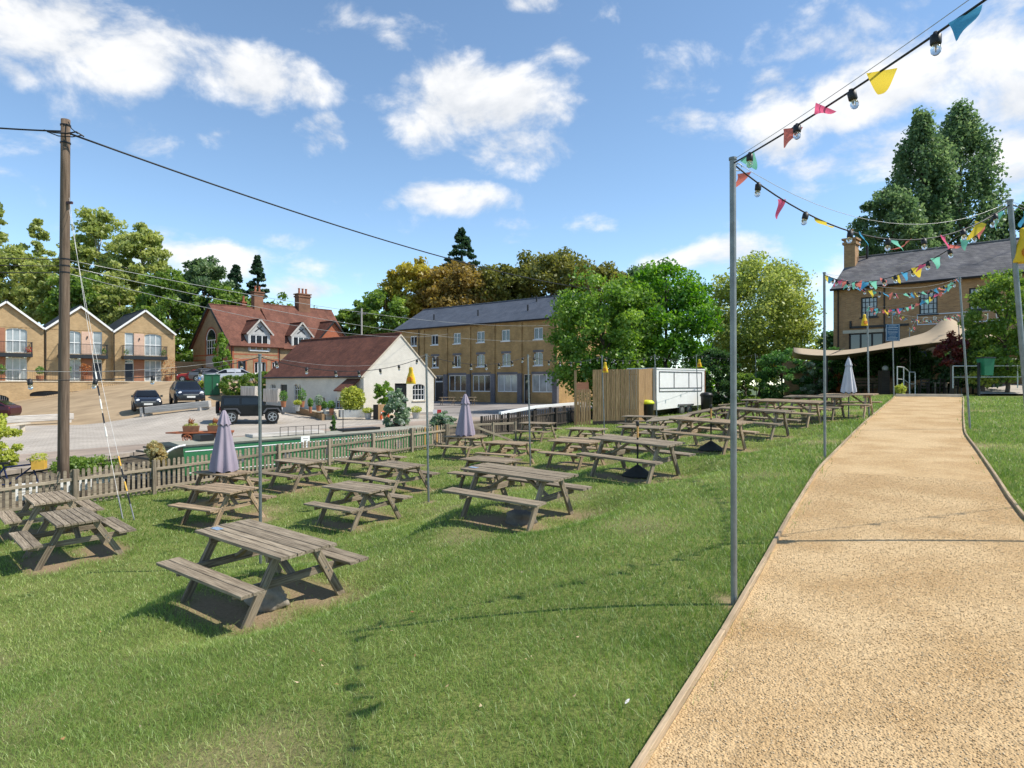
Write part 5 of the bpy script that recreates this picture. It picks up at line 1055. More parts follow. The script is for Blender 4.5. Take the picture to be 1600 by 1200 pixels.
def wire(nm, lab, A, B, sag, r, m, cat='cable'):
    A, B = Vector(A), Vector(B); d = B - A; return tag(MB().tube([d * t + Vector((0, 0, -sag * 4 * t * (1 - t))) for t in np.linspace(0, 1, 33)], r, 6).build(nm, m, None, A, smooth=True), lab, cat)
wire('overhead_cable', 'thick black cable swooping from the telegraph pole top across the sky', tp + v * .965 + Vector((.1, 0, 0)), P(1010, 458, 62), 1.15, .028, CABLE); wire('overhead_cable', 'thick black cable leaving the telegraph pole top to the left', tp + v * .97, P(-260, 172, 19), .1, .024, CABLE)
for i, (f, e, l1, l2) in enumerate(((.642, (900, 505, 60), 'highest', 'upper'), (.625, (880, 530, 60), 'middle', 'middle'), (.608, (700, 522, 60), 'lowest', 'lower'))):
    wire('phone_wire', f'{l1} of three thin wires from the pole towards the brick mill', tp + v * f, P(*e), .9, .010, WIRE); wire('phone_wire', f'{l2} of three thin dark wires left of the telegraph pole', tp + v * f, P(-200, 392 + 13 * i, 17), .05, .014, CABLE)
YST = mat('guard_white', (.72, .70, .62), .5, .1, 4); YBL = mat('guard_yellow', (.70, .40, .06), .5, .1, 4)
for a, e, lab, f0 in (((192, 812), 1, 'left guy wire with striped guard running from the pole to the lawn', .80), ((210, 813), 2, 'right guy wire with striped guard running from the pole to the lawn', .77)):
    g = hit(*a); A = tp + v * f0 + Vector((.12, 0, 0)); d = g - A; o = thing('guy_wire', lab, 'guy wire', A); f = lambda t: d * t + Vector((0, 0, -.45 * 4 * t * (1 - t)))
    MB().tube([f(t) for t in np.linspace(0, 1, 25)], .005, 6).build('wire', WIRE, o)
    MB().tube([f(t) for t in np.linspace(.93, 1, 4)], .016, 8).build('turnbuckle', GALV, o)
    for j, t in enumerate(np.linspace(.55, .72, 5) if e == 1 else np.linspace(.80, .92, 4)): dt = .03; MB().tube([f(t), f(t + dt)], .019, 8).build('guard', (YST if e == 1 else YBL) if j % 2 == 0 else BLACK, o)
# far wooden pole between the trees
qf = P(565, 520, 95); o = thing('far_pole', 'thin grey pole between the cottage and the mill roofs', 'pole', (qf.x, qf.y, 0)); MB().tube([(0, 0, 0), (0, 0, 115 / F * 95 + .3)], .12, 8).build('shaft', GREYW, o); barobj('cross_arm', (-.6, 0, 10.0), (.6, 0, 10.0), .1, .1, GREYW, o)
# ---------------------------------------------------------------- lock beams, wagon
def beam(lab, a, b, up, h=.42):
    A, B = hit(*a), hit(*b); o = thing('lock_timber', lab, 'timber beam', A, 0, 'old lock beams used as kerbs'); d = B - A; Z = Vector((0, 0, up)); barobj('beam', Z, d + Z, .42, h, GREYW, o, bev=.03); e = d.normalized()
    for f in (.06, .9): barobj('support', d * f + Vector((-.2, -.2, .08)), d * f + Vector((.2, .35, .08)), .3, .2, GREYW, o)
    barobj('iron_band', e * .25 + Z - e * .05, e * .25 + Z + e * .05, .44, h + .02, BLACK, o)
beam('long grey lock timber in front of the two black cars', (221, 651), (328, 640), .38); beam('long grey lock timber left of and behind the telegraph pole', (-20, 668), (112, 660), .4)
b0, b1 = hit(-10, 682), hit(42, 673); o = thing('trestle_bench', 'pale low bench at the far left beside a lock timber', 'bench', b0); d = b1 - b0; barobj('seat', Vector((0, 0, .42)), d + Vector((0, 0, .42)), .35, .07, STN, o)
for f in (.15, .85): barobj('leg', d * f, d * f + Vector((0, 0, .39)), .1, .3, STN, o, up=(0, 1, 0))
RUST = mat('rusty_deck', (.33, .105, .045), .85, .3, 4); RUSTD = mat('rusty_iron', (.11, .055, .035), .8, .4, 5)
wg0 = hit(283, 692.5); o = thing('flower_wagon', 'rusty flatbed railway wagon with spoked wheels on the quay', 'wagon', wg0, math.radians(20)); Lw = 3.2; o.scale = (.66,) * 3; bpy.context.view_layer.update()
MB().add([(-1.0, .55, .62), (-.3, 0, .62), (Lw, 0, .62), (Lw, 1.1, .62), (-.3, 1.1, .62), (-1.0, .55, .70), (-.3, 0, .72), (Lw, 0, .72), (Lw, 1.1, .72), (-.3, 1.1, .72)], [(0, 1, 2, 3, 4), (9, 8, 7, 6, 5), (0, 5, 6, 1), (1, 6, 7, 2), (2, 7, 8, 3), (3, 8, 9, 4), (4, 9, 5, 0)]).build('deck', RUST, o)
MB().box((.0, .12, .36), (Lw - .1, .98, .56)).build('frame', RUSTD, o)
for x in (.35, Lw - .6):
    for y in (.04, 1.06):
        wh = MB().tube([(math.cos(a) * .26, 0, math.sin(a) * .26) for a in np.linspace(0, 2*PI, 19)], .035, 6, False)
        for a in np.linspace(0, PI, 4)[:-1]: wh.bar((math.cos(a) * .25, 0, math.sin(a) * .25), (-math.cos(a) * .25, 0, -math.sin(a) * .25), .03, .05, (0, 1, 0))
        wh.build('wheel', RUST, o, (x, y, .28))
CORT = mat('corten_box', (.21, .10, .055), .85, .3, 4)
for x, lab in ((.55, 'left rusty planter box on the quay wagon with spiky cordyline'), (2.05, 'right rusty planter box on the quay wagon with spiky cordyline')):
    q = o.matrix_basis @ Vector((x, .5, .72)); t = thing('wagon_planter', lab, 'planter', q, math.radians(20), 'planters on the quay wagon'); t.scale = (.66,) * 3; bx = MB(); bx.add([(-.45, -.36, 0), (.45, -.36, 0), (.45, .36, 0), (-.45, .36, 0), (-.50, -.4, .38), (.50, -.4, .38), (.50, .4, .38), (-.50, .4, .38)], [(0, 3, 2, 1), (4, 5, 6, 7), (0, 1, 5, 4), (1, 2, 6, 5), (2, 3, 7, 6), (3, 0, 4, 7)]); bx.build('box', CORT, t)
    plant_part('cordyline', t, 60, (0, 0, .66), (.2, .2, .22), .42, PLANTB, 5, spiky=True); plant_part('trailing_plants', t, 260, (0, 0, .44), (.48, .38, .13), .11, PLANTY, 6)
rock('mooring_stone', 'rounded grey stone trough beside the quay wagon', 'stone', hit(322, 690) + Vector((0, .2, .15)), (.75, .4, .24), mat('trough_stone', (.22, .20, .18), .9, .25, 5), 11)
# ---------------------------------------------------------------- cars
TYRE = mat('tyre', (.02, .02, .02), .85, .2, 8); RIM = mat('alloy', (.45, .46, .47), .3, .1, 4, metal=.8); CGL = mat('car_glass', (.010, .012, .015), .05, .3, 1, spec=.45); LAMP = mat('headlamp', (.75, .77, .78), .1, .1, 5, spec=.9); REDL = mat('tail_lamp', (.35, .02, .02), .3, .2, 5); PLATE = mat('number_plate', (.72, .72, .68), .5, .05, 5)
def wheel(o, x, y, r, sgn, wd=.2, knob=False):
    w_ = MB().lathe([(r * .62, 0), (r * .93, .01), (r, .05), (r, wd - .05), (r * .93, wd), (r * .62, wd)], 22).build('wheel', TYRE, o, (x, y, r), 0, True); w_.rotation_euler = (PI/2 * sgn, 0, 0); q = MB(); q.lathe([(r * .64, wd - .03), (r * .66, wd + .004), (r * .58, wd + .004), (r * .55, wd - .04)], 20)
    for a in np.linspace(0, 2*PI, 6)[:-1]: q.bar((math.cos(a) * .04, math.sin(a) * .04, wd - .008), (math.cos(a) * r * .6, math.sin(a) * r * .6, wd - .008), .06, .02)
    q.lathe([(.06, wd - .02), (.05, wd + .005)], 10); q.build('rim', RIM, w_)
def car(lab, loc, yaw, stn, paint, wr, xf, xr, name='parked_car', W=None, grp='cars parked around the courtyard', cab=None):
    o = thing(name, lab, 'car', loc, yaw, grp); V = []; n = 10
    for (x, hw, zl, zb_, zt, ht) in stn:
        half = [(hw * .86, zl), (hw * .97, zl + (zb_ - zl) * .25), (hw, zl + (zb_ - zl) * .62), (hw * .965, zb_), (ht, zt)]
        V += [(x, y, z) for y, z in half] + [(x, -y, z) for y, z in half[::-1]]
    Fs = [(i*n+j, i*n+(j+1) % n, (i+1)*n+(j+1) % n, (i+1)*n+j) for i in range(len(stn)-1) for j in range(n)] + [tuple(range(n)), tuple((len(stn)-1)*n + j for j in range(n))[::-1]]
    b = MB().add(V, Fs).build('body', paint, o, smooth=False); md = b.modifiers.new('round', 'BEVEL'); md.width = .03; md.segments = 2; md.limit_method = 'ANGLE'; md.angle_limit = .5
    i0, i1 = cab     # cabin station indices: i0 rear screen base, i1 windscreen base
    def sp(i, f, e=.012): x, hw, zl, zb_, zt, ht = stn[i]; return hw * .965 + (ht - hw * .965) * f + e, zb_ + (zt - zb_) * f
    for sg in (-1, 1):
        lo, hi = [], []
        for i in range(i0, i1 + 1):
            x = stn[i][0]; a = sp(i, .12); lo.append((x, sg * a[0], a[1])) 
            if i0 < i < i1: c = sp(i, .86); hi.append((x, sg * c[0], c[1]))
        q = MB(); q.add(lo + hi[::-1], [tuple(range(len(lo) + len(hi)))]); q.build('side_window', CGL, o)
        pl_ = MB(); xm = stn[(i0 + i1) // 2 + 0][0] - .15; pl_.bar((xm, sg * (sp((i0+i1)//2, .1)[0] + .006), sp((i0+i1)//2, .05)[1]), (xm, sg * (sp((i0+i1)//2, .86)[0] + .006), sp((i0+i1)//2, .9)[1]), .09, .012, (0, 1, 0)); pl_.build('door_pillar', paint, o)
        MB().box((stn[i1][0] - .32, sg * (stn[i1][1] + .03) - .07, stn[i1][3] + .02), (stn[i1][0] - .16, sg * (stn[i1][1] + .03) + .07, stn[i1][3] + .16)).build('wing_mirror', paint, o)
        for x in (xf, xr):
            MB().tube([(x, sg * (stn[3][1] - .16), wr), (x, sg * (stn[3][1] + .008), wr)], wr * 1.14, 20).build('wheel_arch', BLACK, o); wheel(o, x, sg * (stn[3][1] - .19), wr, -sg)
        f = stn[-2]; MB().lathe([(.02, 0), (.12, .01), (.13, .06), (.06, .09)], 14, (0, 0, 0)).build('headlight', LAMP, o, (f[0] - .04, sg * f[1] * .76, f[3] - .02)).rotation_euler = (0, PI/2, 0)
        r = stn[1]; MB().box((r[0] - .05, sg * r[1] * .84 - .08, r[3] - .22), (r[0] + .04, sg * r[1] * .84 + .08, r[3] - .04)).build('tail_light', REDL, o)
    for i, j, nm in ((i1, i1 - 1, 'windscreen'), (i0, i0 + 1, 'rear_window')):
        A, B = stn[i], stn[j]; sx = .02 if nm == 'windscreen' else -.02; za, zb2 = A[4], B[4]; k0, k1 = .08, .90; pt = lambda k, s: (A[0] + (B[0] - A[0]) * k + sx, s * (A[5] + (B[5] - A[5]) * k) * .94, za + (zb2 - za) * k + .012)
        MB().add([pt(k0, -1), pt(k0, 1), pt(k1, 1), pt(k1, -1)], [(0, 1, 2, 3)]).build(nm, CGL, o)
    f = stn[-1]; MB().box((f[0] - .02, -.26, f[3] - .19), (f[0] + .015, .26, f[3] - .07)).build('number_plate', PLATE, o); MB().box((f[0] - .05, -f[1] * .6, f[3] - .02), (f[0] + .006, f[1] * .6, f[3] + .06)).build('grille', GALV, o); MB().box((f[0] - .08, -f[1] * .8, f[2] - .02), (f[0] + .004, f[1] * .8, f[2] + .12)).build('lower_grille', BLACK, o)
    return o
BLK = mat('black_car_paint', (.012, .014, .022), .18, .1, 2, spec=.8); SILV = mat('silver_paint', (.52, .53, .54), .28, .05, 2, metal=.3); REDP = mat('red_paint', (.30, .02, .018), .25, .05, 2); GRYP = mat('grey_paint', (.13, .135, .145), .25, .05, 2, metal=.3); MAR = mat('dark_maroon_paint', (.05, .012, .018), .25, .05, 2)
SUV = [(-2.18,.82,.5,.85,.9,.7),(-2.1,.92,.32,.98,1.02,.8),(-1.98,.94,.28,1.08,1.12,.80),(-1.75,.95,.26,1.10,1.60,.62),(-.8,.95,.25,1.06,1.65,.65),(.15,.95,.25,1.02,1.58,.64),(.98,.95,.25,1.0,1.06,.78),(1.7,.93,.26,.92,.99,.72),(2.08,.88,.28,.80,.88,.6),(2.2,.80,.36,.66,.72,.5)]
HATCH = [(-1.9,.74,.45,.75,.8,.6),(-1.82,.83,.3,.88,.92,.68),(-1.72,.85,.24,.94,.98,.68),(-1.4,.86,.22,.95,1.36,.55),(-.6,.86,.2,.93,1.42,.57),(.15,.86,.2,.91,1.37,.56),(.72,.86,.2,.9,.95,.7),(1.4,.84,.22,.84,.92,.62),(1.78,.80,.26,.72,.80,.5),(1.88,.72,.34,.6,.66,.42)]
SAL = [(-2.3,.78,.45,.8,.85,.62),(-2.2,.88,.3,.95,1.0,.72),(-2.0,.9,.25,1.0,1.05,.72),(-1.3,.9,.22,1.0,1.42,.58),(-.5,.9,.2,.97,1.47,.6),(.3,.9,.2,.95,1.40,.58),(1.15,.9,.2,.93,.98,.72),(1.85,.88,.22,.85,.92,.66),(2.2,.82,.26,.72,.8,.55),(2.3,.75,.34,.6,.66,.45)]
car('small black hatchback with round headlights behind the grey lock timber', hit(229, 641), math.radians(-58), HATCH, BLK, .31, 1.2, -1.2, cab=(2, 6)); car('black compact SUV parked nose out by the green cabinet', hit(292, 631), math.radians(-57), SUV, BLK, .36, 1.35, -1.4, cab=(2, 6))
sv = P(356, 597, 64); sv.z = ground(sv.x, sv.y); car('silver estate car half hidden by the hedge', sv, math.radians(203), SAL, SILV, .33, 1.4, -1.4, cab=(2, 6))
rc = P(306, 594, 76); rc.z = .25; car('red car parked behind the walking man', rc, math.radians(190), HATCH, REDP, .31, 1.2, -1.2, cab=(2, 6)); gc = P(333, 592, 72); gc.z = .25; car('grey car with its boot up beside the tiled cottage', gc, math.radians(8), SAL, GRYP, .33, 1.4, -1.4, cab=(2, 6))
mc = hit(2, 656); car('dark maroon car showing only its tail at the left picture edge', mc + Vector((-1.7, .3, 0)), math.radians(190), SAL, MAR, .33, 1.4, -1.4, cab=(2, 6))
# boxy off-roader
jl = hit(390, 661); o = thing('off_road_car', 'black boxy two door off roader with a spare wheel on its tail', 'car', jl, math.radians(22), 'cars parked around the courtyard'); o.scale = (.92,) * 3; JB = mat('off_roader_black', (.008, .008, .009), .22, .15, 3, spec=.35); FEN = mat('fender_plastic', (.075, .078, .085), .6, .1, 4)
m = MB(); m.prism([(-1.75, .58), (1.05, .58), (1.05, 1.18), (-1.75, 1.18)], lambda p: (p[0], -.76, p[1]), lambda p: (p[0], .76, p[1])); m.prism([(1.05, .62), (1.98, .66), (1.98, 1.10), (1.05, 1.20)], lambda p: (p[0], -.62, p[1]), lambda p: (p[0], .62, p[1])); m.build('body', JB, o)
m = MB(); m.prism([(-1.74, 1.181), (.98, 1.181), (.62, 1.72), (.4, 1.80), (-1.66, 1.82)], lambda p: (p[0], -.74 + (p[1] - 1.18) * .1, p[1]), lambda p: (p[0], .74 - (p[1] - 1.18) * .1, p[1])); m.build('hard_top', JB, o)
for sg in (-1, 1):
    for a in ([(-1.55, 1.25), (-.62, 1.25), (-.62, 1.66), (-1.52, 1.66)], [(-.48, 1.25), (.72, 1.25), (.42, 1.66), (-.48, 1.66)]): MB().add([(x, sg * (.752 - (z - 1.18) * .1), z) for x, z in a], [(0, 1, 2, 3)]).build('side_window', CGL, o)
    for x in (-1.12, 1.38): wheel(o, x, sg * .62, .42, -sg, .26); MB().prism([(-.58, .72), (-.38, 1.0), (.38, 1.0), (.60, .70), (.52, .66), (.3, .93), (-.3, .93), (-.5, .68)], lambda p: (x + p[0], sg * .62, p[1]), lambda p: (x + p[0], sg * .93, p[1])).build('wheel_arch', FEN, o)
    barobj('side_step', (-.6, sg * .82, .52), (.85, sg * .82, .52), .07, .07, BLACK, o); MB().lathe([(.02, 0), (.11, .01), (.11, .04), (.05, .06)], 12).build('headlight', LAMP, o, (1.97, sg * .42, .92)).rotation_euler = (0, PI/2, 0); MB().box((-1.80, sg * .68 - .06, .88), (-1.745, sg * .68 + .06, 1.08)).build('tail_light', REDL, o); MB().box((.55, sg * .86 - .09, 1.22), (.66, sg * .86 + .09, 1.42)).build('wing_mirror', BLACK, o)
sw = MB().lathe([(.22, 0), (.38, .01), (.41, .05), (.41, .19), (.38, .24), (.22, .24)], 22).build('spare_wheel', TYRE, o, (-1.80, .05, 1.05), 0, True); sw.rotation_euler = (0, -PI/2, 0); MB().lathe([(.22, .2), (.2, .23), (.05, .24)], 12).build('rim', RIM, sw)
MB().add([(-1.745, -.6, 1.25), (-1.745, .6, 1.25), (-1.70, .58, 1.68), (-1.70, -.58, 1.68)], [(0, 1, 2, 3)]).build('rear_window', CGL, o); MB().box((2.0, -.8, .55), (2.15, .8, .72)).build('front_bumper', FEN, o); MB().box((-1.95, -.75, .55), (-1.76, .75, .7)).build('rear_bumper', FEN, o)
# ---------------------------------------------------------------- walking man
def skin_mesh(pts, edges, rad, name, m, par, root=0, sub=2):
    me = bpy.data.meshes.new(name); me.from_pydata(pts, edges, []); o = bpy.data.objects.new(name, me); col.objects.link(o); md = o.modifiers.new('s', 'SKIN'); o.modifiers.new('u', 'SUBSURF').levels = sub; md.use_smooth_shade = True
    for i, r in enumerate(rad): v = me.skin_vertices[0].data[i]; v.radius = r if isinstance(r, tuple) else (r, r); v.use_root = (i == root)
    dg = bpy.context.evaluated_depsgraph_get(); m2 = bpy.data.meshes.new_from_object(o.evaluated_get(dg)); bpy.data.objects.remove(o); m2.materials.clear(); m2.materials.append(m); m2.polygons.foreach_set('use_smooth', [True] * len(m2.polygons)); return link(name, m2, par)
pp = P(312, 596.5, 71); pp.z = ground(pp.x, pp.y); o = thing('person', 'walking man in a blue shirt and black shorts beside the red car', 'person', pp, math.radians(185))
SKIN = mat('skin', (.42, .24, .16), .6, .08, 6)
B_ = [(0,0,.93),(0,0,1.12),(.02,0,1.38),(.03,0,1.50),(.06,0,1.60),(.06,0,1.70),  (0,.18,1.40),(-.06,.23,1.15),(.08,.22,.95),(.12,.21,.87),  (0,-.18,1.40),(.08,-.23,1.15),(.24,-.21,1.0),(.30,-.2,.95),  (0,.09,.88),(.20,.10,.50),(.18,.10,.10),(.30,.11,.04),  (0,-.09,.88),(-.06,-.10,.48),(-.32,-.10,.20),(-.24,-.11,.06)]
skin_mesh(B_, [(0,1),(1,2),(2,3),(3,4),(4,5),(2,6),(6,7),(7,8),(8,9),(2,10),(10,11),(11,12),(12,13),(0,14),(14,15),(15,16),(16,17),(0,18),(18,19),(19,20),(20,21)], [.13,.13,.15,.06,.095,.085,.055,.045,.036,.04,.055,.045,.036,.04,.085,.06,.042,.035,.085,.06,.042,.035], 'body', SKIN, o)
skin_mesh([B_[0][:2] + (.96,), B_[1], B_[2], (.03,0,1.47), B_[6], (-.03,.215,1.25), B_[10], (.05,-.215,1.25)], [(0,1),(1,2),(2,3),(2,4),(4,5),(2,6),(6,7)], [.155,.155,.175,.08,.075,.07,.075,.07], 'shirt', mat('blue_shirt', (.06, .22, .50), .8, .1, 5), o)
skin_mesh([(0,0,.98),(0,0,.88),(.0,.09,.84),(.15,.10,.58),(0,-.09,.84),(-.04,-.10,.56)], [(0,1),(1,2),(2,3),(1,4),(4,5)], [.15,.15,.11,.10,.11,.10], 'shorts', mat('black_shorts', (.015, .015, .02), .85, .1, 5), o)
hr = bmesh.new(); bmesh.ops.create_uvsphere(hr, u_segments=14, v_segments=10, radius=.105); bmesh.ops.delete(hr, geom=[v for v in hr.verts if v.co.z < -.01 and v.co.x > -.03], context='VERTS'); hm = bpy.data.meshes.new('hair'); hr.to_mesh(hm); hr.free(); hm.materials.append(mat('grey_hair', (.25, .23, .2), .9, .2, 9)); link('hair', hm, o, (.05, 0, 1.685))
for q in ((.27, .105, .045), (-.26, -.105, .07)): MB().box((q[0] - .12, q[1] - .05, q[2] - .045), (q[0] + .14, q[1] + .05, q[2] + .05)).build('shoe', WHITE, o)
# green cabinet
gb = hit(331, 617); o = thing('utility_cabinet', 'dark green steel utility cabinet beside the hedge', 'cabinet', gb, math.radians(30)); GRC = mat('cabinet_green', (.015, .11, .05), .5, .1, 3); MB().box((-.6, -.3, 0), (.6, .3, 1.65)).build('case', GRC, o); MB().box((-.64, -.34, 1.65), (.64, .34, 1.72)).build('lid', GRC, o); MB().box((-.02, -.31, .1), (.02, -.295, 1.6)).build('door_seam', BLACK, o); MB().box((.35, -.315, .8), (.45, -.295, .95)).build('label_plate', WHITE, o)
# life ring on the timber locker
lk = hit(592, 656); o = thing('timber_locker', 'small timber locker against the white cottage gable', 'locker', lk, WA)
for k in range(7): barobj('board', (k * .13, 0, 0), (k * .13, 0, 1.0), .12, .03, CEDAR, o, up=(0, 1, 0))
MB().box((-.07, .02, 0), (.85, .5, .98)).build('case', DARKW, o)
lr = P(601, 650.5, lk.y - .5); o = thing('life_ring', 'orange life ring beside the white cottage door', 'life ring', lr, WA); MB().tube([(math.cos(a) * .3, 0, math.sin(a) * .3) for a in np.linspace(0, 2*PI, 25)], .075, 10, False).build('ring', mat('orange_ring', (.70, .11, .03), .5, .1, 4), o, smooth=True)
for a in (.8, 2.4, 3.9, 5.5): MB().tube([(math.cos(a + d) * .3, 0, math.sin(a + d) * .3) for d in (-.14, 0, .14)], .078, 10, False).build('white_band', WHITE, o)
MB().bar((0, .05, -lr.z + ground(lr.x, lr.y)), (0, .05, .3), .06, .06).build('stand', BLACK, o)
rs = P(683, 644, 49); o = thing('hazard_board', 'small red and white board at the cottage corner', 'sign', rs, math.radians(10)); MB().box((-.3, -.02, -.18), (0, .02, .18)).build('white_half', WHITE, o); MB().box((.0, -.02, -.18), (.3, .02, .18)).build('red_half', mat('red_board', (.55, .02, .03), .5, .1, 4), o); MB().bar((0, 0, ground(rs.x, rs.y) - rs.z), (0, 0, -.17), .05, .05).build('leg', BLACK, o)
# picnic tables on the mill yard
for px, py, lab in ((699, 633, 'distant picnic table in the mill yard, left one'), (731, 633, 'distant picnic table in the mill yard behind the right lilac parasol')):
    t = copy_tree(_proto[1.52]); tag(t, lab, 'picnic table', 'picnic tables in the mill yard'); p = hit(px, py); t.rotation_mode = 'XYZ'; t.rotation_euler = (0, 0, .25); t.location = p
# ---------------------------------------------------------------- pub terrace: patio, canopy, rails
PAT = mat('patio_paving', (.30, .245, .19), .9, .25, 2)
struct(MB().add([(*from_st(S_END - .02, -2.6), -.62), (*from_st(S_END - .02, 1.0), -.62), (*from_st(S_END + 4, 4.0), -.75), (*from_st(70, 4.0), -.75), (*from_st(70, -30), -.5), (*from_st(S_END + 1.6, -30), -.5), (*from_st(S_END + 1.6, -2.6), -.62)], [tuple(range(7))]).build('patio', PAT))
e0, e1 = P(1404, 616.5, 33.), P(1507, 616.5, 33.); x0, y0 = from_st(S_END, float(tl(S_END))); x1, y1 = from_st(S_END, float(tr(S_END))); z_ = float(lawn_z(x0, y0))
tag(barobj('threshold_step', (x0, y0, z_ + .06), (x1, y1, z_ + .06), .3, .16, STN), 'pale stone step across the top of the gravel path', 'step')
CAN = mat('sail_canvas', (.40, .31, .205), .8, .06, 2)
o = thing('canopy_tent', 'beige stretch canopy rising to a peak in front of the pub', 'canopy', (0, 0, 0))
cx = [1240, 1290, 1330, 1385, 1430, 1458, 1482, 1506, 1535, 1575, 1640]; lo = [553, 556.5, 553, 544, 539, 535.5, 533, 531, 528, 524, 520]; hi = [540, 545, 545.5, 534, 519, 513, 476, 508, 517, 522, 528]
V = []; rows = 5
for k in range(rows):
    for i, px in enumerate(cx):
        f = k / (rows - 1)
        if k <= 2: g_ = (k / 2); y = 37 + 4.5 * g_; py = lo[i] + (hi[i] - lo[i]) * g_ ** 1.15; q = P(px, py, y)
        else: g_ = (k - 2) / 2; q = P(px, hi[i], 41.5); q = q + Vector((.35, .94, 0)) * (3.6 * g_); q.z = q.z - (q.z - 1.2) * .6 * g_
        V.append(q)
n_ = len(cx); ct = MB().add(V, [(k*n_+i, k*n_+i+1, (k+1)*n_+i+1, (k+1)*n_+i) for k in range(rows-1) for i in range(n_-1)]).build('fabric', CAN, o, smooth=True); md = ct.modifiers.new('s', 'SUBSURF'); md.levels = 2; md.render_levels = 2; md = ct.modifiers.new('t', 'SOLIDIFY'); md.thickness = .015
for px, y, top in ((1482, 41.5, 493), (1292, 37.2, 556), (1520, 37.4, 531), (1400, 45, 538)): q = P(px, top, y); MB().tube([(q.x, q.y, -.75), (q.x, q.y, q.z)], .05, 8).build('mast', BLACK, o)
MB().tube([P(1293, 556, 37), P(1320, 544, 40.5)], .02, 6).build('guy_rope', BLACK, o)
MR = mat('rail_metal', (.55, .55, .53), .45, .1, 4, metal=.4)
def handrail(lab, pts, y, h, name='handrail', m=None):
    m = m or MR; q = [P(px, py, y + dy) for px, py, dy in pts]; o = thing(name, lab, 'handrail', q[0]); r = [a - q[0] for a in q]; MB().tube(r, .03, 8).build('top_rail', m, o); MB().tube([a - Vector((0, 0, h * .5)) for a in r], .022, 8).build('mid_rail', m, o)
    for a in r: MB().tube([a, a - Vector((0, 0, h))], .026, 8).build('post', m, o)
handrail('white painted handrail stepping down left of the path end', [(1402, 573, 0), (1412, 574, .3), (1421, 581, .9), (1430, 582, 1.3)], 34, 1.25); handrail('grey handrail starting right of the path end', [(1489, 572, 0), (1510, 572, 0), (1528, 572, 0), (1590, 571.5, 0), (1650, 571, 0)], 33, 1.1)
handrail('farther horizontal rails behind the green bin', [(1525, 562, 0), (1560, 561.5, 0), (1600, 561, 0), (1650, 561, 0)], 36, 1.2, 'rail_fence', GREYW)
gbx = P(1540, 560, 32); o = thing('hanging_bin', 'green bin with dark lid hung on the handrail', 'bin', gbx, .1); GB = mat('bin_green', (.02, .18, .085), .5, .1, 3); MB().add([(-.22, -.2, -.82), (.22, -.2, -.82), (.22, .2, -.82), (-.22, .2, -.82), (-.27, -.24, 0), (.27, -.24, 0), (.27, .24, 0), (-.27, .24, 0)], [(0, 3, 2, 1), (4, 5, 6, 7), (0, 1, 5, 4), (1, 2, 6, 5), (2, 3, 7, 6), (3, 0, 4, 7)]).build('tub', GB, o); MB().box((-.3, -.28, 0), (.3, .27, .06)).build('lid', RAILM, o); MB().bar((-.36, .0, ground(gbx.x, gbx.y) - gbx.z), (-.36, .0, -.2), .09, .09).build('post', BLACK, o)
SLB = mat('concrete_ramp', (.42, .38, .33), .9, .15, 2); a, b = P(1532, 602, 36), P(1700, 602, 36); tag(MB().add([tuple(P(1527, 615, 33.2)), tuple(P(1720, 616, 33.2)), tuple(P(1720, 601, 40)), tuple(P(1534, 600, 40))], [(0, 1, 2, 3)]).build('concrete_ramp', SLB), 'pale concrete ramp beside the pub terrace', 'ramp')
# terrace furniture in the shade
for i, (px, py, y, lab) in enumerate(((1345, 618, 42, 'dark bench table on the terrace left of the dark post'), (1455, 616, 38, 'dark terrace table behind the smaller notice'), (1478, 615, 37, 'pale legged terrace table by the grey handrail'))):
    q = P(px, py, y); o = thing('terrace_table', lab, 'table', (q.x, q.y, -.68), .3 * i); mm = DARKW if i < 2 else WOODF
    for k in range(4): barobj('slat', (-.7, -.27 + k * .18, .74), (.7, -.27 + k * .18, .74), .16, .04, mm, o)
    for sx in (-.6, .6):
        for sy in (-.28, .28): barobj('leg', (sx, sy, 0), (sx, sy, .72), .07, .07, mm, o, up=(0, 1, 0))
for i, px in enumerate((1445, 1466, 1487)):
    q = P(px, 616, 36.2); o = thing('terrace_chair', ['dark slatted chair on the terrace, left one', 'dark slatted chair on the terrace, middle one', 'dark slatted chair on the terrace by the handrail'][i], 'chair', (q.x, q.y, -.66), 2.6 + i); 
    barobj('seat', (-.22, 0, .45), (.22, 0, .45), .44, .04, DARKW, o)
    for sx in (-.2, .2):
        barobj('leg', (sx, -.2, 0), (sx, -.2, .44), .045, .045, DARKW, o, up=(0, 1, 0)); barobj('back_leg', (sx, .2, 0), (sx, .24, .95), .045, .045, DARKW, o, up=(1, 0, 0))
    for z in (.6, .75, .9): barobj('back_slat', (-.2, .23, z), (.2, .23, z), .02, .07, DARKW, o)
q = P(1381, 616, 38.5); o = thing('lamp_pillar', 'dark pillar with a round white lamp on the terrace', 'lamp', (q.x, q.y, -.72)); MB().box((-.22, -.22, 0), (.22, .22, 1.5)).build('pillar', DARKW, o); bm = bmesh.new(); bmesh.ops.create_uvsphere(bm, u_segments=14, v_segments=10, radius=.17); me = bpy.data.meshes.new('globe'); bm.to_mesh(me); bm.free(); me.materials.append(mat('globe_glass', (.36, .36, .36), .3, .1, 4)); link('globe', me, o, (.02, -.1, 1.62))
q = P(1350, 606, 43); o = thing('wooden_settle', 'long wooden settle against the ivy wall', 'bench', (q.x, q.y, -.7), .2); barobj('seat', (-1.3, 0, .45), (1.3, 0, .45), .5, .05, WOOD, o)
for z in (.62, .82, 1.02): barobj('back_board', (-1.3, .26, z), (1.3, .26, z), .03, .16, WOOD, o)
for x in (-1.2, 1.2): barobj('end', (x, 0, 0), (x, 0, .44), .45, .06, WOOD, o, up=(1, 0, 0))
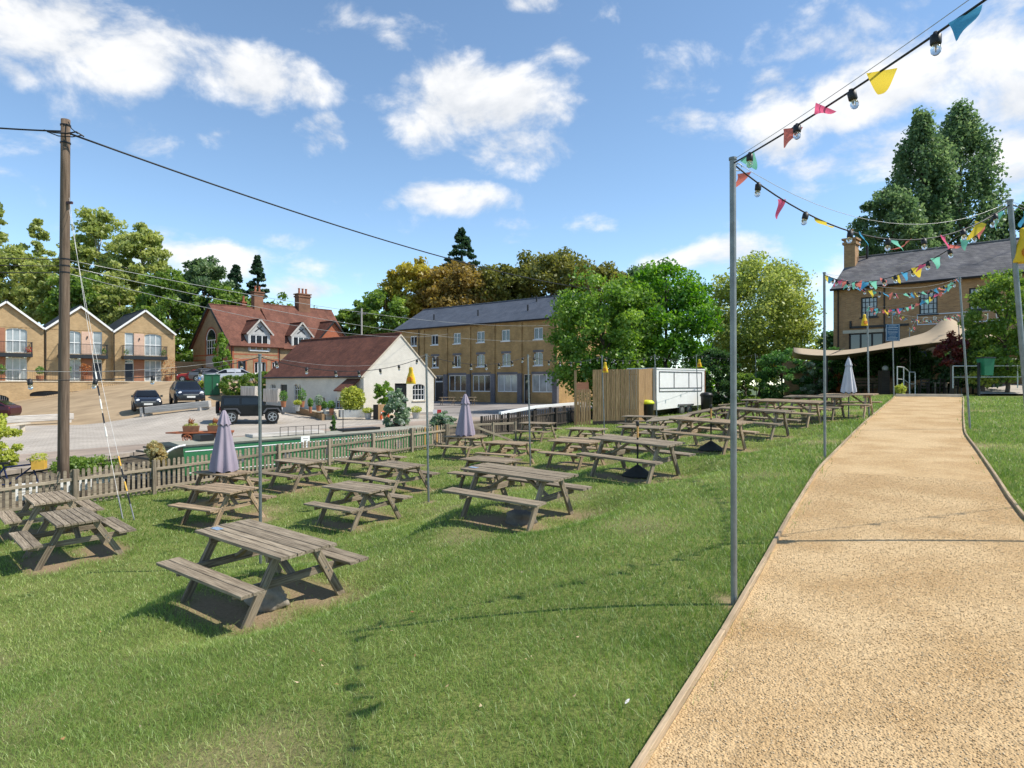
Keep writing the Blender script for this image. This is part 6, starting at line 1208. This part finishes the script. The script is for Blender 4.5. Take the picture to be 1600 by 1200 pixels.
wl_ = MB(); A, B = P(1225, 600, 47.), P(1530, 600, 45.); wl_.add([(A.x, A.y, -1.2), (B.x, B.y, -1.2), (B.x, B.y, 1.6), (A.x, A.y, 1.6), (A.x + .3, A.y + .4, -1.2), (B.x + .3, B.y + .4, -1.2), (B.x + .3, B.y + .4, 1.6), (A.x + .3, A.y + .4, 1.6)], [(0, 1, 2, 3), (7, 6, 5, 4), (3, 2, 6, 7), (0, 3, 7, 4), (1, 5, 6, 2)]); tag(wl_.build('terrace_wall', PUBB), 'low brick terrace wall behind the ivy under the canopy', 'wall')
# feather on the grass
fq = hit(980, 1110); o = thing('feather', 'small white feather lying in the grass near the path', 'feather', fq + Vector((0, 0, .04)), .9); o.scale = (.6,) * 3; MB().add([(-.03, -.012, 0), (.0, -.018, .006), (.035, -.008, .012), (.05, 0, .012), (.035, .008, .014), (0, .016, .008), (-.03, .01, 0), (-.045, 0, -.004)], [tuple(range(8))]).build('vane', FEA, o)
# flower bicycle at the far left
by = P(22, 742, 18.2); by.z = float(lawn_z(by.x, by.y)) + .1; o = thing('flower_bicycle', 'dark blue bicycle hung with yellow flowers behind the fence at far left', 'bicycle', by, math.radians(25)); BB = mat('bicycle_blue', (.015, .022, .075), .4, .1, 4)
for x in (-.5, .55): MB().tube([(x + math.cos(a) * .31, 0, .33 + math.sin(a) * .31) for a in np.linspace(0, 2*PI, 21)], .018, 6, False).build('wheel', BLACK, o)
for a, b, nm in (((-.5, .33), (-.12, .33), 'chain_stay'), ((-.12, .33), (-.25, .88), 'seat_tube'), ((-.12, .33), (.4, .78), 'down_tube'), ((-.22, .8), (.38, .85), 'top_tube'), ((.55, .33), (.36, .98), 'fork'), ((-.5, .33), (-.22, .8), 'seat_stay')): MB().tube([(a[0], 0, a[1]), (b[0], 0, b[1])], .022, 8).build(nm, BB, o)
MB().tube([(.36, -.28, 1.0), (.34, 0, 1.0), (.36, .28, 1.0)], .014, 6).build('handlebar', BB, o); MB().box((-.38, -.07, .88), (-.12, .07, .94)).build('saddle', BLACK, o); MB().box((.42, -.2, .72), (.72, .2, .95)).build('front_basket', YBL, o); plant_part('flowers', o, 240, (.55, 0, 1.02), (.26, .26, .14), .09, PLANTY, 44)
# ---------------------------------------------------------------- trees
BARK = mat('bark', (.10, .075, .055), .95, .35, 6, bump=.4, stretch=(3, 3, .6)); BARKP = mat('pale_bark', (.36, .33, .28), .9, .3, 5, stretch=(3, 3, .6))
def crown(rx, h, n, leaf, style, rng, K):
    u = rng.normal(size=(K, 3)); u /= np.linalg.norm(u, axis=1)[:, None]; r = rng.random(K)
    if style in ('round', 'airy', 'hedge'):
        rr = .50 + .5 * r ** .55; rr *= 1 + .13 * np.sin(u[:, 0] * 4 + 1) * np.sin(u[:, 2] * 5 + 2 + u[:, 1] * 3); k = 1.0 if style != 'airy' else 1.0 - .35 * np.clip(u[:, 2], 0, 1)
        if style == 'hedge': e = 4.; nn = (np.abs(u) ** e).sum(1) ** (-1 / e); u = u * nn[:, None]; rr = .7 + .3 * r; k = 1
        c = np.stack([u[:, 0] * rr * rx * k, u[:, 1] * rr * rx * k, (.5 + .5 * u[:, 2] * rr) * h], 1); rc = rng.uniform(.12, .23, K) * rx if style != 'airy' else rng.uniform(.13, .24, K) * rx
        sq = .7
    elif style == 'conifer':
        z = rng.random(K) ** 1.25; a = rng.uniform(0, 6.28, K); q = (1 - z) ** .85 * (.35 + .65 * r ** .5); c = np.stack([np.cos(a) * q * rx, np.sin(a) * q * rx, z * h * .98], 1); rc = rng.uniform(.10, .2, K) * rx * (.45 + .6 * (1 - z)); sq = .5
    else:
        z = rng.random(K); a = rng.uniform(0, 6.28, K); prof = np.clip(np.sin(PI * (z * .86 + .14)) ** .55, .12, 1) * np.where(z > .8, np.clip(1 - (z - .8) * 3.2, .25, 1), 1); q = prof * (.45 + .55 * r ** .5); c = np.stack([np.cos(a) * q * rx, np.sin(a) * q * rx, z * h], 1); rc = rng.uniform(.14, .26, K) * rx; sq = 1.5
    ci = rng.integers(0, K, n); g = rng.normal(size=(n, 3)) * .62; gl = np.linalg.norm(g, axis=1)[:, None]; g = g * np.minimum(1, 1.35 / gl); p = c[ci] + g * rc[ci][:, None] * np.array([1, 1, sq])
    d = rng.normal(size=(n, 3)); d /= np.linalg.norm(d, axis=1)[:, None]; nr = rng.normal(size=(n, 3)) + np.array([0, 0, .8]); e = np.cross(d, nr); e /= np.linalg.norm(e, axis=1)[:, None] + 1e-9
    s = leaf * 1.0 * rng.uniform(.6, 1.35, n)[:, None]; A = d * s; B = e * s * .62
    V = np.stack([p - A * .5, p + B * .5, p + A * .5, p - B * .5], 1).reshape(-1, 3); ct = rng.random(K)
    t = np.clip(.45 * ct[ci] + .40 * rng.random(n) + .12 * (p[:, 2] / h), 0, 1)
    return V, np.arange(4 * n).reshape(-1, 4), np.repeat(t, 4), c
def tree(lab, px, top, bot, wpx, y, style, m, seed, n=9000, leaf=.3, K=90, base=None, cat='tree', name='tree', grp=None, bark=None, trunk=True, parts=('trunk', 'crown')):
    n = int(n * 1.65); rng = np.random.default_rng(seed); c = P(px, bot, y); h = (bot - top) / F * y; rx = wpx / 2 / F * y; bz = ground(c.x, c.y) if base is None else base
    o = thing(name, lab, cat, (c.x, c.y, bz), 0, grp); leaf = leaf * (1.3 if y > 75 else 1.05); V, q, t, cl = crown(rx * .97, h, n, leaf, style, rng, K); V = V + np.array([0, 0, c.z - bz]); k = link(parts[1], npmesh(parts[1], V, quads=q, tint=t, mat=m), o)
    if trunk:
        b = MB(); zt = c.z - bz; r0 = max(.12, h * .022); b.tube([(0, 0, -.2), (.05 * rx, 0, zt * .5), (0, .05 * rx, zt + h * .35), (.04 * rx, 0, zt + h * .8)], [r0, r0 * .85, r0 * .6, r0 * .15], 9)
        for j in rng.choice(len(cl), min(9, len(cl)), replace=False):
            e = cl[j] + np.array([0, 0, zt]); z0 = zt + h * .12 + max(0, (e[2] - zt)) * .45; mid = (np.array([0, 0, z0]) + e) / 2 + np.array([0, 0, h * .03]); b.tube([(0, 0, z0), tuple(mid), tuple(e)], [r0 * .4, r0 * .25, r0 * .08], 6)
        b.build(parts[0], bark or BARK, o, smooth=True)
    return o
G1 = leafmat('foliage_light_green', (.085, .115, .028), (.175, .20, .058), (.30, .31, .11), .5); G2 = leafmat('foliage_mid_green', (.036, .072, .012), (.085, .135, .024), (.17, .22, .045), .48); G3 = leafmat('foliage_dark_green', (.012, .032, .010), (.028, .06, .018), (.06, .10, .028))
G4 = leafmat('foliage_bright_green', (.032, .072, .010), (.09, .155, .022), (.21, .28, .05)); GY = leafmat('foliage_yellow', (.085, .115, .022), (.175, .205, .05), (.28, .29, .10), .52); GO = leafmat('foliage_autumn', (.075, .055, .014), (.145, .10, .026), (.225, .17, .042)); GL = leafmat('foliage_olive', (.040, .048, .010), (.085, .09, .02), (.16, .15, .035)); GB_ = leafmat('foliage_gold', (.10, .09, .012), (.22, .18, .03), (.36, .28, .05)); GR_ = leafmat('foliage_burgundy', (.03, .008, .008), (.075, .014, .014), (.15, .035, .02)); GD = leafmat('foliage_conifer', (.010, .026, .014), (.020, .045, .022), (.045, .075, .03)); GS = leafmat('foliage_grey_dark', (.034, .062, .026), (.070, .11, .046), (.14, .185, .08), .5)
wl = 'trees on the slope behind the gabled houses'
for a in (('tall pale green tree right of the telegraph pole top', 152, 322, 480, 92, 100, 'airy', G1, 1, 9500, .42, 120), ('pale green tree above the right gabled house, bare pale trunk', 222, 352, 470, 84, 97, 'airy', G1, 2, 8000, .4, 100), ('pale green tree at the left edge behind the leftmost house', 22, 385, 500, 95, 96, 'airy', G1, 3, 8500, .4, 110), ('slender pale tree between left edge and telegraph pole', 56, 345, 480, 46, 102, 'airy', G1, 4, 3600, .38, 60),
    ('yellow green bushy tree just left of the telegraph pole', 78, 405, 520, 80, 92, 'round', G1, 5, 7500, .4, 100), ('mid green tree behind the middle gabled house', 128, 430, 530, 95, 90, 'round', G2, 6, 8000, .38, 100), ('mid green tree above the valley between two gables', 185, 430, 540, 90, 92, 'round', G1, 7, 8000, .38, 100), ('dark mid green tree right of the right gabled house', 262, 425, 580, 95, 88, 'round', G2, 8, 9000, .36, 110),
    ('feathery topped dark tree left of the tiled cottage', 318, 398, 540, 88, 98, 'airy', GS, 9, 8500, .38, 100), ('dark evergreen behind the cottage chimney', 402, 398, 520, 60, 104, 'conifer', GD, 10, 6000, .42, 110), ('broad dark evergreen left of the cottage chimney', 368, 412, 540, 75, 102, 'conifer', GD, 11, 6500, .42, 110), ('shaded green tree behind the cottage gable', 345, 445, 560, 80, 95, 'round', G2, 12, 7000, .38, 90)):
    tree(*a, base=0., grp=wl, bark=BARKP if 'pale' in a[0] else BARK)
tree('loose green branch tips of a nearer tree at the left picture edge', -22, 300, 420, 56, 60, 'airy', G1, 15, 2600, .3, 50, base=-2.)
mw = 'trees behind the brick mill'
for a in (('rounded green tree left of the mill roof', 600, 452, 540, 92, 100, 'round', G2, 21, 8000, .4, 100), ('golden green tree behind the left end of the mill roof', 646, 408, 500, 95, 104, 'round', GB_, 22, 8500, .42, 110), ('dark spruce standing above the mill roof', 720, 354, 460, 84, 112, 'conifer', GD, 23, 6500, .45, 130), ('russet brown tree above the middle of the mill roof', 712, 412, 505, 122, 103, 'round', GO, 24, 10000, .42, 120), ('olive brown tree behind the mill roof, right of the russet one', 778, 418, 500, 105, 104, 'round', GL, 25, 9000, .42, 110), ('broad dark olive tree dominating the mill roof right half', 862, 396, 490, 145, 106, 'round', GL, 26, 12000, .42, 140), ('dark olive tree between mill roof and bright green tree', 940, 417, 510, 100, 106, 'round', GL, 27, 8500, .42, 100), ('dark tree peeping over the bright green tree', 1000, 420, 520, 90, 108, 'round', GS, 28, 7000, .42, 90), ('small green tree between tiled cottage and mill', 548, 478, 540, 60, 100, 'round', G2, 29, 5000, .38, 70)):
    tree(*a, base=0., grp=mw)
tree('bright green maple like tree left half behind the enclosure', 942, 426, 636, 168, 50, 'round', G4, 31, 20000, .25, 190); tree('darker green tree right half behind the trailer', 1040, 418, 640, 165, 52, 'round', leafmat('foliage_fresh_dark', (.016, .05, .005), (.055, .13, .013), (.15, .25, .03)), 32, 16000, .27, 150)
tree('airy yellow green robinia above the dark hedge', 1186, 398, 590, 176, 58, 'airy', GY, 33, 21000, .27, 230)
tree('low grey green tree seen between robinia and pub', 1312, 515, 575, 60, 75, 'round', G3, 36, 4000, .35, 60, base=-1.)
pw = 'tall columnar trees behind the pub'
tree('left column of the tall dark poplar pair behind the pub', 1440, 186, 445, 96, 84, 'column', GS, 41, 13000, .36, 240, base=-1., grp=pw); tree('right column of the tall dark poplar pair behind the pub', 1500, 178, 445, 112, 86, 'column', GS, 42, 16000, .36, 260, base=-1., grp=pw); tree('spreading dark skirt tree left of the poplar pair', 1395, 300, 440, 110, 80, 'round', GS, 43, 9500, .34, 120, base=-1., grp=pw); tree('dark tree at the right picture edge behind the pub roof', 1620, 320, 430, 120, 84, 'round', G3, 44, 7000, .4, 90, base=-1., grp=pw)
# woodland mass behind everything (one mass, cannot be counted)
def mass(name, lab, spots, m, leaf, seed):
    rng = np.random.default_rng(seed); Vs, qs, ts = [], [], []; o_ = 0
    for (px, top, bot, wpx, y, n) in spots:
        c = P(px, bot, y); V, q, t, _ = crown(wpx / 2 / F * y, (bot - top) / F * y, n, leaf, 'round', rng, max(20, n // 90)); Vs.append(V + np.array(c)); qs.append(q + o_); ts.append(t); o_ += len(V)
    return tag(link(name, npmesh(name, np.concatenate(Vs), quads=np.concatenate(qs), tint=np.concatenate(ts), mat=m)), lab, 'foliage', kind='stuff')
mass('woodland', 'dense green woodland understorey behind the houses', [(px, 455 + 12 * math.sin(px), 600, 100, 106 + 4 * math.sin(px * .3), 3200) for px in range(-60, 430, 48)] + [(px, 480, 605, 110, 112, 2600) for px in range(500, 1000, 60)], G2, .5, 77)
mass('distant_woodland', 'dark distant woodland strip behind pub and hedge', [(px, 520 + 8 * math.sin(px), 605, 120, 98, 2200) for px in range(955, 1420, 55)], G3, .5, 78)
# ---------------------------------------------------------------- hedges and shrubs
def shrub(lab, px, top, bot, wpx, y, m, seed, n=3500, leaf=.16, style='round', K=60, name='shrub', cat='shrub', grp=None, base=None): return tree(lab, px, top, bot, wpx, y, style, m, seed, n, leaf, K, base, cat, name, grp, trunk=True, parts=('stem', 'foliage'))
shrub('dark laurel hedge block right of the trailer', 1122, 548, 634, 62, 47, G3, 101, 8000, .17, 'hedge', 90, 'hedge', 'hedge'); shrub('rounded clipped green bush in front of the hedge', 1165, 582, 634, 42, 46, G2, 102, 4500, .14, 'hedge', 60, 'hedge', 'hedge'); shrub('tall glossy laurel hedge under the robinia, right part', 1222, 550, 632, 70, 47.5, leafmat('laurel', (.02, .055, .012), (.05, .115, .025), (.15, .23, .08)), 103, 9000, .16, 'hedge', 100, 'hedge', 'hedge')
shrub('white flowering shrub left of the pale grey parasol', 1272, 566, 622, 42, 46, PLANTW, 104, 3200, .15); shrub('bronze leaved shrub right of the pale grey parasol', 1318, 580, 618, 28, 45, PLANTB, 105, 1500, .16)
for i, (px, top, bot, wp, y, lab) in enumerate(((1300, 545, 612, 60, 46, 'ivy mass on the terrace wall, left part'), (1345, 548, 606, 70, 45, 'ivy mass on the terrace wall, middle part'), (1405, 545, 585, 80, 44.5, 'ivy mass hanging under the canopy, right part'))): shrub(lab, px, top, bot, wp, y, leafmat('ivy%d' % i, (.010, .035, .008), (.03, .08, .016), (.07, .14, .03)), 110 + i, 5200, .17, 'hedge', 80, 'ivy', 'ivy', 'ivy on the terrace wall')
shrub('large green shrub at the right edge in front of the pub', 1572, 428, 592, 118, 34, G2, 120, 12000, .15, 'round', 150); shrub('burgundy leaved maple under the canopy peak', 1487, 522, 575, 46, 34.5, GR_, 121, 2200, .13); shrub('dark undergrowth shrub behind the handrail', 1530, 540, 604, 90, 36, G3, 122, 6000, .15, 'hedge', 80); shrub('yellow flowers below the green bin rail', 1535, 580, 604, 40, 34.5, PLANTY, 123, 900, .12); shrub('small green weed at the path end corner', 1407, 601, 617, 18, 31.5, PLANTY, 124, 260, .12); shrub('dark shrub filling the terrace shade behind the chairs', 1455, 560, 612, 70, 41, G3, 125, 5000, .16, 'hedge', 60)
shrub('pale green bush at the far left behind the fence', -6, 655, 745, 62, 19, PLANTY, 130, 3600, .10, 'round', 70, base=-3.6); shrub('dry brown reeds and weeds on the canal bank left of the narrowboat', 243, 690, 735, 30, 19.9, leafmat('dry_weeds', (.14, .11, .04), (.26, .20, .09), (.42, .34, .18)), 131, 1200, .16, 'airy', 50, base=-3.6); shrub('low green weeds along the far quay edge', 130, 716, 735, 90, 21, G2, 132, 2200, .08, 'airy', 60, base=-3.9)
shrub('white flowered climbing shrub in front of the cottage door', 619, 610, 680, 40, 33, PLANTW, 133, 4200, .12, 'airy', 90, base=-3.0); shrub('green wall climber on the white cottage gable', 600, 598, 632, 32, 46.2, G4, 134, 2600, .13, 'round', 60, base=-2.2); shrub('small silver shrub behind the fence left of the parasol', 692, 645, 672, 40, 33.5, PLANTW, 135, 1600, .11, 'airy', 50, base=-2.9); shrub('slim conical sapling beside the narrowboat', 521, 648, 674, 12, 31, PLANTG, 136, 700, .1, 'conifer', 40, base=-3.0)
for i, (px, wp, top, bot, y, lab) in enumerate(((365, 38, 588, 620, 56, 'green hedge right of the utility cabinet'), (398, 44, 583, 622, 56.5, 'green hedge joining the white cottage'), (425, 40, 580, 612, 60, 'higher hedge behind the timber bin store'), (318, 20, 596, 614, 57, 'small yellow green bush left of the utility cabinet'))): shrub(lab, px, top, bot, wp, y, G2 if i < 3 else PLANTY, 140 + i, 3000, .16, 'hedge', 60, 'hedge', 'hedge')
tree('slim green cypress like tree by the tiled cottage door', 347, 522, 590, 26, 74, 'column', G4, 145, 3200, .2, 70)
# bamboo screen and pots by the white cottage
zg = lambda p: ground(p.x, p.y)
b0, b1 = P(533, 645, 43.5), P(568, 641, 44.2); o = thing('bamboo_planter', 'long zinc trough of yellow green bamboo beside the white cottage', 'planter', (b0.x, b0.y, b0.z - .1), math.atan2(b1.y - b0.y, b1.x - b0.x)); Lb = (b1 - b0).length; MB().box((-.1, -.25, -.2), (Lb + .1, .3, .28)).build('trough', ZINC, o); plant_part('bamboo', o, 2600, (Lb / 2, 0, 1.0), (Lb * .58, .42, .85), .26, PLANTY, 150, shell=.0); cn = MB()
for k in range(26): x = random.uniform(0, Lb); cn.tube([(x, random.uniform(-.2, .2), .2), (x + random.uniform(-.15, .15), random.uniform(-.3, .3), 1.7)], .012, 5)
cn.build('canes', PLANTY, o)
pots = [(443, 634, 14, 17, TERRA, PLANTG, 46, 'round bush in a timber box left of the cellar door'), (472, 634, 14, 20, TERRA, PLANTG, 45.5, 'round bush in a timber box right of the cellar door'), (465, 640, 13, 8, ZINC, PLANTY, 44.5, 'low yellow green plant in a pale pot on the steps'), (485, 643, 9, 14, TERRA, PLANTG, 44, 'small ball tree in a terracotta pot'), (498, 641, 14, 18, TERRA, PLANTW, 44.6, 'tall leafy pot plants below the cottage window'), (507, 646, 9, 12, ZINC, PLANTG, 44, 'dark green plant in a pale pot by the zinc trough'), (518, 646, 13, 13, TERRA, PLANTG, 43.6, 'broad leaved plant at the trough end'), (575, 653, 18, 9, ZINC, PLANTY, 43.5, 'variegated plant in a pot at the cottage corner'), (650, 652, 20, 10, ZINC, PLANTY, 44.0, 'grassy plant in a zinc tub under the arched cottage window')]
for i, (px, py, wp, hp_, pm, lm, y, lab) in enumerate(pots):
    c = P(px, py, y); r = wp / 2 / F * y; o = thing('potted_plant', lab, 'plant', (c.x, c.y, c.z - .1), 0, 'pots beside the white cottage'); MB().lathe([(r * .45, 0), (r * .62, .38), (r * .68, .42), (r * .5, .42)], 10).build('pot', pm, o); hh = hp_ / F * y; plant_part('foliage', o, 420, (0, 0, .42 + hh * .45), (r, r, hh * .55), .14, lm, 160 + i); MB().tube([(0, 0, .3), (0, 0, .42 + hh * .4)], .025, 6).build('stem', BARK, o)
# terraced timber steps in front of the cottage
for i, (pa, pb, h, lab) in enumerate((((508, 656), (565, 651), .55, 'cream rendered terrace wall at the cottage corner'), ((452, 641), (505, 657), .42, 'long timber sleeper step beside the off roader'), ((446, 632), (492, 646), .75, 'upper timber sleeper step among the pots'))):
    a, b = hit(*pa), hit(*pb); d = b - a; o = thing('terrace_step', lab, 'step', a, 0, 'steps beside the white cottage'); mm = mat('cream_render', (.60, .55, .46), .8, .08, 3) if i == 0 else CEDAR
    barobj('riser', Vector((0, 0, h / 2)), d + Vector((0, 0, h / 2)), .16, h, mm, o); n_ = Vector((-d.y, d.x, 0)).normalized() * (1.6 if i == 0 else .9)
    if n_.y < 0: n_ = -n_
    MB().add([Vector((0, 0, h - .02)), d + Vector((0, 0, h - .02)), d + n_ + Vector((0, 0, h - .02)), n_ + Vector((0, 0, h - .02))], [(0, 1, 2, 3)]).build('tread', STN, o)
for a, b, lab in (((376, 618), (398, 622), 'grey boarded bin store left of the steel pole'), ((411, 622), (434, 624), 'grey boarded bin store right of the steel pole')):
    A = P(*a, 50.); B = P(*b, 50.); o = thing('bin_store', lab, 'bin store', A); d = B - A
    for k in range(10): q = d * ((k + .5) / 10); barobj('board', q + Vector((0, 0, -.25)), q + Vector((0, 0, .72)), .1, .03, GREYW, o, up=(0, 1, 0))
    MB().box((0, .05, -.25), (d.x, .6, .7)).build('case', GREYW, o)
